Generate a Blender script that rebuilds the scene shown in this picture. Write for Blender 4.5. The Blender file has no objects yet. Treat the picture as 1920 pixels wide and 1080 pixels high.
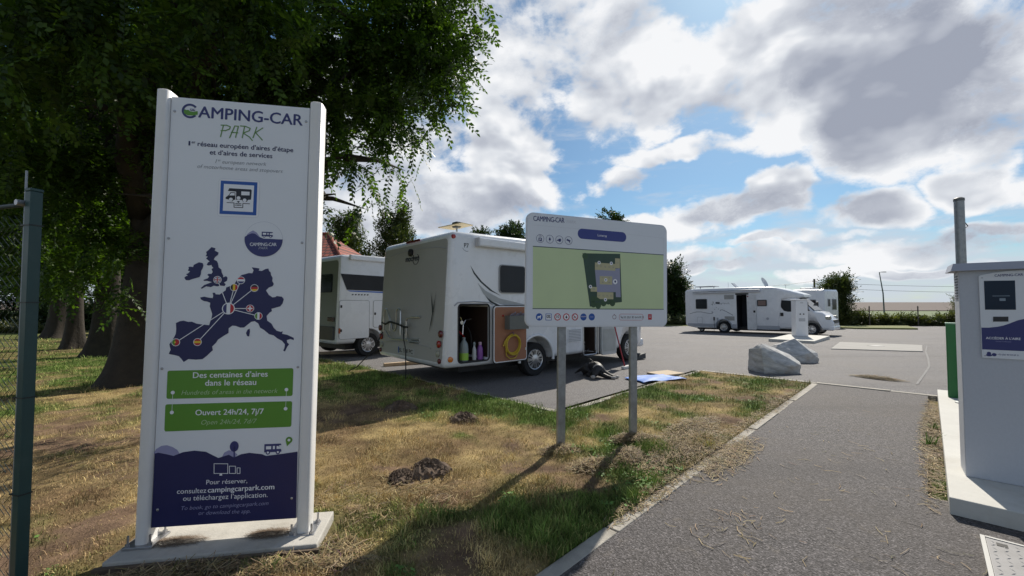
import bpy, bmesh, math, random
import numpy as np
from mathutils import Vector, Matrix, Euler

random.seed(7)
RNG = np.random.default_rng(11)
scene = bpy.context.scene
COL = scene.collection
rad = math.radians

# ------------------------------------------------------------------ camera
CAM_H = 1.45
cam_data = bpy.data.cameras.new("camera")
cam_data.sensor_width = 36.0
cam_data.lens = 790.0 / 1920.0 * 36.0
cam_data.clip_start = 0.05
cam_data.clip_end = 6000.0
cam = bpy.data.objects.new("camera", cam_data)
COL.objects.link(cam)
cam.location = (0.0, 0.0, CAM_H)
cam.rotation_euler = (rad(90.0) + math.atan(28.0 / 790.0), 0.0, 0.0)
scene.camera = cam

# ------------------------------------------------------------------ light
SUN_AZ, SUN_EL = 30.0, 40.0
sdir = Vector((math.sin(rad(SUN_AZ)) * math.cos(rad(SUN_EL)), math.cos(rad(SUN_AZ)) * math.cos(rad(SUN_EL)), math.sin(rad(SUN_EL))))
sun_data = bpy.data.lights.new("sun", 'SUN')
sun_data.energy = 5.0
sun_data.angle = rad(0.55)
sun_data.color = (1.0, 0.93, 0.82)
sun = bpy.data.objects.new("sun", sun_data)
COL.objects.link(sun)
sun.rotation_euler = (-sdir).to_track_quat('-Z', 'Y').to_euler()
sun.location = sdir * 60

vs = scene.view_settings
vs.view_transform = 'Standard'
vs.look = 'None'
vs.gamma = 1.0
vs.exposure = 0.25
vs.use_curve_mapping = False
scene.cycles.max_bounces = 8
scene.cycles.diffuse_bounces = 3
scene.cycles.transparent_max_bounces = 8


class NT:
    """small helper that writes shader node trees"""
    def __init__(self, tree):
        self.t = tree
        for n in list(tree.nodes):
            tree.nodes.remove(n)

    def n(self, kind, **kw):
        node = self.t.nodes.new(kind)
        for k, v in kw.items():
            if k == 'inp':
                for i, val in v.items():
                    s = node.inputs[i]
                    if hasattr(val, 'bl_rna') and isinstance(val, bpy.types.NodeSocket):
                        self.t.links.new(val, s)
                    else:
                        s.default_value = val
            else:
                setattr(node, k, v)
        return node

    def math(self, op, a, b=0.0, c=None, clamp=False):
        i = {0: a, 1: b}
        if c is not None:
            i[2] = c
        return self.n('ShaderNodeMath', operation=op, use_clamp=clamp, inp=i).outputs[0]

    def mix(self, f, a, b):
        n = self.n('ShaderNodeMix', data_type='RGBA')
        for i, v in ((0, f), (6, a), (7, b)):
            if isinstance(v, bpy.types.NodeSocket):
                self.t.links.new(v, n.inputs[i])
            else:
                n.inputs[i].default_value = v
        return n.outputs[2]

    def ramp(self, f, stops, interp='LINEAR'):
        n = self.n('ShaderNodeValToRGB', inp={0: f})
        cr = n.color_ramp
        cr.interpolation = interp
        while len(cr.elements) < len(stops):
            cr.elements.new(0.5)
        for e, (p, c) in zip(cr.elements, stops):
            e.position = p
            e.color = c if len(c) == 4 else (*c, 1)
        return n.outputs[0]

    def sstep(self, x, lo, hi):
        n = self.n('ShaderNodeMapRange', interpolation_type='SMOOTHSTEP', inp={0: x, 1: lo, 2: hi, 3: 0.0, 4: 1.0})
        return n.outputs[0]

    def link(self, a, b):
        self.t.links.new(a, b)


def make_world():
    w = bpy.data.worlds.new("World")
    scene.world = w
    w.use_nodes = True
    g = NT(w.node_tree)
    out = g.n('ShaderNodeOutputWorld')
    sky = g.n('ShaderNodeTexSky', sky_type='NISHITA', sun_disc=False, sun_elevation=rad(SUN_EL), sun_rotation=rad(SUN_AZ),
              air_density=1.0, dust_density=0.6, ozone_density=1.6, altitude=60.0)
    bg = g.n('ShaderNodeBackground', inp={1: 0.1})
    tc = g.n('ShaderNodeTexCoord').outputs['Generated']
    sp = g.n('ShaderNodeSeparateXYZ', inp={0: tc})
    X, Y, Zc = sp.outputs
    az = g.math('MULTIPLY', g.math('ARCTAN2', X, Y), 57.2958)
    el = g.math('MULTIPLY', g.math('ARCSINE', Zc), 57.2958)
    # turbulence that frays the cloud edges
    def turb(vec):
        return g.n('ShaderNodeTexNoise', noise_dimensions='3D', inp={'Vector': vec, 'Scale': 6.5, 'Detail': 7.0, 'Roughness': 0.64, 'Distortion': 0.15}).outputs[0]
    sq = g.n('ShaderNodeMapping', inp={'Vector': tc, 'Scale': (1.0, 1.0, 1.5)}).outputs[0]
    def soft(vec):
        return g.n('ShaderNodeTexNoise', noise_dimensions='3D', inp={'Vector': vec, 'Scale': 6.5, 'Detail': 3.5, 'Roughness': 0.5, 'Distortion': 0.15}).outputs[0]
    n1 = turb(sq)
    n0 = soft(sq)
    n2 = soft(g.n('ShaderNodeVectorMath', operation='ADD', inp={0: sq, 1: tuple(sdir * 0.015 + Vector((0, 0, 0.045)))}).outputs[0])
    wz = g.n('ShaderNodeTexNoise', noise_dimensions='3D', inp={'Vector': tc, 'Scale': 7.0, 'Detail': 3.0, 'Roughness': 0.5})
    ws = g.n('ShaderNodeSeparateColor', inp={0: wz.outputs['Color']})
    azw = g.math('ADD', az, g.math('MULTIPLY', g.math('SUBTRACT', ws.outputs[0], 0.5), 13.0))
    elw = g.math('ADD', el, g.math('MULTIPLY', g.math('SUBTRACT', ws.outputs[1], 0.5), 6.0))
    field = None
    dark = None
    for (a, e, ra, re, wgt, dk) in CLOUDS:
        qa = g.math('MULTIPLY', g.math('SUBTRACT', azw, a), 1.0 / ra)
        qe = g.math('MULTIPLY', g.math('SUBTRACT', elw, e), 1.0 / re)
        q = g.math('ADD', g.math('MULTIPLY', qa, qa), g.math('MULTIPLY', qe, qe))
        v = g.math('SUBTRACT', 1.3, q, clamp=True)
        f = g.math('MULTIPLY', v, wgt)
        field = f if field is None else g.math('MAXIMUM', field, f)
        d = g.math('MULTIPLY', v, dk)
        dark = d if dark is None else g.math('MAXIMUM', dark, d)
    # the same kind of cloud everywhere else in the sky
    gen = g.n('ShaderNodeTexNoise', noise_dimensions='3D', inp={'Vector': tc, 'Scale': 2.6, 'Detail': 3.0, 'Roughness': 0.5})
    genv = g.math('MULTIPLY', g.math('SUBTRACT', gen.outputs[0], 0.45), 3.6)
    inside = g.math('MULTIPLY', g.math('SUBTRACT', 1.0, g.sstep(g.math('ABSOLUTE', az), 46.0, 60.0)), g.math('SUBTRACT', 1.0, g.sstep(el, 33.0, 46.0)))
    gf = g.math('SUBTRACT', genv, g.math('MULTIPLY', inside, 2.0))
    field = g.math('MAXIMUM', field, gf)
    dark = g.math('MAXIMUM', dark, g.math('MULTIPLY', gf, 0.6, clamp=True))
    dens = g.math('ADD', field, g.math('MULTIPLY', g.math('SUBTRACT', n1, 0.575), 3.0))
    alpha = g.sstep(dens, 0.02, 0.60)
    # thin high veil and pale haze near the horizon
    veil = g.n('ShaderNodeTexNoise', noise_dimensions='3D', inp={'Vector': g.n('ShaderNodeMapping', inp={'Vector': tc, 'Scale': (2.0, 2.0, 10.0)}).outputs[0], 'Scale': 3.0, 'Detail': 5.0, 'Roughness': 0.6})
    hz = g.math('SUBTRACT', 1.0, g.sstep(el, 1.0, 15.0))
    veila = g.math('MULTIPLY', g.sstep(g.math('ADD', veil.outputs[0], g.math('MULTIPLY', hz, 0.34)), 0.50, 0.90), 0.9)
    # bright where a puff faces the sun, grey in thick cores
    lit = g.math('MULTIPLY', g.math('SUBTRACT', n2, n0), 2.2)
    core = g.math('ADD', g.math('MULTIPLY', dark, g.sstep(dens, 0.15, 0.95)), g.math('ADD', lit, g.math('ADD', g.math('MULTIPLY', g.math('SUBTRACT', n1, 0.5), -0.5), g.math('MULTIPLY', g.math('SUBTRACT', n0, 0.5), -0.9))), clamp=True)
    ccol = g.ramp(core, [(0.0, (0.90, 0.91, 0.93)), (0.25, (0.70, 0.73, 0.78)), (0.55, (0.50, 0.53, 0.60)), (1.0, (0.34, 0.37, 0.45))])
    skyc = g.n('ShaderNodeMix', data_type='RGBA', blend_type='MULTIPLY')
    skyc.inputs[0].default_value = 1.0
    g.link(sky.outputs[0], skyc.inputs[6])
    skyc.inputs[7].default_value = (0.052, 0.072, 0.083, 1)
    c = g.mix(veila, skyc.outputs[2], (0.58, 0.64, 0.73, 1))
    c = g.mix(alpha, c, ccol)
    # below the horizon the ground sheet covers everything
    g.link(c, bg.inputs[0])
    bg.inputs[1].default_value = 0.86
    g.link(bg.outputs[0], out.inputs[0])


# cloud banks: bearing, height in the sky, angular width and height, thickness, greyness of the core
CLOUDS = [(33.4, 7.1, 7.6, 0.9, 0.85, 0.5), (24.5, 4.2, 8.4, 0.9, 0.8, 0.5), (43.1, 2.8, 6.6, 0.8, 0.85, 0.55), (47.8, 6.2, 3.9, 1.1, 0.85, 0.5), (37.2, 2.8, 5.5, 0.7, 0.75, 0.5), (42.7, 21.2, 9.0, 9.9, 1.3, 1.0), (37.2, 27.6, 10.1, 6.9, 1.0, 0.4), (29.1, 25.8, 11.1, 7.0, 1.0, 0.3), (14.9, 27.1, 12.2, 7.4, 0.95, 0.22), (2.9, 33.2, 21.7, 10.1, 0.85, 0.45), (-1.1, 19.7, 8.7, 8.0, 1.0, 0.3), (-7.2, 12.9, 13.6, 4.7, 1.0, 0.6), (22.7, 18.3, 9.9, 1.9, 0.85, 0.25), (16.2, 15.2, 4.3, 2.4, 0.8, 0.4), (28.6, 11.3, 9.0, 2.7, 1.0, 0.65), (32.8, 13.2, 3.1, 2.2, 0.95, 0.2), (40.1, 9.5, 5.1, 2.1, 1.0, 0.65), (48.7, 10.3, 3.5, 2.3, 0.9, 0.5), (49.3, 17.7, 4.0, 8.5, 0.95, 0.4), (42.7, 14.7, 6.3, 2.4, 0.9, 0.4), (18.9, 21.7, 3.6, 1.5, 0.75, 0.1), (20.2, 9.6, 12.8, 1.8, 0.75, 0.25), (43.9, 5.1, 9.8, 1.8, 0.75, 0.4), (30.2, 5.4, 12.5, 1.6, 0.7, 0.35), (-19.5, 17.7, 14.2, 13.7, 0.95, 0.4), (36.3, 19.8, 9.0, 3.5, 0.8, 0.3)]
make_world()
scene.world.cycles.sampling_method = 'MANUAL'
scene.world.cycles.sample_map_resolution = 512

# ------------------------------------------------------------------ helpers
MATS = {}


def mat(name, color, rough=0.6, metal=0.0, var=0.12, scale=6.0, bump=0.0, bscale=None, spec=0.5, coat=0.0, attr=None, dirt=None, dirt_col=(0.2, 0.17, 0.12)):
    """principled material with procedural colour variation, fine relief and optional grime"""
    if name in MATS:
        return MATS[name]
    m = bpy.data.materials.new(name)
    m.use_nodes = True
    g = NT(m.node_tree)
    out = g.n('ShaderNodeOutputMaterial')
    b = g.n('ShaderNodeBsdfPrincipled')
    tc = g.n('ShaderNodeTexCoord').outputs['Object']
    nz = g.n('ShaderNodeTexNoise', inp={'Vector': tc, 'Scale': scale, 'Detail': 6.0, 'Roughness': 0.6}).outputs[0]
    c = (*color, 1)
    if attr:
        c0 = g.n('ShaderNodeAttribute', attribute_name=attr).outputs['Color']
    else:
        c0 = c
    lo = g.n('ShaderNodeMix', data_type='RGBA', blend_type='MULTIPLY')
    lo.inputs[0].default_value = 1.0
    if attr:
        g.link(c0, lo.inputs[6])
    else:
        lo.inputs[6].default_value = c
    k = g.ramp(nz, [(0.25, (1 - var,) * 3), (0.75, (1 + var,) * 3)])
    g.link(k, lo.inputs[7])
    col = lo.outputs[2]
    if dirt:
        dz = g.n('ShaderNodeTexNoise', inp={'Vector': tc, 'Scale': dirt, 'Detail': 9.0, 'Roughness': 0.7}).outputs[0]
        col = g.mix(g.math('MULTIPLY', g.sstep(dz, 0.5, 0.8), 0.55), col, (*dirt_col, 1))
    g.link(col, b.inputs['Base Color'])
    b.inputs['Metallic'].default_value = metal
    rr = g.math('ADD', g.math('MULTIPLY', g.math('SUBTRACT', nz, 0.5), 0.25), rough, clamp=True)
    g.link(rr, b.inputs['Roughness'])
    b.inputs['Specular IOR Level'].default_value = spec
    if coat:
        b.inputs['Coat Weight'].default_value = coat
        b.inputs['Coat Roughness'].default_value = 0.08
    if bump:
        bz = g.n('ShaderNodeTexNoise', inp={'Vector': tc, 'Scale': bscale or scale * 4, 'Detail': 5.0, 'Roughness': 0.65}).outputs[0]
        bp = g.n('ShaderNodeBump', inp={'Strength': bump, 'Distance': 0.02, 'Height': bz})
        g.link(bp.outputs[0], b.inputs['Normal'])
    g.link(b.outputs[0], out.inputs[0])
    MATS[name] = m
    return m


def leaf_mat(name, dark, light, trans=0.35):
    if name in MATS:
        return MATS[name]
    m = bpy.data.materials.new(name)
    m.use_nodes = True
    g = NT(m.node_tree)
    out = g.n('ShaderNodeOutputMaterial')
    at = g.n('ShaderNodeAttribute', attribute_name='tint').outputs['Fac']
    col = g.ramp(at, [(0.0, dark), (1.0, light)])
    b = g.n('ShaderNodeBsdfPrincipled', inp={'Base Color': col, 'Roughness': 0.5, 'Specular IOR Level': 0.35})
    tcol = g.n('ShaderNodeMix', data_type='RGBA', blend_type='MULTIPLY')
    tcol.inputs[0].default_value = 1.0
    g.link(col, tcol.inputs[6])
    tcol.inputs[7].default_value = (1.5, 1.6, 0.5, 1)
    t = g.n('ShaderNodeBsdfTranslucent', inp={'Color': tcol.outputs[2]})
    mx = g.n('ShaderNodeMixShader', inp={0: trans, 1: b.outputs[0], 2: t.outputs[0]})
    g.link(mx.outputs[0], out.inputs[0])
    MATS[name] = m
    return m


def glass_mat(name, tint=(0.02, 0.025, 0.03), rough=0.08):
    return mat(name, tint, rough, 0.0, var=0.3, scale=1.5, spec=0.18)


def link(o, parent=None):
    COL.objects.link(o)
    if parent is not None:
        o.parent = parent
    return o


def tag(o, label, cat=None, group=None, kind=None):
    o["label"] = label
    if cat:
        o["category"] = cat
    if group:
        o["group"] = group
    if kind:
        o["kind"] = kind
    return o


def thing(name, label, cat, loc=(0, 0, 0), rotz=0.0, group=None, matrix=None):
    e = bpy.data.objects.new(name, None)
    e.empty_display_size = 0.2
    link(e)
    if matrix is not None:
        e.matrix_world = matrix
    else:
        e.location = loc
        e.rotation_euler = (0, 0, rotz)
    return tag(e, label, cat, group)


def mesh_obj(name, verts, faces, m, parent=None, smooth=False):
    me = bpy.data.meshes.new(name)
    me.from_pydata([tuple(v) for v in verts], [], [tuple(f) for f in faces])
    me.update()
    if m is not None:
        me.materials.append(m)
    if smooth:
        me.polygons.foreach_set('use_smooth', [True] * len(me.polygons))
    return link(bpy.data.objects.new(name, me), parent)


class MB:
    """collects shapes into one mesh"""
    def __init__(self):
        self.v = []
        self.f = []

    def add(self, vs, fs):
        o = len(self.v)
        self.v += [tuple(float(q) for q in p) for p in vs]
        self.f += [tuple(o + i for i in f) for f in fs]
        return self

    def box(self, a, b, mtx=None, bev=0.0):
        (x0, y0, z0), (x1, y1, z1) = a, b
        if bev <= 0:
            vs = [(x0, y0, z0), (x1, y0, z0), (x1, y1, z0), (x0, y1, z0), (x0, y0, z1), (x1, y0, z1), (x1, y1, z1), (x0, y1, z1)]
            fs = [(0, 3, 2, 1), (4, 5, 6, 7), (0, 1, 5, 4), (1, 2, 6, 5), (2, 3, 7, 6), (3, 0, 4, 7)]
        else:
            bm = bmesh.new()
            bmesh.ops.create_cube(bm, size=1.0)
            for v in bm.verts:
                v.co = Vector(((x0 + x1) / 2 + v.co.x * (x1 - x0), (y0 + y1) / 2 + v.co.y * (y1 - y0), (z0 + z1) / 2 + v.co.z * (z1 - z0)))
            bmesh.ops.bevel(bm, geom=list(bm.edges), offset=bev, segments=2, profile=0.5, affect='EDGES')
            bm.verts.index_update()
            vs = [tuple(v.co) for v in bm.verts]
            fs = [tuple(v.index for v in f.verts) for f in bm.faces]
            bm.free()
        if mtx is not None:
            vs = [tuple(mtx @ Vector(p)) for p in vs]
        return self.add(vs, fs)

    def tube(self, pts, r, n=8, cap=True):
        pts = [Vector(p) for p in pts]
        rs = r if isinstance(r, (list, tuple)) else [r] * len(pts)
        ring = []
        ref = Vector((0, 0, 1))
        t0 = (pts[1] - pts[0]).normalized()
        if abs(t0.dot(ref)) > 0.9:
            ref = Vector((1, 0, 0))
        u = t0.cross(ref).normalized()
        vs = []
        for i, p in enumerate(pts):
            t = (pts[min(i + 1, len(pts) - 1)] - pts[max(i - 1, 0)])
            t = t.normalized() if t.length > 1e-9 else t0
            u = (u - t * u.dot(t))
            u = u.normalized() if u.length > 1e-6 else t.orthogonal().normalized()
            w = t.cross(u)
            for k in range(n):
                a = 2 * math.pi * k / n
                vs.append(p + (u * math.cos(a) + w * math.sin(a)) * rs[i])
        fs = []
        for i in range(len(pts) - 1):
            for k in range(n):
                a, b = i * n + k, i * n + (k + 1) % n
                fs.append((a, b, b + n, a + n))
        if cap:
            fs.append(tuple(range(n - 1, -1, -1)))
            fs.append(tuple((len(pts) - 1) * n + k for k in range(n)))
        return self.add(vs, fs)

    def lathe(self, prof, n=24, axis='y', c=(0, 0, 0)):
        """prof = [(radius, height)] turned round an axis"""
        vs, fs = [], []
        for (r, h) in prof:
            for k in range(n):
                a = 2 * math.pi * k / n
                x, y = r * math.cos(a), r * math.sin(a)
                p = {'y': (x, h, y), 'z': (x, y, h), 'x': (h, x, y)}[axis]
                vs.append((p[0] + c[0], p[1] + c[1], p[2] + c[2]))
        for i in range(len(prof) - 1):
            for k in range(n):
                a, b = i * n + k, i * n + (k + 1) % n
                fs.append((a, b, b + n, a + n))
        fs.append(tuple(range(n)))
        fs.append(tuple((len(prof) - 1) * n + k for k in range(n)))
        return self.add(vs, fs)

    def prism(self, pts, y0, y1, to3=None):
        """2d outline (x, z) made solid between y0 and y1"""
        n = len(pts)
        f = to3 or (lambda x, y, z: (x, y, z))
        vs = [f(x, y0, z) for x, z in pts] + [f(x, y1, z) for x, z in pts]
        fs = [tuple(range(n)), tuple(range(2 * n - 1, n - 1, -1))] + [(i, i + n, (i + 1) % n + n, (i + 1) % n) for i in range(n)]
        return self.add(vs, fs)

    def flat(self, pts, y):
        return self.add([(x, y, z) for x, z in pts], [tuple(range(len(pts)))])

    def disc(self, c, r, y, n=24, rz=None):
        return self.flat([(c[0] + r * math.cos(2 * math.pi * k / n), c[1] + (rz or r) * math.sin(2 * math.pi * k / n)) for k in range(n)], y)

    def ring(self, c, r0, r1, y, n=28):
        vs = [(c[0] + r * math.cos(2 * math.pi * k / n), y, c[1] + r * math.sin(2 * math.pi * k / n)) for r in (r0, r1) for k in range(n)]
        return self.add(vs, [(k, (k + 1) % n, (k + 1) % n + n, k + n) for k in range(n)])

    def stroke(self, pts, w, y):
        """flat pen line"""
        for (a, b) in zip(pts[:-1], pts[1:]):
            dx, dz = b[0] - a[0], b[1] - a[1]
            L = math.hypot(dx, dz) or 1e-6
            nx, nz = -dz / L * w / 2, dx / L * w / 2
            ex, ez = dx / L * w * 0.3, dz / L * w * 0.3
            self.flat([(a[0] + nx - ex, a[1] + nz - ez), (a[0] - nx - ex, a[1] - nz - ez), (b[0] - nx + ex, b[1] - nz + ez), (b[0] + nx + ex, b[1] + nz + ez)], y)
            y -= 0.00003
        return self

    def build(self, name, m, parent=None, smooth=False, autosmooth=None):
        o = mesh_obj(name, self.v, self.f, m, parent, smooth)
        bm = bmesh.new()
        bm.from_mesh(o.data)
        if autosmooth is not None:
            bmesh.ops.remove_doubles(bm, verts=list(bm.verts), dist=1e-5)
            bm.normal_update()
            for e in bm.edges:
                if len(e.link_faces) == 2 and e.link_faces[0].normal.angle(e.link_faces[1].normal, 0.0) > rad(autosmooth):
                    e.smooth = False
            for f in bm.faces:
                f.smooth = True
        bm.to_mesh(o.data)
        bm.free()
        return o


def rrect(x0, z0, x1, z1, r, n=5):
    pts = []
    for cx, cz, a0 in ((x1 - r, z1 - r, 0), (x0 + r, z1 - r, 90), (x0 + r, z0 + r, 180), (x1 - r, z0 + r, 270)):
        for k in range(n + 1):
            a = rad(a0 + 90 * k / n)
            pts.append((cx + r * math.cos(a), cz + r * math.sin(a)))
    return pts


def rquad(q, r, n=4):
    """rounded corners on any convex quad"""
    pts = []
    for i in range(len(q)):
        p0, p, p1 = Vector(q[i - 1]), Vector(q[i]), Vector(q[(i + 1) % len(q)])
        a = p + (p0 - p).normalized() * r
        b = p + (p1 - p).normalized() * r
        for k in range(n + 1):
            t = k / n
            pts.append(tuple(a * (1 - t) ** 2 + p * 2 * t * (1 - t) + b * t * t))
    return pts


def text(body, p0, p1, y, m, parent, bold=0.0, shear=0.0, name='lettering', space=1.0, height=None, center=False, xf=None):
    """flat print: the words fitted between two baseline points (x, z) on a sheet facing -y"""
    cu = bpy.data.curves.new(name, 'FONT')
    cu.body = body
    cu.size = 1.0
    cu.resolution_u = 3
    cu.offset = min(bold, 0.0)
    cu.shear = shear
    cu.space_character = space
    ob = bpy.data.objects.new(name, cu)
    COL.objects.link(ob)
    dg = bpy.context.evaluated_depsgraph_get()
    me = bpy.data.meshes.new_from_object(ob.evaluated_get(dg))
    COL.objects.unlink(ob)
    bpy.data.objects.remove(ob)
    co = np.empty(len(me.vertices) * 3)
    me.vertices.foreach_get('co', co)
    co = co.reshape(-1, 3)
    x0, x1 = co[:, 0].min(), co[:, 0].max()
    p0, p1 = Vector(p0), Vector(p1)
    L = (p1 - p0).length
    k = L / (x1 - x0)
    kz = k if height is None else height / max(co[:, 1].max(), 1e-6)
    d = (p1 - p0) / L
    px = (co[:, 0] - x0) * k
    pz = co[:, 1] * kz
    new = np.stack([p0.x + d.x * px - d.y * pz, np.full(len(px), y), p0.y + d.y * px + d.x * pz], 1)
    flat2 = new.copy()
    if xf is not None:
        new = np.array([xf(*v) for v in new])
    if bold > 0:
        # heavier weight: the same outline printed again a hair to each side
        polys = [tuple(p.vertices) for p in me.polygons]
        nv = len(new)
        vs, fs = [], []
        for j, (sx, sz) in enumerate(((0, 0), (-1, 0), (1, 0), (0, .6), (0, -.6))):
            q = flat2.copy()
            q[:, 0] += (d.x * sx - d.y * sz) * bold * k
            q[:, 2] += (d.y * sx + d.x * sz) * bold * k
            q[:, 1] -= 0.00004 * j
            if xf is not None:
                q = np.array([xf(*v) for v in q])
            vs += [tuple(v) for v in q]
            fs += [tuple(i + nv * j for i in p) for p in polys]
        return mesh_obj(name, vs, fs, m, parent)
    me.vertices.foreach_set('co', new.ravel())
    me.materials.clear()
    me.materials.append(m)
    me.name = name
    me.update()
    return link(bpy.data.objects.new(name, me), parent)


def boolean_cut(o, cutters):
    """subtract meshes from an object and keep the result as plain mesh"""
    for c in cutters:
        c.parent = o.parent
        md = o.modifiers.new('cut', 'BOOLEAN')
        md.operation = 'DIFFERENCE'
        md.solver = 'EXACT'
        md.object = c
    dg = bpy.context.evaluated_depsgraph_get()
    me = bpy.data.meshes.new_from_object(o.evaluated_get(dg))
    o.modifiers.clear()
    old = o.data
    o.data = me
    me.name = old.name
    for c in cutters:
        bpy.data.objects.remove(c)
    return o


def pose(p, zb):
    """matrix of a sign whose lower left panel corner is at (p0, p1, zb)"""
    yaw, pitch, roll = p[2:5]
    M = Matrix.Rotation(yaw, 3, 'Z') @ Matrix.Rotation(roll, 3, 'Y') @ Matrix.Rotation(pitch, 3, 'X')
    o = Vector((p[0], p[1], zb)) - M @ Vector((0, 0, zb))
    return Matrix.Translation(o) @ M.to_4x4()


def vnoise(x, y, seed=0):
    x = np.asarray(x, float)
    y = np.asarray(y, float)
    xi, yi = np.floor(x).astype(np.int64), np.floor(y).astype(np.int64)
    xf, yf = x - xi, y - yi
    u, v = xf * xf * (3 - 2 * xf), yf * yf * (3 - 2 * yf)

    def h(a, b):
        n = (a * 374761393 + b * 668265263 + seed * 1442695041) & 0xFFFFFFFF
        n = ((n ^ (n >> 13)) * 1274126177) & 0xFFFFFFFF
        return ((n ^ (n >> 16)) & 0xFFFF) / 65535.0
    return (h(xi, yi) * (1 - u) + h(xi + 1, yi) * u) * (1 - v) + (h(xi, yi + 1) * (1 - u) + h(xi + 1, yi + 1) * u) * v


def fbm(x, y, seed=0, oct=4):
    s, a, t = 0.0, 0.5, 0.0
    for o in range(oct):
        s = s + a * vnoise(np.asarray(x) * 2 ** o, np.asarray(y) * 2 ** o, seed + o * 17)
        t += a
        a *= 0.55
    return s / t


# ------------------------------------------------------------------ the lie of the land
TX, TY = 0.702, 0.712          # unit vector along the footpath; (TY, -TX) points across it to the right


def zg(y):
    """the car park falls gently away behind the near kerb, the far fields rise to the horizon"""
    y = np.asarray(y, float)
    z = -0.017 * np.clip(y - 9.0, 0, 26.0)
    s = np.clip((y - 90) / 700.0, 0, 1)
    return z + 2.9 * s * s * (3 - 2 * s)


def tn(t, n):
    return (t * TX + n * TY, t * TY - n * TX)


def to_tn(x, y):
    return x * TX + y * TY, x * TY - y * TX


PATH_L, PATH_R, PATH_END, BAY_T, BAY_N = -1.42, 0.072, 9.25, 4.47, -3.52


def is_grass(x, y):
    t, n = to_tn(np.asarray(x), np.asarray(y))
    island = (n < PATH_L - 0.09) & (t < PATH_END - 0.05) & ~((t > BAY_T - 0.05) & (n < BAY_N + 0.05))
    return island


def lawn_h(x, y):
    x, y = np.asarray(x, float), np.asarray(y, float)
    return 0.03 * (fbm(x * 1.3, y * 1.3, 5, 3) - 0.4) + 0.055 * np.clip(fbm(x * 5.5, y * 5.5, 6, 3) - 0.42, 0, 1)


GREEN_SPOTS = [(1.25, 4.35, 0.5, 0.7), (0.5, 4.0, 0.35, 0.5), (1.6, 3.9, 0.4, 0.4), (3.4, 6.2, 0.7, 0.5), (-2.0, 8.0, 1.0, 0.5), (-0.3, 6.0, 0.9, 1.0), (0.05, 3.0, 0.7, 0.7), (0.55, 2.75, 0.5, 0.65), (1.05, 3.65, 0.28, 1.0), (2.6, 6.6, 1.2, 0.5), (-1.6, 2.6, 0.35, 0.7),
               (-5.0, 9.5, 1.6, 0.6), (-10, 10, 4.0, 0.55), (4.4, 7.6, 0.9, 0.6), (-0.2, 4.55, 0.35, 0.7), (0.3, 5.4, 0.4, 0.6), (-1.0, 2.9, .3, .5)]
DRY_SPOTS = [(-1.2, 4.5, 1.1, 0.9), (1.4, 5.3, 0.8, 0.6), (0.2, 4.3, 0.5, 0.5), (-3.4, 4.2, 1.5, 0.7), (3.3, 7.2, 0.8, 0.5), (-0.45, 3.4, 0.35, 0.6), (2.7, 5.6, .5, .5), (-2.6, 5.6, 1.0, .6)]


def greenness(x, y):
    x = np.asarray(x, float)
    y = np.asarray(y, float)
    g = (fbm(x * 0.9, y * 0.9, 21, 5) - 0.5) * 2.2 + (fbm(x * 3.5, y * 3.5, 31, 4) - 0.5) * 2.2 + 0.31
    for (a, b, r, w) in GREEN_SPOTS:
        g = g + w * np.exp(-((x - a) ** 2 + (y - b) ** 2) / (r * r))
    for (a, b, r, w) in DRY_SPOTS:
        g = g - w * np.exp(-((x - a) ** 2 + (y - b) ** 2) / (r * r))
    return np.clip(g, 0, 1)


def bareness(x, y):
    return np.clip((fbm(np.asarray(x) * 1.9, np.asarray(y) * 1.9, 77, 5) - 0.55) * 8.0, 0, 1)


DRY_STRAW, DRY_RED, LAWN_GREEN, LAWN_SOIL = np.array([0.41, 0.31, 0.145]), np.array([0.215, 0.145, 0.078]), np.array([0.105, 0.160, 0.034]), np.array([0.225, 0.150, 0.100])


def lawn_colour(x, y):
    g = greenness(x, y)[:, None]
    k = np.clip((fbm(x * 1.6, y * 1.6, 91, 5) - 0.38) * 3.2, 0, 1)[:, None]
    dry = DRY_STRAW * (1 - k) + DRY_RED * k
    c = dry * (1 - g) + LAWN_GREEN * g
    b = bareness(x, y)[:, None] * (1 - g)
    c = c * (1 - b) + LAWN_SOIL * b
    return c * (0.30 + 0.80 * fbm(x * 7, y * 7, 12, 3))[:, None]


def set_colour(me, cols, name='tint'):
    a = me.color_attributes.new(name, 'FLOAT_COLOR', 'POINT')
    rgba = np.ones((len(cols), 4), np.float32)
    rgba[:, :3] = cols
    a.data.foreach_set('color', rgba.ravel())


def big_mesh(name, verts, quads, m, parent=None, tint=None, cols=None, tri=False, smooth=False):
    """numpy arrays to a mesh"""
    me = bpy.data.meshes.new(name)
    nv, nf = len(verts), len(quads)
    k = quads.shape[1]
    me.vertices.add(nv)
    me.vertices.foreach_set('co', np.ascontiguousarray(verts, np.float32).ravel())
    me.loops.add(nf * k)
    me.loops.foreach_set('vertex_index', np.ascontiguousarray(quads, np.int32).ravel())
    me.polygons.add(nf)
    me.polygons.foreach_set('loop_start', np.arange(0, nf * k, k, dtype=np.int32))
    me.polygons.foreach_set('loop_total', np.full(nf, k, np.int32))
    if smooth:
        me.polygons.foreach_set('use_smooth', np.ones(nf, bool))
    me.update(calc_edges=True)
    if tint is not None:
        a = me.attributes.new('tint', 'FLOAT', 'POINT')
        a.data.foreach_set('value', np.ascontiguousarray(tint, np.float32))
    if cols is not None:
        set_colour(me, cols)
    me.materials.append(m)
    return link(bpy.data.objects.new(name, me), parent)

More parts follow.
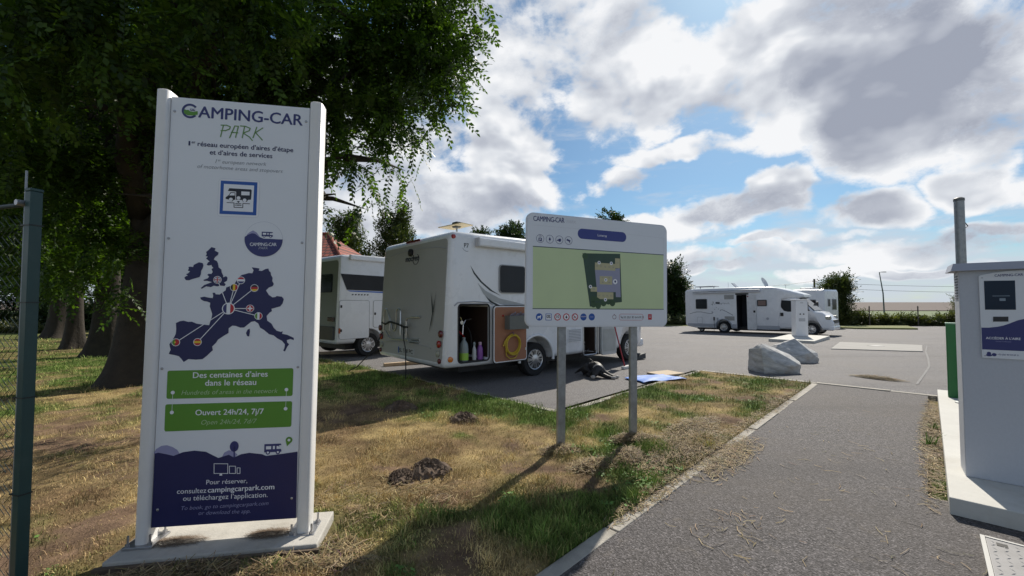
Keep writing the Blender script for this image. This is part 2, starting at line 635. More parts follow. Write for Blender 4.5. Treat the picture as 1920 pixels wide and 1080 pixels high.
TOTEM_POSE = [-2.0537, 2.4437, 0.1666, -0.0068, 0.0125, 0.7727, 2.5074]
MAP_LAND = [[(0.25, 1.616), (0.272, 1.609), (0.268, 1.595), (0.289, 1.585), (0.287, 1.571), (0.271, 1.556), (0.265, 1.542), (0.282, 1.533), (0.288, 1.521), (0.293, 1.496), (0.308, 1.483), (0.311, 1.465), (0.32, 1.447), (0.319, 1.437), (0.336, 1.444), (0.344, 1.434), (0.341, 1.416), (0.325, 1.406), (0.335, 1.395), (0.329, 1.385), (0.306, 1.387), (0.291, 1.382), (0.271, 1.386), (0.256, 1.377), (0.23, 1.381), (0.207, 1.366), (0.202, 1.371), (0.22, 1.389), (0.236, 1.396), (0.248, 1.402), (0.261, 1.407), (0.248, 1.41), (0.235, 1.414), (0.216, 1.413), (0.215, 1.42), (0.235, 1.428), (0.244, 1.439), (0.234, 1.449), (0.239, 1.456), (0.256, 1.456), (0.262, 1.467), (0.255, 1.485), (0.265, 1.492), (0.257, 1.499), (0.254, 1.509), (0.238, 1.505), (0.228, 1.509), (0.234, 1.523), (0.243, 1.53), (0.23, 1.541), (0.223, 1.547), (0.233, 1.558), (0.22, 1.561), (0.226, 1.572), (0.222, 1.586), (0.234, 1.597)], [(0.186, 1.523), (0.206, 1.519), (0.211, 1.505), (0.207, 1.487), (0.2, 1.473), (0.199, 1.452), (0.193, 1.436), (0.174, 1.429), (0.156, 1.423), (0.137, 1.415), (0.121, 1.416), (0.112, 1.429), (0.12, 1.439), (0.13, 1.443), (0.12, 1.45), (0.132, 1.457), (0.141, 1.468), (0.129, 1.472), (0.134, 1.485), (0.131, 1.493), (0.14, 1.496), (0.156, 1.494), (0.159, 1.507), (0.171, 1.514)], [(0.201, 1.315), (0.223, 1.32), (0.245, 1.315), (0.268, 1.312), (0.27, 1.326), (0.266, 1.344), (0.279, 1.344), (0.283, 1.335), (0.305, 1.334), (0.321, 1.348), (0.336, 1.359), (0.339, 1.377), (0.361, 1.386), (0.383, 1.399), (0.392, 1.417), (0.401, 1.435), (0.42, 1.453), (0.446, 1.461), (0.459, 1.466), (0.479, 1.465), (0.485, 1.483), (0.474, 1.501), (0.497, 1.498), (0.517, 1.495), (0.514, 1.482), (0.531, 1.48), (0.55, 1.492), (0.567, 1.496), (0.571, 1.482), (0.581, 1.472), (0.583, 1.457), (0.593, 1.439), (0.591, 1.421), (0.601, 1.403), (0.594, 1.389), (0.574, 1.381), (0.558, 1.363), (0.576, 1.335), (0.596, 1.321), (0.613, 1.324), (0.619, 1.33), (0.649, 1.326), (0.66, 1.311), (0.654, 1.285), (0.641, 1.267), (0.618, 1.26), (0.592, 1.252), (0.596, 1.238), (0.583, 1.229), (0.567, 1.209), (0.571, 1.181), (0.595, 1.163), (0.609, 1.138), (0.626, 1.12), (0.65, 1.113), (0.66, 1.117), (0.657, 1.102), (0.687, 1.095), (0.724, 1.077), (0.725, 1.063), (0.705, 1.07), (0.685, 1.063), (0.688, 1.049), (0.699, 1.038), (0.689, 1.024), (0.677, 0.995), (0.667, 0.999), (0.673, 1.017), (0.675, 1.038), (0.658, 1.059), (0.631, 1.074), (0.61, 1.092), (0.584, 1.099), (0.556, 1.124), (0.533, 1.138), (0.522, 1.163), (0.502, 1.177), (0.483, 1.173), (0.467, 1.159), (0.445, 1.139), (0.425, 1.138), (0.399, 1.148), (0.38, 1.15), (0.361, 1.134), (0.361, 1.106), (0.34, 1.092), (0.306, 1.067), (0.297, 1.05), (0.276, 1.026), (0.281, 1.005), (0.267, 0.991), (0.252, 0.974), (0.228, 0.953), (0.193, 0.95), (0.153, 0.954), (0.129, 0.937), (0.115, 0.957), (0.102, 0.971), (0.08, 0.978), (0.059, 0.982), (0.049, 0.985), (0.058, 1.009), (0.05, 1.04), (0.065, 1.064), (0.073, 1.081), (0.081, 1.102), (0.082, 1.13), (0.079, 1.164), (0.1, 1.175), (0.119, 1.178), (0.144, 1.171), (0.163, 1.172), (0.188, 1.161), (0.217, 1.156), (0.255, 1.152), (0.26, 1.172), (0.266, 1.193), (0.269, 1.218), (0.261, 1.242), (0.254, 1.263), (0.256, 1.284), (0.24, 1.291), (0.221, 1.294), (0.205, 1.304)], [(0.465, 1.127), (0.476, 1.132), (0.478, 1.113), (0.474, 1.085), (0.463, 1.088), (0.456, 1.106)]]
MAP_FLAGS = {'gb': (0.29, 1.421), 'nl': (0.418, 1.421), 'be': (0.382, 1.378), 'de': (0.494, 1.376), 'ch': (0.474, 1.253), 'it': (0.522, 1.208), 'fr': (0.356, 1.251), 'pt': (0.084, 1.052), 'es': (0.198, 1.053)}
LOGO_C = [(0.102, 2.429), (0.143, 2.433), (0.1, 2.476)]
PARK_STROKES = [[(0.286, 2.355), (0.273, 2.286)], [(0.273, 2.357), (0.303, 2.359), (0.325, 2.351), (0.321, 2.337), (0.3, 2.326), (0.274, 2.323)], [(0.323, 2.283), (0.349, 2.358), (0.369, 2.358), (0.356, 2.288)], [(0.331, 2.318), (0.368, 2.317)], [(0.404, 2.36), (0.393, 2.289)], [(0.38, 2.361), (0.408, 2.361), (0.435, 2.351), (0.431, 2.336), (0.397, 2.318)], [(0.397, 2.318), (0.433, 2.297), (0.45, 2.276)], [(0.472, 2.361), (0.453, 2.293)], [(0.506, 2.359), (0.463, 2.324)], [(0.467, 2.326), (0.49, 2.301), (0.506, 2.283)]]
SIGN_SQ = [[(0.274, 2.032), (0.502, 2.031), (0.502, 1.804), (0.273, 1.802)], [(0.285, 2.019), (0.488, 2.02), (0.488, 1.817), (0.285, 1.817)], [(0.303, 2.0), (0.47, 1.999), (0.469, 1.836), (0.303, 1.837)]]
SIGN_VAN = [(0.334, 1.975), (0.454, 1.974), (0.458, 1.968), (0.456, 1.912), (0.439, 1.909), (0.433, 1.897), (0.413, 1.896), (0.406, 1.907), (0.373, 1.907), (0.372, 1.956), (0.326, 1.958)]
SIGN_CAB = [(0.342, 1.951), (0.368, 1.951), (0.369, 1.906), (0.361, 1.906), (0.354, 1.896), (0.34, 1.896), (0.332, 1.906), (0.316, 1.909), (0.316, 1.919), (0.331, 1.932)]
SIGN_WIN = [[(0.401, 1.959), (0.447, 1.959), (0.447, 1.937), (0.401, 1.936)], [(0.345, 1.947), (0.365, 1.947), (0.365, 1.932), (0.335, 1.931)]]
SIGN_DOTS = [(0.345, 1.907), (0.421, 1.906), (0.387, 1.918)]
SIGN_LINES = [[(0.324, 1.887), (0.363, 1.887), (0.364, 1.86), (0.412, 1.861), (0.412, 1.886), (0.449, 1.886)], [(0.371, 1.882), (0.378, 1.885), (0.386, 1.881), (0.394, 1.884), (0.403, 1.883)], [(0.371, 1.873), (0.379, 1.875), (0.387, 1.872), (0.395, 1.875), (0.403, 1.873)]]
SIGN_TRI = [(0.378, 1.899), (0.395, 1.899), (0.387, 1.886)]
BADGE = [(0.535, 1.674), (0.644, 1.678), (0.532, 1.781)]
BADGE_HILL = [(0.428, 1.674), (0.429, 1.684), (0.446, 1.697), (0.468, 1.707), (0.486, 1.705), (0.508, 1.687), (0.535, 1.677), (0.571, 1.677), (0.607, 1.676), (0.644, 1.678)]
BADGE_BACK = [(0.438, 1.696), (0.455, 1.714), (0.474, 1.725), (0.494, 1.713), (0.513, 1.686), (0.465, 1.68)]
BADGE_VAN = [(0.523, 1.717), (0.581, 1.718), (0.582, 1.707), (0.589, 1.693), (0.586, 1.683), (0.526, 1.683)]
GREEN_BOX = [[(0.047, 0.888), (0.728, 0.894), (0.728, 0.727), (0.048, 0.726)], [(0.044, 0.695), (0.727, 0.696), (0.727, 0.543), (0.045, 0.54)]]
TOTEM_TEXT = {'AMPING-CAR': [(0.148, 2.395), (0.732, 2.393)], '1er réseau européen d’aires d’étape': [(0.1, 2.22), (0.684, 2.221)], 'et d’aires de services': [(0.219, 2.174), (0.566, 2.175)], '1st european network': [(0.251, 2.123), (0.534, 2.125)], 'of motorhome areas and stopovers': [(0.155, 2.087), (0.628, 2.087)], 'CAMPING-CAR badge': [(0.46, 1.63), (0.609, 1.634)], 'PARK badge': [(0.509, 1.611), (0.562, 1.613)], 'Des centaines d’aires': [(0.182, 0.844), (0.585, 0.846)], 'dans le réseau': [(0.248, 0.798), (0.523, 0.798)], 'Hundreds of areas in the network': [(0.125, 0.747), (0.644, 0.748)], 'Ouvert 24h/24, 7j/7': [(0.203, 0.628), (0.57, 0.625)], 'Open 24h/24, 7d/7': [(0.236, 0.573), (0.535, 0.571)], 'Pour réserver,': [(0.276, 0.228), (0.495, 0.225)], 'consultez': [(0.125, 0.184), (0.278, 0.181)], 'campingcarpark.com': [(0.286, 0.181), (0.644, 0.18)], 'ou téléchargez l’application.': [(0.158, 0.142), (0.609, 0.136)], 'To book, go to campingcarpark.com': [(0.152, 0.09), (0.615, 0.09)], 'or download the app.': [(0.242, 0.057), (0.518, 0.05)]}
GREEN_DOTS = [(0.08, 0.762), (0.08, 0.648), (0.693, 0.766), (0.692, 0.652)]
NAVY = [(-0.007, 0.417), (0.019, 0.422), (0.061, 0.411), (0.099, 0.4), (0.147, 0.419), (0.206, 0.425), (0.266, 0.416), (0.311, 0.39), (0.334, 0.377), (0.389, 0.393), (0.417, 0.376), (0.456, 0.393), (0.5, 0.399), (0.569, 0.388), (0.592, 0.377), (0.684, 0.385), (0.767, 0.394)]
MAUVE = [[(-0.005, 0.417), (0.007, 0.442), (0.033, 0.459), (0.061, 0.462), (0.092, 0.45), (0.116, 0.433), (0.131, 0.408), (0.094, 0.393)], [(0.353, 0.382), (0.364, 0.406), (0.388, 0.419), (0.416, 0.412), (0.436, 0.391), (0.417, 0.371)]]
PRINT_TREE = [(0.417, 0.44), (0.442, 0.439), (0.416, 0.471), (0.419, 0.376)]
PRINT_VAN = [(0.579, 0.436), (0.668, 0.447), (0.671, 0.428), (0.68, 0.4), (0.675, 0.389), (0.583, 0.385)]
PIN = [(0.717, 0.465), (0.738, 0.464), (0.708, 0.428)]
DEVICES = [[(0.313, 0.345), (0.386, 0.341), (0.388, 0.285), (0.315, 0.289)], [(0.395, 0.327), (0.428, 0.325), (0.429, 0.283), (0.397, 0.285)], [(0.437, 0.315), (0.453, 0.314), (0.454, 0.282), (0.438, 0.282)]]
BOARD_POSE = [0.1268, 4.0727, 0.3506, -0.0061, 0.017, 1.6834, 1.1228]
BOARD_TEXT = {'CAMPING-CAR': [(0.071, 1.039), (0.411, 1.047)], 'PARK': [(0.433, 1.046), (0.547, 1.049)], 'Luneray': [(0.796, 0.939), (0.908, 0.938)], '+33 (0)1 83 64 69 21': [(1.096, 0.09), (1.368, 0.092)]}
PILL = [(0.615, 0.951), (1.095, 0.952), (0.614, 1.004)]
BOARD_ICONS = [(0.146, 0.869), (0.25, 0.87), (0.355, 0.871), (0.459, 0.871)]
BOARD_GREEN = [(0.07, 0.788), (1.633, 0.791), (1.632, 0.191), (0.075, 0.179)]
BOARD_LOW = [(0.145, 0.099), (0.245, 0.099), (0.343, 0.1), (0.44, 0.1), (0.537, 0.101), (0.635, 0.101), (0.731, 0.102), (1.001, 0.103), (1.217, 0.103), (1.451, 0.106)]
PLAN = [(0.619, 0.751), (1.071, 0.77), (1.094, 0.261), (1.013, 0.252), (0.708, 0.207)]
PLAN_LOT = [(0.766, 0.587), (1.067, 0.616), (1.078, 0.312), (1.019, 0.312), (1.017, 0.364), (0.791, 0.358)]
PLAN_SLOTS = [[(0.765, 0.664), (1.012, 0.66), (1.012, 0.588), (0.766, 0.587)], [(1.008, 0.72), (1.067, 0.72), (1.067, 0.616), (1.009, 0.616)], [(0.822, 0.525), (0.973, 0.527), (0.973, 0.44), (0.823, 0.44)], [(0.716, 0.411), (0.791, 0.41), (0.791, 0.362), (0.716, 0.362)], [(0.793, 0.358), (0.988, 0.36), (0.988, 0.288), (0.827, 0.287), (0.793, 0.306)]]
PLAN_PINS = [(0.814, 0.664), (0.961, 0.664), (0.895, 0.487), (0.713, 0.412), (0.891, 0.282), (1.009, 0.473)]
PLAN_TREES = [(0.746, 0.283), (0.806, 0.294), (0.75, 0.232), (0.806, 0.22), (0.87, 0.246), (0.927, 0.265), (0.977, 0.248), (0.65, 0.722)]
PLAN_NUM = {'10': (0.791, 0.628), '11': (0.838, 0.628), '12': (0.888, 0.624), '13': (0.936, 0.624), '14': (0.985, 0.623), '15': (1.04, 0.673), '07': (0.858, 0.511), '08': (0.937, 0.512), '06': (0.858, 0.462), '09': (0.937, 0.462), '05': (0.755, 0.387), '04': (0.818, 0.325), '03': (0.867, 0.324), '02': (0.914, 0.324), '01': (0.962, 0.323)}
KIOSK_POSE = [3.485, 3.284, 0.12, -0.7156]
K_PANEL = [(0.105, 1.532), (0.116, 1.541), (0.18, 1.556), (0.246, 1.565), (0.297, 1.567), (0.331, 1.565), (0.313, 0.919), (0.107, 0.917)]
K_SCREEN = [(0.131, 1.497), (0.284, 1.495), (0.283, 1.28), (0.131, 1.279)]
K_SLOT = [(0.17, 1.227), (0.245, 1.229), (0.244, 1.193), (0.169, 1.19)]
K_NAVY = [(0.108, 1.143), (0.146, 1.144), (0.191, 1.153), (0.218, 1.162), (0.248, 1.178), (0.287, 1.202), (0.322, 1.222), (0.315, 0.981), (0.108, 0.979)]
K_TEXT = [(0.13, 1.063), (0.299, 1.066), (0.186, 1.528), (0.324, 1.531), (0.177, 1.044), (0.253, 1.044), (0.179, 0.947), (0.283, 0.948), (0.162, 1.382), (0.249, 1.378)]
K_TOP = [(0.011, 1.613), (0.333, 1.633), (-0.019, 1.581), (0.045, 1.623)]

# ================================================================== THE SETTING
def spaced(lo, hi, step, far_lo, far_hi, k=1.22):
    a = list(np.arange(lo, hi + 1e-6, step))
    s, x = step, lo
    left = []
    while x > far_lo:
        s *= k
        x -= s
        left.append(max(x, far_lo))
    s, x = step, a[-1]
    right = []
    while x < far_hi:
        s *= k
        x += s
        right.append(min(x, far_hi))
    return np.array(left[::-1] + a + right)


lawn_m = mat("lawn_earth", (0.2, 0.16, 0.07), 0.95, var=0.3, scale=30.0, bump=0.6, bscale=70.0, attr='tint', spec=0.1)


def build_ground():
    xs = spaced(-11, 7.5, 0.05, -2500, 2500)
    ys = spaced(1.2, 11, 0.05, -60, 3500)
    gx, gy = np.meshgrid(xs, ys)
    x, y = gx.ravel(), gy.ravel()
    z = zg(y)
    g = is_grass(x, y)
    z = np.where(g & (y < 60), z + 0.012 + lawn_h(x, y) + 0.03 * np.clip((fbm(x * .5, y * .5, 3, 2) - .5), 0, 1), z - 0.06)
    far = y > 36
    z = np.where(far, zg(y), z)
    nx, ny = len(xs), len(ys)
    i = np.arange(nx * ny).reshape(ny, nx)
    q = np.stack([i[:-1, :-1], i[:-1, 1:], i[1:, 1:], i[1:, :-1]], -1).reshape(-1, 4)
    c = lawn_colour(x, y)
    ff = np.clip((np.hypot(x, y) - 20) / 25, 0, 1)[:, None]
    c = c * (1 - ff) + np.array([0.10, 0.125, 0.04]) * ff
    o = big_mesh("ground", np.stack([x, y, z], 1), q, lawn_m, cols=c, smooth=True)
    tag(o, "dry patchy lawn and open land reaching to the horizon", "ground", kind="structure")


def asphalt_mat(name, base, warm, dust, grain):
    m = bpy.data.materials.new(name)
    m.use_nodes = True
    g = NT(m.node_tree)
    out = g.n('ShaderNodeOutputMaterial')
    b = g.n('ShaderNodeBsdfPrincipled', inp={'Roughness': 0.82, 'Specular IOR Level': 0.35})
    tc = g.n('ShaderNodeTexCoord').outputs['Object']
    v = g.n('ShaderNodeTexVoronoi', inp={'Vector': tc, 'Scale': grain})
    sp = g.n('ShaderNodeSeparateColor', inp={0: v.outputs['Color']})
    n1 = g.n('ShaderNodeTexNoise', inp={'Vector': tc, 'Scale': 0.7, 'Detail': 8.0, 'Roughness': 0.65}).outputs[0]
    n2 = g.n('ShaderNodeTexNoise', inp={'Vector': tc, 'Scale': 5.0, 'Detail': 8.0, 'Roughness': 0.7}).outputs[0]
    n3 = g.n('ShaderNodeTexNoise', inp={'Vector': tc, 'Scale': 55.0, 'Detail': 4.0, 'Roughness': 0.8}).outputs[0]
    stone = g.ramp(sp.outputs[0], [(0.0, tuple(k * 0.32 for k in base)), (0.42, tuple(k * .88 for k in base)), (0.85, tuple(k * 1.55 for k in base)), (1.0, tuple(k * 2.8 for k in base))])
    c = g.mix(g.math('MULTIPLY', g.sstep(n1, 0.35, 0.7), 0.55), stone, (*warm, 1))
    st = g.n('ShaderNodeTexNoise', inp={'Vector': g.n('ShaderNodeMapping', inp={'Vector': tc, 'Rotation': (0, 0, rad(-44)), 'Scale': (.12, 1.3, 1)}).outputs[0], 'Scale': 1.0, 'Detail': 7.0, 'Roughness': .65}).outputs[0]
    c = g.mix(g.math('MULTIPLY', g.sstep(st, 0.50, 0.72), 0.42), c, tuple(k * 0.55 for k in base) + (1,))
    pt = g.n('ShaderNodeTexNoise', inp={'Vector': tc, 'Scale': 0.33, 'Detail': 3.0, 'Distortion': 1.0}).outputs[0]
    c = g.mix(g.math('MULTIPLY', g.sstep(pt, 0.55, 0.60), 0.22), c, tuple(k * 1.45 for k in base) + (1,))
    c = g.mix(g.math('MULTIPLY', g.sstep(n3, 0.52, 0.75), 0.45), c, tuple(k * 0.4 for k in base) + (1,))
    c = g.mix(g.math('MULTIPLY', g.sstep(n2, 0.56, 0.78), dust), c, (0.25, 0.205, 0.14, 1))
    g.link(c, b.inputs['Base Color'])
    hgt = g.math('ADD', v.outputs['Distance'], g.math('MULTIPLY', n3, 1.2))
    bp = g.n('ShaderNodeBump', inp={'Strength': 0.6, 'Distance': 0.007, 'Height': hgt})
    g.link(bp.outputs[0], b.inputs['Normal'])
    g.link(b.outputs[0], out.inputs[0])
    MATS[name] = m
    return m


path_m = asphalt_mat("path_asphalt", (0.074, 0.068, 0.069), (0.082, 0.070, 0.061), 0.30, 112.0)
lot_m = asphalt_mat("lot_asphalt", (0.125, 0.12, 0.122), (0.155, 0.142, 0.13), 0.12, 170.0)


def sheet(name, t0, t1, n0, n1, st, z, m, label, ymax=None, keep=None):
    ts = np.linspace(t0, t1, max(2, int(round((t1 - t0) / st)) + 1))
    ns = np.linspace(n0, n1, max(2, int(round((n1 - n0) / st)) + 1))
    gt, gn = np.meshgrid(ts, ns)
    x, y = tn(gt.ravel(), gn.ravel())
    i = np.arange(len(ts) * len(ns)).reshape(len(ns), len(ts))
    q = np.stack([i[:-1, :-1], i[1:, :-1], i[1:, 1:], i[:-1, 1:]], -1).reshape(-1, 4)
    tc = (gt[:-1, :-1] + gt[1:, 1:]).ravel() / 2
    nc = (gn[:-1, :-1] + gn[1:, 1:]).ravel() / 2
    ok = np.ones(len(q), bool)
    if keep is not None:
        ok &= keep(tc, nc)
    if ymax is not None:
        ok &= (y[q].min(1) < ymax - 0.01)
        y = np.minimum(y, ymax)
    q = q[ok]
    # face up
    zc = zg(y) + z
    o = big_mesh(name, np.stack([x, y, zc], 1), q, m)
    bm = bmesh.new()
    bm.from_mesh(o.data)
    bmesh.ops.delete(bm, geom=[v for v in bm.verts if not v.link_faces], context='VERTS')
    bmesh.ops.recalc_face_normals(bm, faces=bm.faces)
    if sum(f.normal.z for f in bm.faces) < 0:
        bmesh.ops.reverse_faces(bm, faces=bm.faces)
    bm.to_mesh(o.data)
    bm.free()
    tag(o, label, "pavement", kind="structure")
    return o


build_ground()
sheet("car_park", BAY_T, 56.0, -45.0, 16.0, 0.53, 0.0, lot_m, "grey asphalt car park falling away behind the lawn", 34.3,
      lambda t, n: (n < BAY_N) | (t > PATH_END + .1))
sheet("footpath", -5.0, PATH_END + 0.12, PATH_L - .02, 7.0, 0.35, 0.006, path_m, "dark coarse asphalt footpath leading to the car park", None,
      lambda t, n: (n < PATH_R + 0.06) | (t < 4.3))

# --- flush concrete kerbs, each stone a piece of its own
kerb_m = mat("kerb_concrete", (0.36, 0.335, 0.29), 0.9, var=0.28, scale=5.0, bump=0.35, bscale=60.0, dirt=3.0, dirt_col=(0.16, 0.13, 0.09))
KERB_BM = MB().box((-0.494, -0.047, -0.12), (0.494, 0.047, 0.0), bev=0.006)
kerb_proto = None


def kerb_run(kerb, along_t, c, a, b, z=0.022):
    global kerb_proto
    n = int(abs(b - a))
    for i in range(n + 1):
        s0 = a + i
        ln = min(1.0, b - s0)
        if ln < 0.15:
            continue
        mid = s0 + ln / 2
        x, y = tn(mid, c) if along_t else tn(c, mid)
        if kerb_proto is None:
            kerb_proto = KERB_BM.build("kerb_stone", kerb_m, kerb)
            o = kerb_proto
        else:
            o = kerb_proto.copy()
            link(o, kerb)
        ang = math.atan2(TY, TX) + (0 if along_t else -math.pi / 2)
        o.location = (x + random.uniform(-.006, .006), y + random.uniform(-.006, .006), float(zg(y)) + z + random.uniform(-0.006, 0.006))
        o.rotation_euler = (random.uniform(-.02, .02), random.uniform(-.006, .006) + (0.011 if (y > 9 and along_t) else 0), ang + random.uniform(-.006, .006))
        o.scale = (ln, 1, 1)


def kerb_thing(name, label):
    e = bpy.data.objects.new(name, None)
    link(e)
    tag(e, label, "kerb", kind="structure")
    return e


k1 = kerb_thing("kerb_beside_footpath", "row of flush pale concrete kerb stones between lawn and footpath")
kerb_run(k1, True, PATH_L - 0.05, -2.6, 9.2, 0.012)
k2 = kerb_thing("kerb_round_parking_bay", "flush concrete kerb stones round the near motorhome's parking bay")
kerb_run(k2, False, BAY_T - 0.05, -20.0, BAY_N + 0.05, 0.02)
kerb_run(k2, True, BAY_N + 0.05, BAY_T - 0.05, PATH_END, 0.02)
k3 = kerb_thing("kerb_at_path_end", "thin pale concrete strip where footpath meets car park")
kerb_run(k3, False, PATH_END + 0.05, BAY_N + 0.05, PATH_R + .02, 0.016)

# --- fields beyond the hedge
def field_sheet(name, x0, x1, y0, y1, dz, m, label, nx=24, ny=60):
    xs = np.linspace(x0, x1, nx)
    ys = y0 * (y1 / y0) ** np.linspace(0, 1, ny)
    gx, gy = np.meshgrid(xs, ys)
    i = np.arange(nx * ny).reshape(ny, nx)
    q = np.stack([i[:-1, :-1], i[:-1, 1:], i[1:, 1:], i[1:, :-1]], -1).reshape(-1, 4)
    x, y = gx.ravel(), gy.ravel()
    o = big_mesh(name, np.stack([x, y, zg(y) + dz], 1), q, m)
    tag(o, label, "field", kind="structure")
    return o


field_sheet("ploughed_field", -900, 1600, 92.0, 2600.0, 0.25, mat("ploughed_soil", (0.10, 0.074, 0.062), 0.95, var=0.25, scale=0.12, bump=0.4, bscale=1.2), "wide brown ploughed field rising to the horizon")
crop_m = mat("crop_green", (0.085, 0.125, 0.035), 0.9, var=0.45, scale=0.6, bump=0.8, bscale=6.0)
field_sheet("crop_field", -200, 500, 37.0, 96.0, 0.12, crop_m, "low green crop field behind the wire fence", 30, 30)

# --- grass verge at the far side of the car park
def verge():
    pts = [(21.0, 33.2), (30.6, 32.7), (26.9, 28.0), (23.6, 28.9)]
    b = MB()
    top = [(x, y, float(zg(y)) + 0.10) for x, y in pts]
    bot = [(x, y, float(zg(y)) - 0.05) for x, y in pts]
    n = len(pts)
    b.add(top + bot, [tuple(range(n - 1, -1, -1))] + [(i, (i + 1) % n, (i + 1) % n + n, i + n) for i in range(n)])
    o = b.build("grass_verge", mat("verge_grass", (0.16, 0.17, 0.055), 0.95, var=0.3, scale=3.0, bump=0.8, bscale=30.0))
    tag(o, "small raised mown verge at the far edge of the car park", "verge", kind="structure")
verge()

# --- grass blades
grass_m = mat("grass_blade", (0.2, 0.2, 0.1), 0.75, var=0.1, scale=3.0, attr='tint', spec=0.25)


def rings(n, r0, r1, a0, a1):
    """spots spread over the lawn in widening rings, thinner with distance"""
    r = np.exp(RNG.uniform(math.log(r0), math.log(r1), n))
    a = np.radians(RNG.uniform(a0, a1, n))
    return r * np.sin(a), r * np.cos(a)


def blades(name, x, y, z, length, width, lean, cols, m, label):
    n = len(x)
    a = RNG.uniform(0, 2 * np.pi, n)
    b = RNG.uniform(0, 2 * np.pi, n)
    dx, dy = np.cos(a), np.sin(a)
    wx, wy = np.cos(b) * width / 2, np.sin(b) * width / 2
    lz = length * np.cos(lean)
    lx = length * np.sin(lean)
    P = np.zeros((n, 5, 3))
    P[:, 0] = np.stack([x - wx, y - wy, z - 0.006], 1)
    P[:, 1] = np.stack([x + wx, y + wy, z - 0.006], 1)
    mx, my, mz = x + dx * lx * 0.36, y + dy * lx * 0.36, z + lz * 0.6
    P[:, 2] = np.stack([mx - wx * .8, my - wy * .8, mz], 1)
    P[:, 3] = np.stack([mx + wx * .8, my + wy * .8, mz], 1)
    P[:, 4] = np.stack([x + dx * lx, y + dy * lx, z + lz], 1)
    k = (np.arange(n) * 5)[:, None]
    T = np.concatenate([k + np.array([[0, 1, 3]]), k + np.array([[0, 3, 2]]), k + np.array([[2, 3, 4]])], 1).reshape(-1, 3)
    C = np.repeat(cols, 5, 0)
    o = big_mesh(name, P.reshape(-1, 3), T, m, cols=C)
    return tag(o, label, "grass", kind="stuff")


def lawn_grass():
    x, y = rings(400000, 1.7, 30.0, -60.0, 44.0)
    # a thin spread that does not depend on the view
    M = 60000
    x = np.concatenate([x, RNG.uniform(-8, 6, M)])
    y = np.concatenate([y, RNG.uniform(1.2, 9.5, M)])
    t, n = to_tn(x, y)
    ok = is_grass(x, y) & (y < 26)
    g = greenness(x, y)
    br = bareness(x, y) * (1 - g)
    ok &= RNG.uniform(0, 1, len(x)) > br * 0.85
    # nothing grows through the sign's concrete foot
    c, s = math.cos(TOTEM_POSE[2]), math.sin(TOTEM_POSE[2])
    lx = (x - TOTEM_POSE[0]) * c + (y - TOTEM_POSE[1]) * s
    ly = -(x - TOTEM_POSE[0]) * s + (y - TOTEM_POSE[1]) * c
    ok &= ~((lx > -0.22) & (lx < 0.99) & (ly > -0.2) & (ly < 0.3))
    for (mx, my, mr) in MOUNDS:
        ok &= (x - mx) ** 2 + (y - my) ** 2 > (mr * 0.85) ** 2
    x, y, g = x[ok], y[ok], g[ok]
    tuft = fbm(x * 4.5, y * 4.5, 55, 4)
    L = (0.012 + 0.026 * g + 0.075 * np.clip(tuft - 0.44, 0, 1) * 2.4) * RNG.uniform(0.6, 1.5, len(x))
    far = np.clip((y - 6) / 10, 0, 1)
    W = (0.0033 + 0.0020 * g) * RNG.uniform(0.7, 1.3, len(x)) * (1 + 1.8 * far)
    lean = RNG.uniform(0.2, 1.25, len(x)) * (1.1 - 0.35 * g)
    r = RNG.uniform(0, 1, (len(x), 1))
    k = np.clip((fbm(x * 1.6, y * 1.6, 91, 5) - 0.38) * 3.2 + RNG.normal(0, .2, len(x)), 0, 1)[:, None]
    dry = (DRY_STRAW * (1 - k) + DRY_RED * k) * 1.25
    gg = np.clip(g + RNG.normal(0, 0.22, len(x)), 0, 1)[:, None]
    cols = (dry * (1 - gg) + LAWN_GREEN * 1.2 * gg) * (0.55 + 1.05 * r) * (0.30 + 1.65 * fbm(x * 5.5, y * 5.5, 6, 3))[:, None]  # sun contrast painted into blade colour: clump tops lighter, hollows darker
    z = zg(y) + 0.012 + lawn_h(x, y) + 0.03 * np.clip((fbm(x * .5, y * .5, 3, 2) - .5), 0, 1)
    blades("lawn_grass", x, y, z, L, W, lean, cols, grass_m, "short half dried grass of the patchy lawn")


MOUNDS = [(-0.70, 3.62, 0.16), (-1.51, 5.75, 0.22), (-0.60, 5.22, 0.17), (-0.93, 3.50, 0.10)]


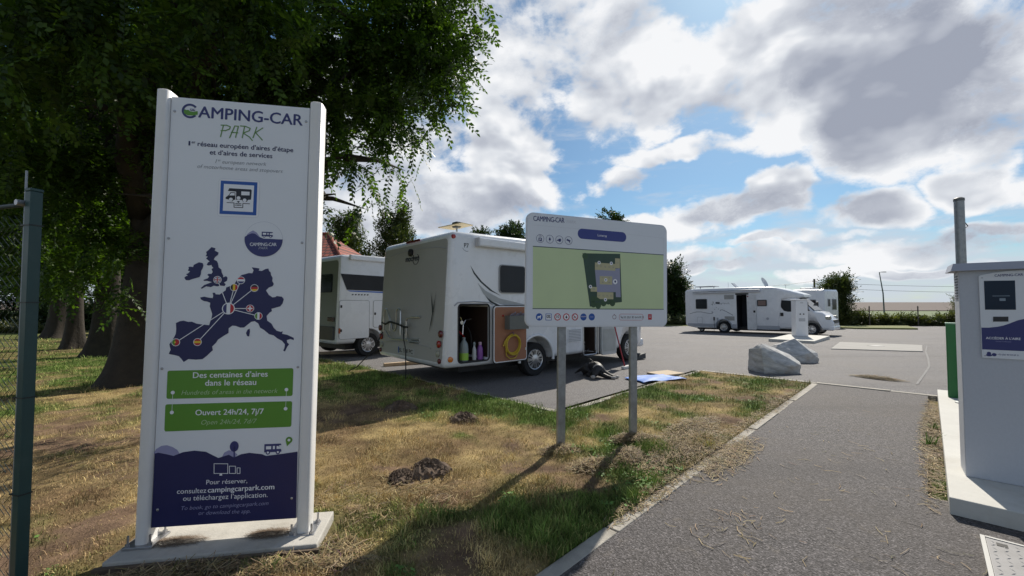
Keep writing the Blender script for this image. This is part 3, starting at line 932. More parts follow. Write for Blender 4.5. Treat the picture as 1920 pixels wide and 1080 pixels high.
def straw(name, spots, label, tall=0.0):
    """loose dry cuttings: (x, y, rx, ry, angle, count, pile height)"""
    xs, ys, hs = [], [], []
    for (cx, cy, rx, ry, ang, cnt, hh) in spots:
        r = np.sqrt(RNG.uniform(0, 1, cnt)) * RNG.uniform(0.55, 1.2, cnt)
        a = RNG.uniform(0, 2 * np.pi, cnt)
        u, v = r * np.cos(a) * rx, r * np.sin(a) * ry
        xs.append(cx + u * math.cos(ang) - v * math.sin(ang))
        ys.append(cy + u * math.sin(ang) + v * math.cos(ang))
        hs.append(np.clip(1 - r * r, 0, 1) * hh * RNG.uniform(0.2, 1.0, cnt))
    x, y, h = np.concatenate(xs), np.concatenate(ys), np.concatenate(hs)
    n = len(x)
    L = RNG.uniform(0.03, 0.12, n)
    a = RNG.uniform(0, 2 * np.pi, n)
    z = zg(y) + 0.014 + h + np.where(is_grass(x, y), 0.02, 0.0)
    tilt = RNG.normal(0, 0.22, n) * (h > 0.01)
    dx, dy, dz = np.cos(a) * L / 2, np.sin(a) * L / 2, np.abs(np.sin(tilt) * L / 2)
    w = RNG.uniform(0.0012, 0.0026, n)
    wx, wy = -np.sin(a) * w, np.cos(a) * w
    bend = RNG.uniform(-0.25, 0.25, n)
    P = np.zeros((n, 6, 3))
    for k, s in enumerate((-1, 0, 1)):
        off = bend * L * (1 - s * s)
        bx, by, bz = x + dx * s - np.sin(a) * off, y + dy * s + np.cos(a) * off, z + dz * (1 + s)
        P[:, k * 2] = np.stack([bx - wx, by - wy, bz], 1)
        P[:, k * 2 + 1] = np.stack([bx + wx, by + wy, bz + 0.001], 1)
    k = (np.arange(n) * 6)[:, None]
    Q = np.concatenate([k + np.array([[0, 1, 3, 2]]), k + np.array([[2, 3, 5, 4]])], 1).reshape(-1, 4)
    c = np.array([0.30, 0.225, 0.12]) * RNG.uniform(0.25, 1.35, (n, 1)) * np.array([1, 1, 1]) + RNG.normal(0, .012, (n, 3))
    o = big_mesh(name, P.reshape(-1, 3), Q, grass_m, cols=np.repeat(np.clip(c, .02, 1), 6, 0))
    return tag(o, label, "straw", kind="stuff")


ANG = math.atan2(TY, TX)
lawn_grass()
straw("dry_grass_clippings",
      [(*tn(4.15, -1.74), 0.85, 0.24, ANG, 4600, 0.03), (*tn(3.55, -2.0), 0.26, 0.15, ANG + .3, 1700, 0.05), (*tn(4.9, -1.95), 0.7, 0.22, ANG, 1500, 0.02), (*tn(4.0, -2.25), 0.2, 0.12, ANG - .4, 900, 0.05), (*tn(4.3, -1.38), 0.75, 0.2, ANG, 1500, 0.01),
       (0.46, 4.12, 0.2, 0.12, 0.3, 700, 0.03), (1.3, 4.45, 0.3, 0.14, 0.2, 800, 0.03), (0.75, 3.75, 0.3, 0.14, 0.4, 700, 0.035),
       (*tn(3.1, -1.5), 0.7, 0.08, ANG, 500, 0.01), (*tn(6.5, -1.55), 2.2, 0.12, ANG, 1100, 0.01), (-1.55, 2.26, 0.8, 0.10, 0.15, 2600, 0.03), (-1.0, 2.45, 0.2, 0.2, 0.2, 350, 0.02), (-1.0, 3.1, .7, .4, 0, 500, .01), (-3.2, 4.2, 1.6, 1.0, 0, 1500, .01)],
      "tangled dry grass clippings heaped along the kerb and signs")
straw("straw_on_pavement",
      [(*tn(6.6, 0.0), 2.3, 0.10, ANG, 3000, 0.012), (*tn(10.7, -0.72), 0.42, 0.16, ANG + 1.4, 1500, 0.025), (*tn(2.8, 0.1), 1.3, 0.4, ANG, 40, 0.0), (*tn(4.0, -0.6), 3.0, 0.8, ANG, 110, 0.0), (*tn(3.0, -.9), .5, .18, ANG, 50, 0.0)],
      "scattered straw on the footpath and along the concrete plinth")

def clover():
    """small round leaves of clover and plantain in the green patches"""
    N = 60000
    x, y = rings(N, 1.9, 11.0, -50.0, 40.0)
    g = greenness(x, y)
    ok = is_grass(x, y) & (fbm(x * 2.3, y * 2.3, 64, 3) > .5) & (g > .45) & (RNG.uniform(0, 1, N) < .45)
    x, y = x[ok], y[ok]
    n = len(x)
    z = zg(y) + 0.02 + lawn_h(x, y) + RNG.uniform(0, .03, n)
    a = RNG.uniform(0, 6.28, n)
    L = RNG.uniform(.008, .02, n)
    tl = RNG.uniform(-.5, .5, n)
    d = np.stack([np.cos(a), np.sin(a), tl], 1) * L[:, None]
    w = np.stack([-np.sin(a), np.cos(a), RNG.uniform(-.4, .4, n)], 1) * L[:, None] * .7
    p = np.stack([x, y, z], 1)
    P = np.stack([p - d, p + w, p + d, p - w], 1).reshape(-1, 3)
    Q = np.arange(n * 4).reshape(-1, 4)
    c = np.array([.10, .19, .04]) * RNG.uniform(.5, 1.3, (n, 1))
    o = big_mesh("clover_leaves", P, Q, grass_m, cols=np.repeat(c, 4, 0))
    tag(o, "small round clover leaves in the green patches of the lawn", "clover", kind="stuff")


clover()

# green weeds at the plinth edge
def weed(name, cx, cy, zb, n, h, label, col=(0.13, 0.24, 0.04)):
    x = cx + RNG.normal(0, 0.02, n)
    y = cy + RNG.normal(0, 0.02, n)
    c = np.array(col) * RNG.uniform(0.6, 1.3, (n, 1))
    o = blades(name, x, y, np.full(n, zb), RNG.uniform(0.5, 1.0, n) * h, np.full(n, 0.009), RNG.uniform(0.3, 1.3, n), c, grass_m, label)
    o["kind"] = "thing"
    o["category"] = "weed"
    return o


weed("grass_tuft", *tn(6.05, -0.02), 0.012, 26, 0.2, "bright green grass tuft against the edge of the concrete plinth, the nearer one")
weed("grass_tuft", *tn(6.85, 0.0), 0.012, 22, 0.15, "bright green grass tuft against the edge of the concrete plinth, the farther one")
weed("grass_tuft", -1.28, 2.28, 0.02, 40, 0.11, "fresh green grass tuft in front of the tall sign's concrete foot")

# --- soil mounds
soil_m = mat("mole_soil", (0.11, 0.078, 0.056), 0.97, var=0.4, scale=14.0, bump=0.7, bscale=60.0)


def soil_mound(cx, cy, r, h, label):
    b = MB()
    n, k = 26, 7
    vs = [(0, 0, h)]
    for i in range(1, k + 1):
        for j in range(n):
            a = 2 * math.pi * j / n
            q = i / k
            rr = r * q * (1 + 0.22 * math.sin(3 * a + cx * 7) + 0.12 * random.uniform(-1, 1))
            vs.append((rr * math.cos(a), rr * math.sin(a), max(h * (1 - q * q) * (1 + random.uniform(-.3, .3)), 0) - (0.03 if i == k else 0)))
    fs = [(0, 1 + j, 1 + (j + 1) % n) for j in range(n)]
    for i in range(k - 1):
        for j in range(n):
            p, q = 1 + i * n + j, 1 + i * n + (j + 1) % n
            fs.append((p, p + n, q + n, q))
    b.add(vs, fs)
    for _ in range(130):
        a, q = random.uniform(0, 6.28), random.random() ** 0.6 * 1.25
        s = random.uniform(0.006, 0.022) * (1 if q < 1 else .7)
        px, py, pz = r * q * math.cos(a), r * q * math.sin(a), max(h * (1 - q * q), 0) + s * 0.2
        b.add([(px + s * random.uniform(.6, 1.2), py, pz), (px - s * random.uniform(.6, 1.2), py, pz), (px, py + s, pz), (px, py - s, pz), (px, py, pz + s), (px, py, pz - s)],
              [(0, 2, 4), (2, 1, 4), (1, 3, 4), (3, 0, 4), (2, 0, 5), (1, 2, 5), (3, 1, 5), (0, 3, 5)])
    o = b.build("soil_mound", soil_m)
    o.location = (cx, cy, 0.022)
    return tag(o, label, "soil mound", "molehills on the lawn")


soil_mound(-0.70, 3.62, 0.175, 0.09, "largest crumbly brown molehill, in the middle of the dry lawn")
soil_mound(-0.90, 3.50, 0.11, 0.05, "small brown molehill touching the nearer side of the largest one")
soil_mound(-1.51, 5.75, 0.21, 0.09, "dark brown molehill at the edge of the near motorhome's shadow")
soil_mound(-0.60, 5.22, 0.17, 0.08, "brown molehill between the green patch and the dry lawn, nearest the parking bay's corner")

# ================================================================== SIGNS
white_panel = mat("sign_white", (0.74, 0.76, 0.79), 0.42, var=0.03, scale=1.5, spec=0.4)
white_post = mat("sign_post_white", (0.72, 0.71, 0.69), 0.38, var=0.04, scale=3.0, spec=0.5, dirt=2.0, dirt_col=(0.55, 0.52, 0.45))
navy = mat("print_navy", (0.012, 0.014, 0.085), 0.45, var=0.06)
navy_soft = mat("print_navy_soft", (0.03, 0.035, 0.15), 0.45, var=0.05)
mauve = mat("print_mauve", (0.30, 0.30, 0.48), 0.45, var=0.04)
green = mat("print_green", (0.10, 0.27, 0.025), 0.45, var=0.04)
green_dark = mat("print_pen_green", (0.13, 0.26, 0.07), 0.45, var=0.04)
print_white = mat("print_white", (0.78, 0.79, 0.82), 0.45, var=0.02)
print_pale = mat("print_pale_grey", (0.52, 0.54, 0.58), 0.45, var=0.02)
pale_green = mat("print_pale_green", (0.45, 0.58, 0.36), 0.45, var=0.02)
print_grey = mat("print_grey", (0.20, 0.21, 0.24), 0.45, var=0.02)
blue = mat("print_blue", (0.012, 0.085, 0.36), 0.45, var=0.04)
black_ink = mat("print_black", (0.012, 0.013, 0.02), 0.45, var=0.05)
red_ink = mat("print_red", (0.48, 0.015, 0.03), 0.45, var=0.04)
yellow_ink = mat("print_yellow", (0.75, 0.52, 0.03), 0.45, var=0.04)
galv = mat("galvanised_steel", (0.30, 0.315, 0.33), 0.5, 0.75, var=0.25, scale=18.0, bump=0.1)
zinc = mat("zinc_bolt", (0.42, 0.42, 0.43), 0.4, 0.9, var=0.15)
concrete = mat("concrete_cast", (0.44, 0.42, 0.38), 0.9, var=0.18, scale=4.0, bump=0.25, bscale=45.0, dirt=2.4, dirt_col=(0.22, 0.19, 0.14))
concrete_new = mat("concrete_smooth", (0.52, 0.51, 0.47), 0.85, var=0.12, scale=2.5, bump=0.12, bscale=50.0, dirt=1.6, dirt_col=(0.36, 0.33, 0.27))


def camper_icon(b, x0, z0, w, h, y, cut, flip=False):
    """little camper van drawn as flat print: body on b, windows and wheels on cut"""
    def P(u, v):
        return (x0 + (w * (1 - u) if flip else w * u), z0 + h * v)
    b.flat([P(0, .22), P(0, 1), P(.95, 1), P(1.0, .86), P(.86, .84), P(.86, .62), P(1, .42), P(1, .22)], y)
    for (u0, u1) in ((.1, .4), (.5, .62)):
        cut.flat([P(u0, .5), P(u0, .8), P(u1, .8), P(u1, .5)], y - .0004)
    cut.flat([P(.72, .5), P(.72, .78), P(.82, .78), P(.93, .5)], y - .0004)
    for u in (.22, .8):
        b.disc(P(u, .2), h * .2, y - .0002, 14)
        cut.disc(P(u, .2), h * .1, y - .0005, 12)


def build_totem():
    W, H, zb = TOTEM_POSE[5], TOTEM_POSE[6], 0.17
    T = thing("totem_sign", "tall white welcome sign with navy map of Europe on a concrete foot", "sign", matrix=pose(TOTEM_POSE, zb))

    def S(p):
        return (p[0], p[1] + zb)

    def SS(q):
        return [S(p) for p in q]
    pan = MB().box((0, 0.0, zb), (W, 0.035, zb + H), bev=0.002).build("panel", white_panel, T)
    back = MB().box((0.0, 0.037, zb), (W, 0.07, zb + H)).build("back_panel", white_post, T)
    for x0, x1 in ((-0.074, -0.002), (W + 0.002, W + 0.078)):
        pts = []
        for k in range(20):
            a = 2 * math.pi * k / 20
            cx, cy = (x0 + x1) / 2, 0.035
            sx, sy = (x1 - x0) / 2, 0.062
            ex = lambda v: math.copysign(abs(v) ** 0.55, v)
            pts.append((cx + sx * ex(math.cos(a)), cy + sy * ex(math.sin(a))))
        b = MB()
        n = len(pts)
        z0, z1 = 0.085, zb + H + 0.03
        b.add([(x, y, z0) for x, y in pts] + [(x, y, z1) for x, y in pts] + [((x - (x0 + x1) / 2) * .86 + (x0 + x1) / 2, (y - .035) * .86 + .035, z1 + .006) for x, y in pts],
              [(i, (i + 1) % n, (i + 1) % n + n, i + n) for i in range(n)] + [(i + n, (i + 1) % n + n, (i + 1) % n + 2 * n, i + 2 * n) for i in range(n)] + [tuple(2 * n + i for i in range(n))])
        b.build("post", white_post, T, autosmooth=50)
        px = (x0 + x1) / 2
        fp = MB().box((px - 0.075, -0.05, 0.078), (px + 0.075, 0.12, 0.092), bev=0.002).build("foot_plate", zinc, T)
        for (ox, oy) in ((-0.055, -0.033), (0.055, -0.033), (0.055, 0.10)):
            MB().tube([(px + ox, oy, 0.085), (px + ox, oy, 0.15)], 0.006, 8).lathe([(0.013, 0.092), (0.013, 0.106)], 6, 'z', (px + ox, oy, 0)).build("anchor_bolt", zinc, fp)
    # screws of the panel
    for (x, z) in ((0.02, 2.42), (W - .02, 2.42), (0.02, 1.66), (W - .02, 1.66), (0.018, .90), (W - .02, .90), (0.03, 0.10), (W - .03, 0.12)):
        MB().lathe([(0.0075, 0.0), (0.0075, -0.003), (0.004, -0.0045)], 10, 'y', (x, 0, z + zb)).build("screw", zinc, pan)
    y1, y2, y3, y4, y5 = -0.0006, -0.0012, -0.0018, -0.0024, -0.0030
    # logo: ring C with a green hill and small camper, then the letters
    c = S(LOGO_C[0])
    b = MB()
    r0, r1 = 0.032, 0.0445
    n = 30
    arc = [rad(38 + (322 - 38) * k / n) for k in range(n + 1)]
    vs = [(c[0] + r * math.cos(a), y2, c[1] + r * math.sin(a)) for r in (r0, r1) for a in arc]
    b.add(vs, [(k, k + 1, k + n + 2, k + n + 1) for k in range(n)]).build("logo_ring", navy_soft, pan)
    hill = [(c[0] - .034, c[1] - .008), (c[0] - .030, c[1] + .008), (c[0] - .02, c[1] + .004), (c[0] - .008, c[1] + .006), (c[0], c[1] - .002), (c[0] + .02, c[1] - .004), (c[0] + .034, c[1] + .001), (c[0] + .042, c[1] + .002), (c[0] + .042, c[1] - .018), (c[0] + .02, c[1] - .026), (c[0] - .01, c[1] - .027), (c[0] - .028, c[1] - .02)]
    MB().flat(hill, y3).build("logo_hill", green, pan)
    b, cut = MB(), MB()
    camper_icon(b, c[0] + .0, c[1] + .0, .028, .014, y4, cut)
    b.build("logo_camper", navy_soft, pan)
    cut.build("logo_camper_window", print_white, pan)
    tt = TOTEM_TEXT

    def t(k, m, body=None, bold=0.0, shear=0.0, y=y2, h=None, dz=0.0, sp=1.0):
        p0, p1 = S(tt[k][0]), S(tt[k][1])
        text(body or k, (p0[0], p0[1] + dz), (p1[0], p1[1] + dz), y, m, pan, bold, shear, space=sp, height=h)
    t('AMPING-CAR', navy_soft, bold=0.02, h=0.068, sp=1.0)
    b = MB()
    for s in PARK_STROKES:
        b.stroke(SS(s), 0.0065, y2)
    b.build("handwritten_lettering", green_dark, pan)
    k = '1er réseau européen d’aires d’étape'
    p0, p1 = S(tt[k][0]), S(tt[k][1])
    w = p1[0] - p0[0]
    text("1", (p0[0] + w * .004, p0[1]), (p0[0] + w * .018, p0[1]), y2, navy, pan, 0.01, height=0.026)
    text("er", (p0[0] + w * .032, p0[1] + .014), (p0[0] + w * .066, p0[1] + .014), y2, navy, pan, 0.015)
    text("réseau européen d’aires d’étape", (p0[0] + w * .088, p0[1]), p1, y2, navy, pan, 0.018)
    t('et d’aires de services', navy, bold=0.018)
    k = '1st european network'
    p0, p1 = S(tt[k][0]), S(tt[k][1])
    w = p1[0] - p0[0]
    text("1", p0, (p0[0] + w * .03, p0[1]), y2, print_grey, pan, -.008, 0.25, height=.024)
    text("st", (p0[0] + w * .045, p0[1] + .012), (p0[0] + w * .10, p0[1] + .012), y2, print_grey, pan, -.008, 0.25)
    text("european network", (p0[0] + w * .135, p0[1]), p1, y2, print_grey, pan, -.008, 0.25)
    t('of motorhome areas and stopovers', print_grey, bold=-.008, shear=0.25)
    # square camper services sign
    q = [SS(a) for a in SIGN_SQ]
    MB().flat(rquad(q[0], 0.02), y1).build("sign_border", mat("print_border", (0.55, 0.57, 0.62), .45, var=.02), pan)
    MB().flat(rquad([((p[0] - .388) * .985 + .388, (p[1] - 1.917 - zb) * .985 + 1.917 + zb) for p in q[0]], 0.018), y1 - .0003).build("sign_field", print_white, pan)
    MB().flat(q[1], y2).build("sign_frame", blue, pan)
    MB().flat(q[2], y3).build("sign_centre", print_white, pan)
    b = MB().flat(SS(SIGN_VAN), y4).flat(SS(SIGN_CAB), y4).flat(SS(SIGN_TRI), y4)
    for s in SIGN_LINES:
        b.stroke(SS(s), 0.0042, y4)
    b.build("pictogram_camper", black_ink, pan)
    b = MB()
    for s in SIGN_WIN:
        b.flat(SS(s), y5)
    for s in SIGN_DOTS:
        b.disc(S(s), 0.0105, y5, 16)
    b.build("pictogram_window", print_white, pan)
    # round badge
    bc = S(BADGE[0])
    R_ = 0.107
    MB().disc(bc, R_, y1, 48).build("badge_rim", mat("print_badge_rim", (0.42, 0.44, 0.52), .45, var=.02), pan)
    MB().disc(bc, R_ - .0015, y1 - .0003, 48).build("badge_sky", white_panel, pan)
    MB().flat(SS(BADGE_BACK), y2).build("badge_far_hill", mauve, pan)
    hl = [p for p in SS(BADGE_HILL) if (p[0] - bc[0]) ** 2 + (p[1] - bc[1]) ** 2 < (R_ * .999) ** 2]
    low = [(bc[0] + R_ * math.cos(a), bc[1] + R_ * math.sin(a)) for a in np.linspace(rad(1.0), rad(-181.0), 36)]
    MB().flat(hl + low, y3).build("badge_hill", navy_soft, pan)
    b, cut = MB(), MB()
    camper_icon(b, 0.523, 1.683 + zb, 0.063, 0.036, y4, cut)
    b.build("badge_camper", navy_soft, pan)
    cut.build("badge_camper_window", print_white, pan)
    t('CAMPING-CAR badge', print_white, 'CAMPING-CAR', 0.012, y=y4, h=.02, sp=.9)
    t('PARK badge', print_pale, 'PARK', -.01, .25, y=y4)
    # map
    for poly in MAP_LAND:
        MB().flat(SS(poly), y2).build("map_land", navy, pan)
    fr = S(MAP_FLAGS['fr'])
    b = MB()
    for kf, p in MAP_FLAGS.items():
        if kf != 'fr':
            b.stroke([fr, S(p)], 0.0042, y3)
    b.build("map_link_line", print_white, pan)
    flags = {'gb': None, 'nl': ('h', red_ink, print_white, navy_soft), 'be': ('v', black_ink, yellow_ink, red_ink), 'de': ('h', black_ink, red_ink, yellow_ink), 'ch': None,
             'it': ('v', green, print_white, red_ink), 'fr': ('v', navy_soft, print_white, red_ink), 'pt': None, 'es': ('h', red_ink, yellow_ink, red_ink)}

    def clip(c, r, lo, hi, horiz):
        pts = []
        lo, hi = max(lo, -r), min(hi, r)
        vals = np.linspace(lo, hi, 9)
        a = [(v, math.sqrt(max(r * r - v * v, 0))) for v in vals] + [(v, -math.sqrt(max(r * r - v * v, 0))) for v in vals[::-1]]
        return [((c[0] + s, c[1] + v) if horiz else (c[0] + v, c[1] + s)) for v, s in a]
    for kf, p in MAP_FLAGS.items():
        c = S(p)
        r = 0.035 if kf == 'fr' else 0.0225
        MB().disc(c, r, y4, 28).build("flag_rim", print_white, pan)
        ri = r * .86
        f = flags[kf]
        yy = y4 - .0006
        if f:
            for i in range(3):
                lo, hi = (-ri + i * 2 * ri / 3, -ri + (i + 1) * 2 * ri / 3)
                if f[0] == 'h':
                    lo, hi = -hi, -lo
                MB().flat(clip(c, ri, lo, hi, f[0] == 'h'), yy).build("flag_stripe", f[1 + i], pan)
        elif kf == 'ch':
            MB().disc(c, ri, yy, 24).build("flag_field", red_ink, pan)
            MB().stroke([(c[0] - ri * .6, c[1]), (c[0] + ri * .6, c[1])], ri * .4, yy - .0003).stroke([(c[0], c[1] - ri * .6), (c[0], c[1] + ri * .6)], ri * .4, yy - .0004).build("flag_cross", print_white, pan)
        elif kf == 'pt':
            MB().flat(clip(c, ri, -ri, -ri * .2, False), yy).build("flag_stripe", green, pan)
            MB().flat(clip(c, ri, -ri * .2, ri, False), yy).build("flag_stripe", red_ink, pan)
            MB().disc((c[0] - ri * .2, c[1]), ri * .25, yy - .0003, 12).build("flag_emblem", yellow_ink, pan)
        else:
            MB().disc(c, ri, yy, 24).build("flag_field", navy_soft, pan)
            b = MB()
            for a in (40, 140):
                dx, dz = ri * .95 * math.cos(rad(a)), ri * .95 * math.sin(rad(a))
                b.stroke([(c[0] - dx, c[1] - dz), (c[0] + dx, c[1] + dz)], ri * .26, yy - .0002)
            b.stroke([(c[0] - ri * .95, c[1]), (c[0] + ri * .95, c[1])], ri * .5, yy - .0004).stroke([(c[0], c[1] - ri * .95), (c[0], c[1] + ri * .95)], ri * .5, yy - .0005)
            b.build("flag_saltire", print_white, pan)
            MB().stroke([(c[0] - ri * .95, c[1]), (c[0] + ri * .95, c[1])], ri * .25, yy - .0008).stroke([(c[0], c[1] - ri * .95), (c[0], c[1] + ri * .95)], ri * .25, yy - .0009).build("flag_cross", red_ink, pan)
    # green boxes
    for q in GREEN_BOX:
        MB().flat(rquad(SS(q), 0.012), y2).build("green_box", green, pan)
    gd = SS(GREEN_DOTS)
    for p in gd:
        MB().disc(p, 0.0105, y4, 18).build("link_dot", print_white, pan)
    MB().stroke([gd[0], gd[1]], 0.002, y3).build("link_line", print_white, pan)
    MB().stroke([gd[2], gd[3]], 0.002, y3).build("link_line", print_white, pan)
    t('Des centaines d’aires', print_white, bold=0.016, y=y3)
    t('dans le réseau', print_white, bold=0.016, y=y3)
    t('Hundreds of areas in the network', pale_green, bold=-.008, shear=.25, y=y3)
    t('Ouvert 24h/24, 7j/7', print_white, bold=0.016, y=y3)
    t('Open 24h/24, 7d/7', pale_green, bold=-.008, shear=.25, y=y3)
    # navy foot of the print
    for q in MAUVE:
        MB().flat(SS(q), y1).build("print_far_hill", mauve, pan)
    top = [(min(max(p[0], 0.0015), W - .0015), p[1] + zb) for p in NAVY]
    MB().flat([(0.0015, zb + .002)] + top + [(W - .0015, zb + .002)], y2).build("print_hill", navy, pan)
    pt = SS(PRINT_TREE)
    MB().disc(pt[0], 0.024, y3, 24, 0.031).stroke([pt[0], pt[3]], 0.007, y3).build("print_tree", navy_soft, pan)
    b, cut = MB(), MB()
    camper_icon(b, 0.581, 0.384 + zb, 0.095, 0.062, y3, cut)
    b.build("print_camper", navy_soft, pan)
    cut.build("print_camper_window", print_white, pan)
    pn = S(PIN[0])
    MB().disc(pn, 0.019, y3, 20).flat([(pn[0] - .018, pn[1] - .006), (pn[0] + .012, pn[1] - .014), (pn[0] - .010, pn[1] - .037)], y3 - .0001).build("map_pin", green, pan)
    MB().disc(pn, 0.008, y4, 16).build("map_pin_eye", white_panel, pan)
    b = MB()
    for q in DEVICES:
        q = SS(q)
        b.stroke(q + [q[0]], 0.0032, y3)
    q = SS(DEVICES[0])
    mx = (q[2][0] + q[3][0]) / 2
    b.flat([(mx - .008, q[2][1] - .010), (mx + .008, q[2][1] - .010), (mx + .006, q[2][1]), (mx - .006, q[2][1])], y3 - .0004)
    b.build("device_outline", print_white, pan)
    t('Pour réserver,', print_white, y=y3)
    t('consultez', print_white, y=y3)
    t('campingcarpark.com', print_white, bold=0.016, y=y3)
    t('ou téléchargez l’application.', print_white, y=y3)
    t('To book, go to campingcarpark.com', mauve, bold=-.006, shear=.25, y=y3)
    t('or download the app.', mauve, bold=-.006, shear=.25, y=y3)
    # concrete foot
    M = Matrix.Translation((TOTEM_POSE[0], TOTEM_POSE[1], 0)) @ Matrix.Rotation(TOTEM_POSE[2], 4, 'Z')
    f = thing("sign_foundation", "cracked pale concrete slab under the tall white sign", "concrete slab", matrix=M)
    MB().box((-0.14, -0.15, -0.1), (0.93, 0.24, 0.078), bev=0.008).build("slab", concrete, f)
    MB().box((-0.17, -0.178, -0.1), (0.95, -0.152, 0.06), bev=0.004).build("formwork_board", mat("wet_wood", (0.11, 0.08, 0.055), .95, var=.4, scale=8, bump=.4), f)
    # heaps of cuttings lying on the slab
    for (cx, rx, lab) in ((0.13, 0.16, "left pile of brown clippings on the tall sign's concrete slab"), (0.62, 0.12, "right pile of brown clippings on the tall sign's concrete slab")):
        b = MB()
        for _ in range(700):
            a, q = random.uniform(0, 6.28), random.random() ** .6
            px, py, pz = cx + rx * q * math.cos(a), 0.0 + .05 * q * math.sin(a), 0.08 + .012 * (1 - q) + random.uniform(0, .006)
            L, an = random.uniform(.012, .04), random.uniform(0, 3.14)
            dx, dy, w = L * math.cos(an), L * math.sin(an), .0016
            b.add([(px - dx, py - dy, pz), (px - dx, py - dy + w, pz), (px + dx, py + dy + w, pz + .003), (px + dx, py + dy, pz + .003)], [(0, 1, 2, 3)])
        o = b.build("clippings_pile", mat("brown_cuttings", (.17, .12, .08), .95, var=.5, scale=20))
        o.matrix_world = M
        tag(o, lab, "straw", kind="stuff")


build_totem()


def build_board():
    W, H, zb = BOARD_POSE[5], BOARD_POSE[6], 1.217
    T = thing("info_board", "white site plan board on two galvanised steel posts", "sign", matrix=pose(BOARD_POSE, zb))

    def S(p):
        return (p[0], p[1] + zb)

    def SS(q):
        return [S(p) for p in q]
    MB().prism(rrect(0, zb, W, zb + H, 0.075, 8), 0.0, 0.022).build("rim", mat("board_rim", (0.62, 0.65, 0.70), .45, .0, var=.05), T)
    pan = MB().prism(rrect(.012, zb + .012, W - .012, zb + H - .012, 0.065, 8), -0.004, 0.0).build("panel", mat("board_white", (0.66, 0.69, 0.74), .4, var=.03, scale=2), T)
    for x in (0.415, 1.27):
        p = MB().box((x - 0.042, 0.026, -0.25), (x + 0.042, 0.068, zb + H - 0.1), bev=0.006)
        p.box((x - 0.044, 0.024, 0.55 + .05 * x), (x + 0.044, 0.07, 0.556 + .05 * x))
        p.build("post", galv, T)
    y1, y2, y3, y4, y5 = -0.0046, -0.0052, -0.0058, -0.0064, -0.0070
    tt = BOARD_TEXT

    def t(k, m, bold=0.0, shear=0.0, y=y2, h=None, sp=1.0, body=None):
        text(body or k, S(tt[k][0]), S(tt[k][1]), y, m, pan, bold, shear, height=h, space=sp)
    t('CAMPING-CAR', navy_soft, .012, h=.05, sp=.93)
    t('PARK', print_pale, -.012, .25)
    a, c, r = S(PILL[0]), S(PILL[1]), 0.052
    MB().flat(rrect(a[0] - r, a[1] - r, c[0] + r, c[1] + r, r - .001, 10), y2).build("name_pill", mat("pill_blue", (0.035, 0.05, 0.23), .45, var=.03), pan)
    t('Luneray', print_white, y=y3)
    b = MB()
    for p in BOARD_ICONS:
        b.ring(S(p), 0.0385, 0.042, y2)
    b.build("icon_ring", navy_soft, pan)
    ic = [S(p) for p in BOARD_ICONS]
    b = MB().flat(rrect(ic[0][0] - .018, ic[0][1] - .026, ic[0][0] + .018, ic[0][1] + .008, .004), y2)
    b.flat(rrect(ic[1][0] - .010, ic[1][1] - .012, ic[1][0] + .010, ic[1][1] + .010, .004), y2).stroke([(ic[1][0], ic[1][1] - .012), (ic[1][0], ic[1][1] - .025)], .003, y2).stroke([(ic[1][0], ic[1][1] + .01), (ic[1][0], ic[1][1] + .022)], .005, y2)
    b.disc((ic[2][0] + .004, ic[2][1] - .004), .016, y2, 14).stroke([(ic[2][0] - .024, ic[2][1] - .008), (ic[2][0] + .016, ic[2][1] + .008)], .01, y2 - .0001)
    b.flat([(ic[3][0] - .024, ic[3][1] + .0), (ic[3][0] - .018, ic[3][1] + .016), (ic[3][0] + .022, ic[3][1] + .002), (ic[3][0] + .016, ic[3][1] - .014)], y2).stroke([(ic[3][0] + .006, ic[3][1] - .008), (ic[3][0] + .016, ic[3][1] - .024)], .006, y2)
    b.build("icon_symbol", navy_soft, pan)
    text("15", (ic[0][0] - .012, ic[0][1] + .013), (ic[0][0] + .012, ic[0][1] + .013), y2, navy_soft, pan)
    text("P", (ic[0][0] - .007, ic[0][1] - .022), (ic[0][0] + .008, ic[0][1] - .022), y3, print_white, pan, .02)
    gq = SS(BOARD_GREEN)
    MB().flat(gq, y1).build("plan_background", mat("plan_pale_green", (0.52, 0.62, 0.36), .45, var=.06, scale=1.5), pan)
    b = MB().stroke([gq[0], gq[1]], .008, y2).stroke([gq[3], gq[2]], .008, y2)
    b.build("plan_rule", mat("plan_rule", (.07, .10, .12), .45), pan)
    MB().stroke([(.065, gq[0][1] + .21), (.60, gq[0][1] + .21)], .0018, y2).stroke([(1.15, gq[0][1] + .2), (1.632, gq[0][1] + .19), (1.632, gq[0][1] + .005)], .0018, y2).build("thin_rule", print_pale, pan)
    MB().flat(SS(PLAN), y2).build("plan_lawn", mat("plan_dark_green", (.028, .065, .045), .45, var=.12, scale=12), pan)
    for p in PLAN_TREES:
        MB().disc(S(p), .034, y2 - .0003, 14).build("plan_tree", mat("plan_tree_green", (.03, .075, .03), .45, var=.2, scale=30), pan)
    MB().flat(SS(PLAN_LOT), y3).build("plan_lot", mat("plan_lilac", (.28, .29, .40), .45, var=.02), pan)
    for q in PLAN_SLOTS:
        MB().flat(SS(q), y3 - .0003).build("plan_bay", mat("plan_beige", (.45, .42, .25), .45, var=.02), pan)
    for k, p in PLAN_NUM.items():
        p = S(p)
        text(k, (p[0] - .0105, p[1] - .008), (p[0] + .0105, p[1] - .008), y4, print_grey, pan)
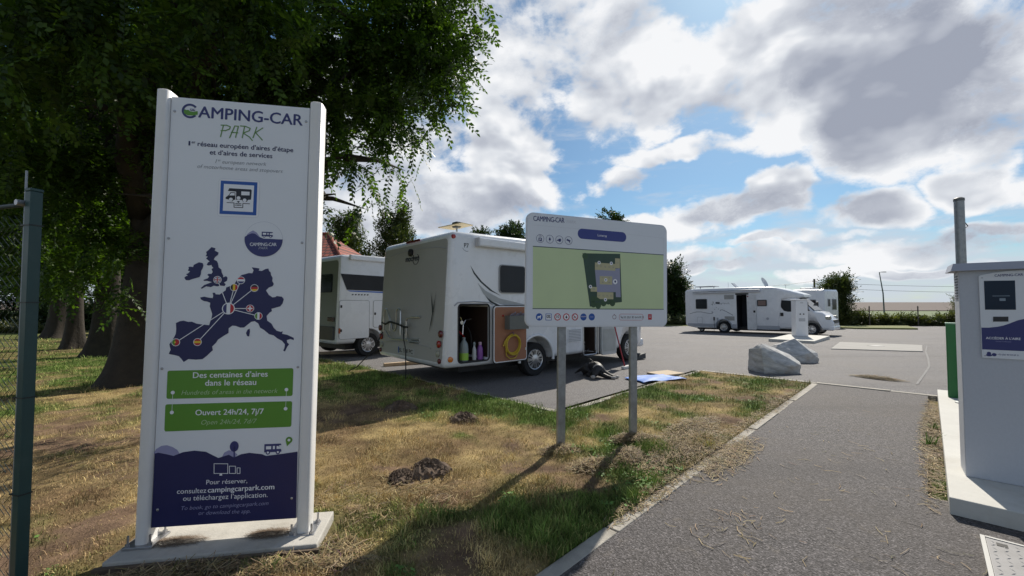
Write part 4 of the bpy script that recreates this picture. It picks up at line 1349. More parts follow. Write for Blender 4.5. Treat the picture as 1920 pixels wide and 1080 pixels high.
    for i, p in enumerate(PLAN_PINS):
        p = S(p)
        r = .0185 if i < 5 else .027
        MB().disc(p, r, y4 - .0003, 18).build("plan_pin", print_white, pan)
        MB().disc((p[0], p[1] + r * .1), r * .42, y5, 12).flat([(p[0] - r * .3, p[1]), (p[0] + r * .3, p[1]), (p[0], p[1] - r * .6)], y5 - .0001).build("plan_pin_drop", navy_soft, pan)
    lo = SS(BOARD_LOW)
    r = .036
    MB().disc(lo[0], r, y2, 28).build("icon_dog_field", blue, pan)
    x, z = lo[0]
    MB().flat([(x - .02, z + .004), (x - .012, z + .008), (x + .008, z + .008), (x + .012, z + .018), (x + .022, z + .012), (x + .016, z + .002), (x + .014, z - .02), (x + .008, z - .02), (x + .006, z - .006), (x - .01, z - .006), (x - .012, z - .02), (x - .019, z - .02)], y3).build("icon_dog", print_white, pan)
    x, z = lo[1]
    MB().flat(rrect(x - .033, z - .033, x + .033, z + .033, .004), y2).build("icon_frame", blue, pan)
    MB().flat(rrect(x - .027, z - .027, x + .027, z + .027, .002), y3).build("icon_field", print_white, pan)
    b, cut = MB(), MB()
    camper_icon(b, x - .022, z - .012, .044, .03, y4, cut)
    b.build("icon_camper", black_ink, pan)
    cut.build("icon_camper_window", print_white, pan)
    for i in (2, 3, 4):
        MB().disc(lo[i], r, y2, 28).build("prohibition_ring", red_ink, pan)
        MB().disc(lo[i], r * .74, y3, 28).build("prohibition_field", print_white, pan)
    text("10", (lo[2][0] - .016, lo[2][1] - .011), (lo[2][0] + .016, lo[2][1] - .011), y4, black_ink, pan, .015)
    x, z = lo[3]
    MB().disc((x, z - .004), .010, y4, 12).flat([(x - .009, z), (x + .009, z), (x + .001, z + .018)], y4 - .0001).build("icon_flame", black_ink, pan)
    x, z = lo[4]
    MB().flat([(x - .014, z - .012), (x - .012, z + .004), (x + .01, z + .004), (x + .012, z - .012), (x + .007, z - .012), (x + .005, z - .003), (x - .006, z - .003), (x - .008, z - .012)], y4).build("icon_animal", black_ink, pan)
    MB().stroke([(x - .019, z + .019), (x + .019, z - .019)], .0055, y5).build("prohibition_bar", red_ink, pan)
    MB().disc(lo[5], r, y2, 28).build("round_logo", blue, pan)
    x, z = lo[5]
    MB().flat([(x - .032, z + .006), (x - .02, z + .012), (x, z + .009), (x + .03, z + .012), (x + .034, z), (x, z - .003), (x - .034, z - .002)], y3).build("round_logo_band", mauve, pan)
    MB().disc(lo[6], r, y2, 28).build("round_logo", blue, pan)
    x, z = lo[6]
    MB().stroke([(x - .018, z), (x + .018, z)], .006, y3).build("round_logo_band", mauve, pan)
    MB().ring(lo[7], .019, .0235, y2, 20).stroke([(lo[7][0] - .006, lo[7][1] + .028), (lo[7][0] + .006, lo[7][1] + .028)], .004, y2).build("stopwatch_icon", mat("print_plum", (.14, .03, .06), .45), pan)
    x, z = lo[8]
    p = rrect(x - .155, z - .032, x + .145, z + .032, .022, 6)
    MB().stroke(p + [p[0]], .003, y2).build("phone_frame", red_ink, pan)
    t('+33 (0)1 83 64 69 21', black_ink, .004, y=y2)
    MB().stroke([(x - .135, z + .012), (x - .13, z - .006), (x - .115, z - .012)], .006, y2).build("phone_icon", black_ink, pan)
    x, z = lo[9]
    MB().flat(rrect(x - .024, z - .03, x + .024, z + .03, .004), y2).build("red_square", red_ink, pan)
    MB().stroke([(x - .012, z + .01), (x + .012, z + .01)], .006, y3).stroke([(x - .012, z - .004), (x + .012, z - .004)], .006, y3).build("red_square_mark", print_pale, pan)


build_board()

# ================================================================== PAYMENT KIOSK CORNER
def build_kiosk():
    plinth = thing("concrete_plinth", "long pale concrete plinth carrying the kiosk beside the footpath", "plinth", (*tn(4.2, 0.072), 0), ANG)
    MB().box((0, -1.9, -0.1), (5.05, 0, 0.12), bev=0.006).build("slab", concrete_new, plinth)
    x, y, z, a = KIOSK_POSE
    K = thing("payment_kiosk", "grey white payment kiosk with touch screen and blue panel on a concrete plinth", "kiosk", (x, y, z), a)
    body_m = mat("kiosk_paint", (0.47, 0.49, 0.53), 0.55, var=0.05, scale=60.0, bump=0.12, bscale=320.0)
    MB().box((0, 0, 0.0), (0.64, 0.27, 1.60), bev=0.006).build("cabinet", body_m, K)
    cap = MB()
    prof = [(-0.05, 1.585), (-0.035, 1.602), (-0.035, 1.635), (0.0, 1.652), (0.31, 1.652), (0.33, 1.602), (0.33, 1.585)]
    # cap with a sloping rim all round
    b = MB()
    v = [(-0.045, -0.05, 1.578), (0.685, -0.05, 1.578), (0.685, 0.33, 1.578), (-0.045, 0.33, 1.578), (-0.03, -0.035, 1.635), (0.67, -0.035, 1.635), (0.67, 0.315, 1.635), (-0.03, 0.315, 1.635)]
    b.add(v, [(0, 3, 2, 1), (4, 5, 6, 7), (0, 1, 5, 4), (1, 2, 6, 5), (2, 3, 7, 6), (3, 0, 4, 7)])
    b.build("roof_cap", mat("kiosk_cap", (0.36, 0.38, 0.45), .5, var=.06), K)
    for i in range(9):
        MB().box((-0.004, 0.05, 1.36 + i * .022), (0.002, 0.2, 1.368 + i * .022)).build("vent_slat", mat("vent_dark", (.08, .08, .09), .6), K)
    pl = [p for p in K_PANEL]
    w = .56
    pts = [(0.107, .917), (0.105, 1.532), (0.118, 1.541), (0.18, 1.556), (0.246, 1.565), (0.31, 1.568), (0.374, 1.565), (0.44, 1.556), (.502, 1.541), (.515, 1.532), (.513, .917)]
    pan = MB().prism(pts, -0.012, -0.0005).build("front_panel", mat("kiosk_panel_white", (.68, .70, .73), .4, var=.02), K)
    MB().prism([(p[0], p[1]) for p in K_SCREEN], -0.0135, -0.0122).build("screen", glass_mat("kiosk_screen", (.008, .022, .045), .15), K)
    MB().prism(K_SLOT, -0.0145, -0.0122).build("card_reader", mat("reader_black", (.012, .012, .018), .35), K)
    nv = [(max(p[0], .1085), p[1]) for p in K_NAVY if p[0] < .29]
    cur = [p for p in nv if p[1] > 1.0]
    pts = cur + [(.34, 1.222), (.42, 1.247), (.512, 1.262), (.512, .981), (.109, .979)]
    MB().flat(pts, -0.0126).build("print_wave", navy_soft, pan)
    kt = K_TEXT
    y2 = -0.0132
    text("ACCÉDER À L'AIRE", (.13, 1.058), (.299, 1.060), y2, print_white, pan, .02, height=.021)
    text("CAMPING-CAR", (.186, 1.526), (.324, 1.528), y2, navy_soft, pan, .015, height=.018)
    text("PARK", (.330, 1.528), (.372, 1.528), y2, print_pale, pan, 0, .2, height=.016)
    text("Access to the area", (.177, 1.040), (.253, 1.041), y2, mauve, pan, 0, .2, height=.009)
    MB().disc((.142, .952), .011, y2, 14).disc((.142, .938), .016, y2 - .0001, 14, .009).disc((.168, .944), .012, y2 - .0002, 14).build("help_icon", navy_soft, pan)
    text("+33 (0)1 83 64 69 21", (.185, .942), (.287, .943), y2, navy_soft, pan, .004, height=.011)
    MB().flat(rrect(.205, 1.345, .235, 1.365, .003), -.0141).stroke([(.172, 1.382), (.255, 1.382)], .004, -.0141).build("screen_print", mat("screen_pale", (.22, .28, .34), .4), K)
    for (x, z) in ((.122, .932), (.498, .932), (.122, 1.52), (.498, 1.52)):
        MB().lathe([(.005, -.012), (.005, -.0145)], 8, 'y', (x, 0, z)).build("panel_screw", zinc, K)
    # green post and steel pole behind the kiosk
    g = thing("green_post", "square dark green post standing on the plinth behind the kiosk", "post", (6.24, 5.99, 0.12), ANG)
    gm = mat("green_paint", (0.012, 0.14, 0.035), .4, var=.12, scale=5)
    MB().box((-.065, -.065, 0), (.065, .065, 1.03), bev=.01).build("column", gm, g)
    MB().box((-.07, -.07, 1.031), (.07, .07, 1.05), bev=.004).build("cap", mat("green_cap", (.25, .42, .3), .5), g)
    MB().box((-.03, -.078, .1), (.05, -.067, .8), bev=.003).build("plate", mat("pale_green_plate", (.30, .46, .34), .5), g)
    p = thing("steel_pole", "round galvanised steel pole rising behind the kiosk roof", "pole", (6.02, 5.63, 0.12))
    MB().lathe([(.052, 0), (.052, 2.72)], 20, 'z').build("tube", galv, p, autosmooth=40)
    MB().lathe([(.056, 2.70), (.056, 2.735), (.03, 2.75)], 20, 'z').build("cap", mat("pole_cap", (.12, .13, .14), .6), p)
    MB().tube([(.05, -.01, 2.33), (.085, -.02, 2.36), (.05, -.01, 2.42)], .006, 6).build("cable_loop", mat("rubber_black", (.01, .01, .011), .6), p)
    MB().lathe([(.11, 0), (.11, .012)], 20, 'z').build("flange", galv, p)
    # steel access cover in the pavement
    c = thing("access_cover", "steel tread plate access cover set in the footpath beside the plinth", "cover", (*tn(3.9, 0.215), 0.008), ANG)
    MB().box((-0.78, -0.62, -0.03), (0.0, 0.0, 0.012), bev=0.003).build("plate", mat("tread_steel", (.17, .17, .175), .6, .35, var=.25, scale=9), c)
    b = MB()
    for i in range(16):
        for j in range(13):
            px, py = -0.75 + i * 0.047, -0.59 + j * 0.047
            a = rad(35 if (i + j) % 2 else -35)
            dx, dy = math.cos(a) * .018, math.sin(a) * .018
            nx, ny = -math.sin(a) * .0045, math.cos(a) * .0045
            b.add([(px - dx, py - dy, .0122), (px + nx, py + ny, .0122), (px + dx, py + dy, .0122), (px - nx, py - ny, .0122), (px, py, .0155)], [(0, 3, 4), (3, 2, 4), (2, 1, 4), (1, 0, 4)])
    tp = b.build("tread_pattern", mat("tread_bar", (.24, .24, .24), .5, .4, var=.2, scale=20), c)
    tp["kind"] = "stuff"
    MB().box((-0.80, 0.002, -0.03), (0.02, 0.022, 0.016)).box((0.002, -0.64, -0.03), (0.022, 0.0, 0.016)).build("frame", mat("cover_frame", (.32, .32, .31), .6, .3), c)
    MB().box((-0.085, -0.085, 0.0125), (-0.04, -0.04, 0.014)).build("key_hole", mat("hole_black", (.008, .008, .008), .7), c)


build_kiosk()

# ================================================================== FENCE AT THE LEFT
def build_fence():
    F = thing("wire_fence", "dark green chain link fence end post with wire mesh at the left edge", "fence", (-2.31, 2.02, 0), rad(162.5))
    fm = mat("fence_green", (0.016, 0.052, 0.050), .45, var=.15, scale=7, dirt=5, dirt_col=(.06, .1, .09))
    fd = mat("fence_green_dark", (0.012, 0.028, 0.032), .5, var=.2, scale=9)
    h = .0225
    MB().box((-h, -h, -.2), (h, h, 1.985), bev=.003).build("post", fm, F)
    MB().box((-h - .002, -h - .002, 1.986), (h + .002, h + .002, 2.0), bev=.003).build("post_cap", fm, F)
    MB().tube([(.04, .012, 0), (.04, .012, 2.09)], .005, 8).build("tension_rod", galv, F)
    MB().tube([(.03, 0, 1.93), (1.6, 0, 1.93)], .011, 10).build("top_rail", fd, F)
    MB().lathe([(.014, -.03), (.014, .045)], 10, 'y', (.04, 0, 1.93)).build("clamp", zinc, F)
    for z in (1.82, 1.45, 1.0, .55, .12):
        MB().box((-h - .003, -h - .003, z), (.045, h + .003, z + .005)).build("tie_wire", mat("tie_black", (.01, .015, .015), .5), F)
    b = MB()
    s = 0.05
    for i in range(31):
        pts = []
        for j in range(38):
            pts.append((.045 + i * s + (s * .98 if j % 2 else 0), .004 if j % 2 else -.004, .03 + j * s))
        b.tube(pts, .0016, 4, cap=False)
    w = b.build("wire_mesh", fd, F)
    w["kind"] = "stuff"
    MB().box((1.58, -h, -.2), (1.58 + 2 * h, h, 1.985), bev=.003).build("post", fm, F)


build_fence()

# ================================================================== BOULDERS, COLUMNS, SLAB
def rock_mat():
    m = bpy.data.materials.new("boulder_stone")
    m.use_nodes = True
    g = NT(m.node_tree)
    out = g.n('ShaderNodeOutputMaterial')
    b = g.n('ShaderNodeBsdfPrincipled', inp={'Roughness': .9})
    tc = g.n('ShaderNodeTexCoord').outputs['Object']
    mp = g.n('ShaderNodeMapping', inp={'Vector': tc, 'Rotation': (0.3, 0.5, 0.2), 'Scale': (1, 1, 3)}).outputs[0]
    n1 = g.n('ShaderNodeTexNoise', inp={'Vector': mp, 'Scale': 3.5, 'Detail': 10.0, 'Roughness': .7}).outputs[0]
    n2 = g.n('ShaderNodeTexNoise', inp={'Vector': tc, 'Scale': 1.6, 'Detail': 4.0}).outputs[0]
    c = g.ramp(n1, [(.3, (.26, .265, .27)), (.5, (.46, .46, .45)), (.7, (.62, .615, .60))])
    c = g.mix(g.math('MULTIPLY', g.sstep(n2, .60, .72), .5), c, (.36, .235, .12, 1))
    g.link(c, b.inputs['Base Color'])
    h = n1
    g.link(g.n('ShaderNodeBump', inp={'Strength': .55, 'Distance': .04, 'Height': h}).outputs[0], b.inputs['Normal'])
    g.link(b.outputs[0], out.inputs[0])
    return m


rock_m = rock_mat()


def boulder(pts, loc, rot, seed, label):
    """angular quarried block: hull of corner points, then chipped along its faces"""
    bm = bmesh.new()
    for p in pts:
        bm.verts.new((p[0] * .84, p[1] * .84, p[2] * .90))
    bmesh.ops.convex_hull(bm, input=bm.verts)
    bmesh.ops.delete(bm, geom=[v for v in bm.verts if not v.link_faces], context='VERTS')
    bmesh.ops.dissolve_limit(bm, angle_limit=rad(7), verts=bm.verts, edges=bm.edges)
    bmesh.ops.bevel(bm, geom=list(bm.edges), offset=.005, segments=1, affect='EDGES')
    bmesh.ops.triangulate(bm, faces=bm.faces)
    for _ in range(4):
        long = [e for e in bm.edges if e.calc_length() > .055]
        if long:
            bmesh.ops.subdivide_edges(bm, edges=long, cuts=1)
            bmesh.ops.triangulate(bm, faces=[q for q in bm.faces if len(q.verts) > 3])
    bm.normal_update()
    co = np.array([v.co for v in bm.verts])
    # ledges follow tilted beds in the stone
    bed = co[:, 2] * 7 + co[:, 0] * 2.2 - co[:, 1] * 1.5 + seed
    d1 = (np.abs((bed % 1.0) - .5) - .25) * .05 * fbm(co[:, 0] * 2 + seed, co[:, 1] * 2 + co[:, 2], seed, 2) + (fbm(co[:, 0] * 6 + seed, co[:, 2] * 8 - co[:, 1] * 4, seed, 4) - .5) * .028
    for v, dd in zip(bm.verts, d1):
        v.co += v.normal * float(dd)
    me = bpy.data.meshes.new("boulder")
    bm.to_mesh(me)
    bm.free()
    me.materials.append(rock_m)
    o = link(bpy.data.objects.new("boulder", me))
    o.location = loc
    o.rotation_euler = (0, 0, rot)
    return tag(o, label, "boulder", "boulders blocking the car park edge")


boulder([(-.48, -.30, -.04), (.40, -.36, -.04), (.52, -.1, -.04), (.48, .35, -.04), (-.46, .36, -.04), (-.52, -.30, .27), (-.25, -.40, .25), (.1, -.44, .17), (.40, -.42, .19), (.53, -.22, .24), (-.50, -.22, .56), (-.40, -.10, .66), (-.2, .02, .65),
         (.12, .08, .52), (.34, .05, .43), (.50, .08, .38), (-.46, .30, .50), (-.1, .36, .52), (.4, .36, .32)], (5.56, 9.0, 0), rad(6), 3,
        "nearer grey boulder with a sloping top beside the lawn's end")
boulder([(-.60, -.2, -.04), (-.1, -.42, -.04), (.50, -.36, -.04), (.60, .1, -.04), (.4, .42, -.04), (-.6, .4, -.04), (-.62, -.1, .36), (-.50, -.05, .50), (-.3, -.1, .48), (-.62, -.25, .22), (-.15, -.44, .22), (.25, -.42, .30), (.52, -.38, .12), (.60, -.2, .26),
         (-.12, .0, .60), (.08, .02, .65), (.26, -.05, .52), (.46, .05, .36), (-.4, .4, .42), (.2, .4, .45)], (7.1, 10.7, float(zg(10.7)) - .01), rad(4), 9,
        "farther grey boulder with a pointed top, partly behind the nearer one")


def build_service():
    z = float(zg(18.6))
    s = thing("service_plinth", "square concrete plinth under the white service column", "plinth", (12.75, 18.5, z), ANG)
    MB().box((-2.3, -0.75, -.2), (1.35, 0.8, .14), bev=.01).build("slab", concrete_new, s)
    c = thing("service_column", "white motorhome service column in the middle of the car park", "service column", (12.82, 18.82, z + .14), rad(-8))
    wm = mat("column_white", (.72, .73, .75), .5, var=.05, scale=3)
    MB().box((-.25, -.2, 0), (.25, .2, 1.58), bev=.02).build("cabinet", wm, c)
    MB().box((-.27, -.22, 1.581), (.27, .22, 1.63), bev=.015).build("cap", wm, c)
    for x in (-.07, .07):
        MB().lathe([(.03, -.201), (.03, -.215)], 12, 'y', (x, 0, .98)).build("coin_slot", mat("slot_dark", (.02, .02, .022), .5), c)
    MB().box((-.13, -.204, .66), (.13, -.201, .80)).build("instruction_plate", mat("plate_grey", (.45, .46, .48), .5), c)
    MB().box((-.06, -.204, 1.46), (.06, -.201, 1.5)).build("maker_plate", mat("plate_grey", (.45, .46, .48), .5), c)
    for zz in (1.15, .95):
        MB().box((.252, -.12, zz - .06), (.265, .02, zz + .06)).build("socket", mat("socket_grey", (.30, .31, .33), .5), c)
    z = float(zg(34.0))
    e = thing("power_column", "small white power column at the far edge of the car park", "power column", (25.9, 34.05, z), rad(-10))
    MB().box((-.17, -.14, -.05), (.17, .14, .95), bev=.02).build("cabinet", wm, e)
    MB().box((-.19, -.16, .951), (.19, .16, 1.02), bev=.03).build("cap", wm, e)
    for zz in (.62, .78):
        MB().box((-.08, -.152, zz - .05), (.08, -.141, zz + .05)).build("socket", mat("slot_dark", (.02, .02, .022), .5), e)
    # concrete drain platform laid in the asphalt
    p = thing("drain_slab", "flat pale concrete drainage slab in the car park behind the boulders", "slab", (0, 0, 0))
    q = [(10.56, 14.01), (13.19, 17.01), (15.01, 15.48), (12.73, 13.12)]
    b = MB()
    b.add([(x, y, float(zg(y)) + .025) for x, y in q] + [(x, y, float(zg(y)) - .1) for x, y in q], [(3, 2, 1, 0)] + [(i, (i + 1) % 4, (i + 1) % 4 + 4, i + 4) for i in range(4)])
    b.build("slab", mat("slab_grey", (.31, .30, .28), .9, var=.15, scale=1.5, dirt=1.0), p)
    MB().box((12.75, 14.85, float(zg(15)) + .028), (13.1, 15.2, float(zg(15)) + .034)).build("drain_grate", mat("drain_grey", (.25, .25, .25), .6), p)
    # broken pale paint line towards the kiosk
    pts = [(15.1, 15.4), (12.9, 13.2), (11.2, 11.4), (9.6, 9.75), (8.3, 8.55), (7.2, 7.55)]
    b = MB()
    for (a, c2) in zip(pts[:-1], pts[1:]):
        d = Vector((c2[0] - a[0], c2[1] - a[1])).normalized()
        n2 = Vector((-d.y, d.x)) * .018
        b.add([(a[0] - n2.x, a[1] - n2.y, float(zg(a[1])) + .006), (c2[0] - n2.x, c2[1] - n2.y, float(zg(c2[1])) + .006), (c2[0] + n2.x, c2[1] + n2.y, float(zg(c2[1])) + .006), (a[0] + n2.x, a[1] + n2.y, float(zg(a[1])) + .006)], [(0, 1, 2, 3)])
    o = b.build("pavement_joint", mat("joint_pale", (.19, .185, .18), .9, var=.4, scale=6))
    tag(o, "pale worn joint line across the car park asphalt", "joint line", kind="structure")


build_service()

# ================================================================== MOTORHOMES
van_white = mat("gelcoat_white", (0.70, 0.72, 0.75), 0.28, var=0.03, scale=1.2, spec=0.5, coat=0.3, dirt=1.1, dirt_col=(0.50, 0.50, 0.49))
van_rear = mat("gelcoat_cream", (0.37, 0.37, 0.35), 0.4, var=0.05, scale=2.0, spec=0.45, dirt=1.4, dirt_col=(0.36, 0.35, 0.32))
van_grey = mat("van_grey_skirt", (0.34, 0.36, 0.40), 0.4, var=0.06)
van_dark = mat("van_charcoal", (0.035, 0.04, 0.045), 0.4, var=0.1)
rubber = mat("tyre_rubber", (0.012, 0.012, 0.013), 0.85, var=0.3, scale=12, bump=.2)
black_plastic = mat("black_plastic", (0.012, 0.012, 0.014), 0.55, var=0.2)
alloy = mat("wheel_silver", (0.52, 0.53, 0.55), 0.3, 0.85, var=0.1)
pane_m = glass_mat("acrylic_dark", (0.018, 0.022, 0.028), 0.12)
red_lens = mat("red_lens", (0.30, 0.012, 0.01), 0.2, var=0.1, coat=.5)
red_dark = mat("red_lens_dark", (0.11, 0.008, 0.012), 0.2, var=0.1, coat=.5)
amber = mat("amber_lens", (0.55, 0.16, 0.012), 0.2, var=0.1, coat=.5)
clear_lens = mat("clear_lens", (0.30, 0.31, 0.26), 0.2, var=0.1, coat=.5)
brown_liner = mat("brown_liner", (0.30, 0.135, 0.075), 0.65, var=0.1, scale=5)
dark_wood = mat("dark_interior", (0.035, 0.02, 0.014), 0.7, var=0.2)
alu = mat("brushed_aluminium", (0.55, 0.56, 0.57), 0.35, 0.85, var=0.12, scale=14)


def loft(sections, lean=None):
    """sections: (u, v0, v1, zb, zt, r) rounded rectangles joined into a shell"""
    b = MB()
    rings = []
    for (u, v0, v1, zb, zt, r) in sections:
        ring = []
        for (v, z) in rrect(v0, zb, v1, zt, r, 5):
            ring.append((u + (lean(u, z) if lean else 0), v, z))
        rings.append(ring)
    n = len(rings[0])
    vs = [p for ring in rings for p in ring]
    fs = []
    for i in range(len(rings) - 1):
        for k in range(n):
            a, c = i * n + k, i * n + (k + 1) % n
            fs.append((a, c, c + n, a + n))
    fs.append(tuple(range(n)))
    fs.append(tuple((len(rings) - 1) * n + k for k in range(n - 1, -1, -1)))
    b.add(vs, fs)
    return b


def fix_normals(o):
    bm = bmesh.new()
    bm.from_mesh(o.data)
    bmesh.ops.recalc_face_normals(bm, faces=bm.faces)
    bm.to_mesh(o.data)
    bm.free()


def rounded_cutter(u0, u1, z0, z1, v0, v1, r=0.05):
    o = MB().prism(rrect(u0, z0, u1, z1, r, 5), v0, v1).build("cutter", None)
    fix_normals(o)
    return o


def wheel_cutter(u, z, r, v0, v1):
    o = MB().lathe([(r, v0), (r, v1)], 32, 'y', (u, 0, z)).build("cutter", None)
    fix_normals(o)
    return o


def wheel(parent, u, v, r=0.335, out=-1, w=0.21, cap=True):
    """tyre with a spoked rim; out = -1 shows towards -v"""
    e = bpy.data.objects.new("wheel", None)
    link(e, parent)
    e.location = (u, v, r - .008)
    e.rotation_euler = (0, 0, 0 if out < 0 else math.pi)
    ro = r
    MB().lathe([(r * .60, -w / 2 + .015), (r * .72, -w / 2), (r * .93, -w / 2), (r, -w / 2 + .03), (r, w / 2 - .03), (r * .93, w / 2), (r * .6, w / 2)], 36, 'y').build("tyre", rubber, e, autosmooth=35)
    rim = MB().lathe([(r * .62, -w / 2 + .005), (r * .60, -w / 2 - .004), (r * .54, -w / 2 + .012), (r * .25, -w / 2 + .002), (r * .12, -w / 2 - .008), (.001, -w / 2 - .010)], 36, 'y').build("rim", alloy, e, autosmooth=45)
    if cap:
        b = MB()
        for k in range(7):
            for s in (-1, 1):
                a = 2 * math.pi * k / 7 + s * .17
                pts = []
                for (rr, da) in ((.26, .05), (.54, .09), (.54, -.09), (.26, -.05)):
                    pts.append((r * rr * math.cos(a + da), r * rr * math.sin(a + da)))
                b.flat(pts, -w / 2 - .0015)
        b.build("rim_slots", black_plastic, rim)["kind"] = "stuff"
    return e


def window_part(T, u0, u1, z0, z1, v=0.0, r=.05, name="window", frame=None, tilt=0.0):
    f = MB().prism(rrect(u0, z0, u1, z1, r, 5), v - .022, v - .0005).build(name, frame or mat("window_frame", (.28, .29, .30), .5, var=.05), T)
    MB().prism(rrect(u0 + .018, z0 + .018, u1 - .018, z1 - .018, r * .8, 5), v - .03, v - .0225).build("pane", pane_m, f)
    return f


def outline(T, u0, u1, z0, z1, v, name="hatch", r=.04, w=.008, m=None):
    p = rrect(u0, z0, u1, z1, r, 5)
    f = MB().prism(p, v - .008, v - .0005).build(name, m or van_white, T)
    MB().stroke(p + [p[0]], w, v - .0088).build("seal", van_dark, f)
    return f


def cab_sections(wf, W, s=1.0, y0=None):
    i = .08
    S = []
    for (du, ins, zb, zt, r) in ((-1.5, 0, .30, 2.15, .10), (-.75, 0, .30, 2.15, .16), (-.5, .02, .30, 2.02, .18), (-.1, .03, .30, 1.60, .16), (.14, .03, .30, 1.31, .12), (.45, .07, .30, 1.18, .14),
                                 (.66, .13, .30, .98, .14), (.82, .22, .33, .80, .12), (.88, .34, .38, .66, .08)):
        S.append((wf + du, i + ins, W - i - ins, zb, zt * s if zt > 1.2 else zt, r))
    return S


def cab(T, wf, W, s=1.0):
    o = loft(cab_sections(wf, W, s)).build("cab", van_white, T, autosmooth=38)
    fix_normals(o)
    i = .08
    boolean_cut(o, [wheel_cutter(wf, .335, .43, i - .3, i + .34), wheel_cutter(wf, .335, .43, W - i - .34, W - i + .3)])
    for f in o.data.polygons:
        f.use_smooth = True
    # windscreen
    z0, z1 = 1.34 * s, 1.98 * s
    b = MB()
    a, c = (wf + .115, 1.345 * s), (wf - .47, 2.0 * s)
    th = .012
    b.add([(a[0], i + .16, a[1]), (a[0], W - i - .16, a[1]), (c[0], W - i - .24, c[1]), (c[0], i + .24, c[1]), (a[0] + .03, i + .16, a[1] + .035), (a[0] + .03, W - i - .16, a[1] + .035), (c[0] + .03, W - i - .24, c[1] + .035), (c[0] + .03, i + .24, c[1] + .035)],
          [(0, 1, 2, 3), (7, 6, 5, 4), (0, 4, 5, 1), (1, 5, 6, 2), (2, 6, 7, 3), (3, 7, 4, 0)])
    b.build("windscreen", pane_m, T)
    for (v, sg) in ((i, -1), (W - i, 1)):
        q = [(wf - .02, 1.36 * s), (wf - .42, 1.88 * s), (wf - 1.22, 1.95 * s), (wf - 1.30, 1.92 * s), (wf - 1.28, 1.55 * s), (wf - 1.16, 1.36 * s), (wf - .98, 1.30 * s)]
        vv = (v - .006, v + .01) if sg < 0 else (v - .01, v + .006)
        w = MB().prism(q, *vv).build("cab_window", pane_m, T)
        MB().box((wf - 1.32, min(v + sg * .03, v), .98), (wf - 1.18, max(v + sg * .03, v), 1.16), bev=.01).build("door_handle", black_plastic, T)
        mz = MB().box((wf - .16, min(v + sg * .24, v + sg * .06), 1.30), (wf - .06, max(v + sg * .24, v + sg * .06), 1.72), bev=.03)
        mz.tube([(wf - .12, v - sg * .01, 1.32), (wf - .11, v + sg * .1, 1.36)], .02, 6)
        mz.build("wing_mirror", black_plastic, T)
        lamp = [(wf + .36, i + .10), (wf + .64, i + .18)]
    for sgn in (0, 1):
        vv = i + .10 if sgn == 0 else W - i - .34
        MB().box((wf + .56, vv, .82), (wf + .80, vv + .24, 1.0), bev=.04).build("headlight", clear_lens, T)
    MB().box((wf + .80, i + .45, .62), (wf + .885, W - i - .45, .80), bev=.02).build("grille", black_plastic, T)
    MB().box((wf + .55, i + .18, .28), (wf + .9, W - i - .18, .50), bev=.06).build("bumper", van_white, T)
    return o


def align(ax, ay, bx, by, du, v_off=0.0):
    """matrix that puts local (du, 0, 0) on the ground at a and points x towards b"""
    A = Vector((ax, ay, float(zg(ay))))
    B = Vector((bx, by, float(zg(by))))
    x = (B - A).normalized()
    y = Vector((0, 0, 1)).cross(x).normalized()
    z = x.cross(y)
    M = Matrix((x, y, z)).transposed().to_4x4()
    M.translation = A - x * du
    return M


# ---------------------------------------------------------------- the near motorhome
def rear_u(z):
    return max(0.0, z - .95) * .068


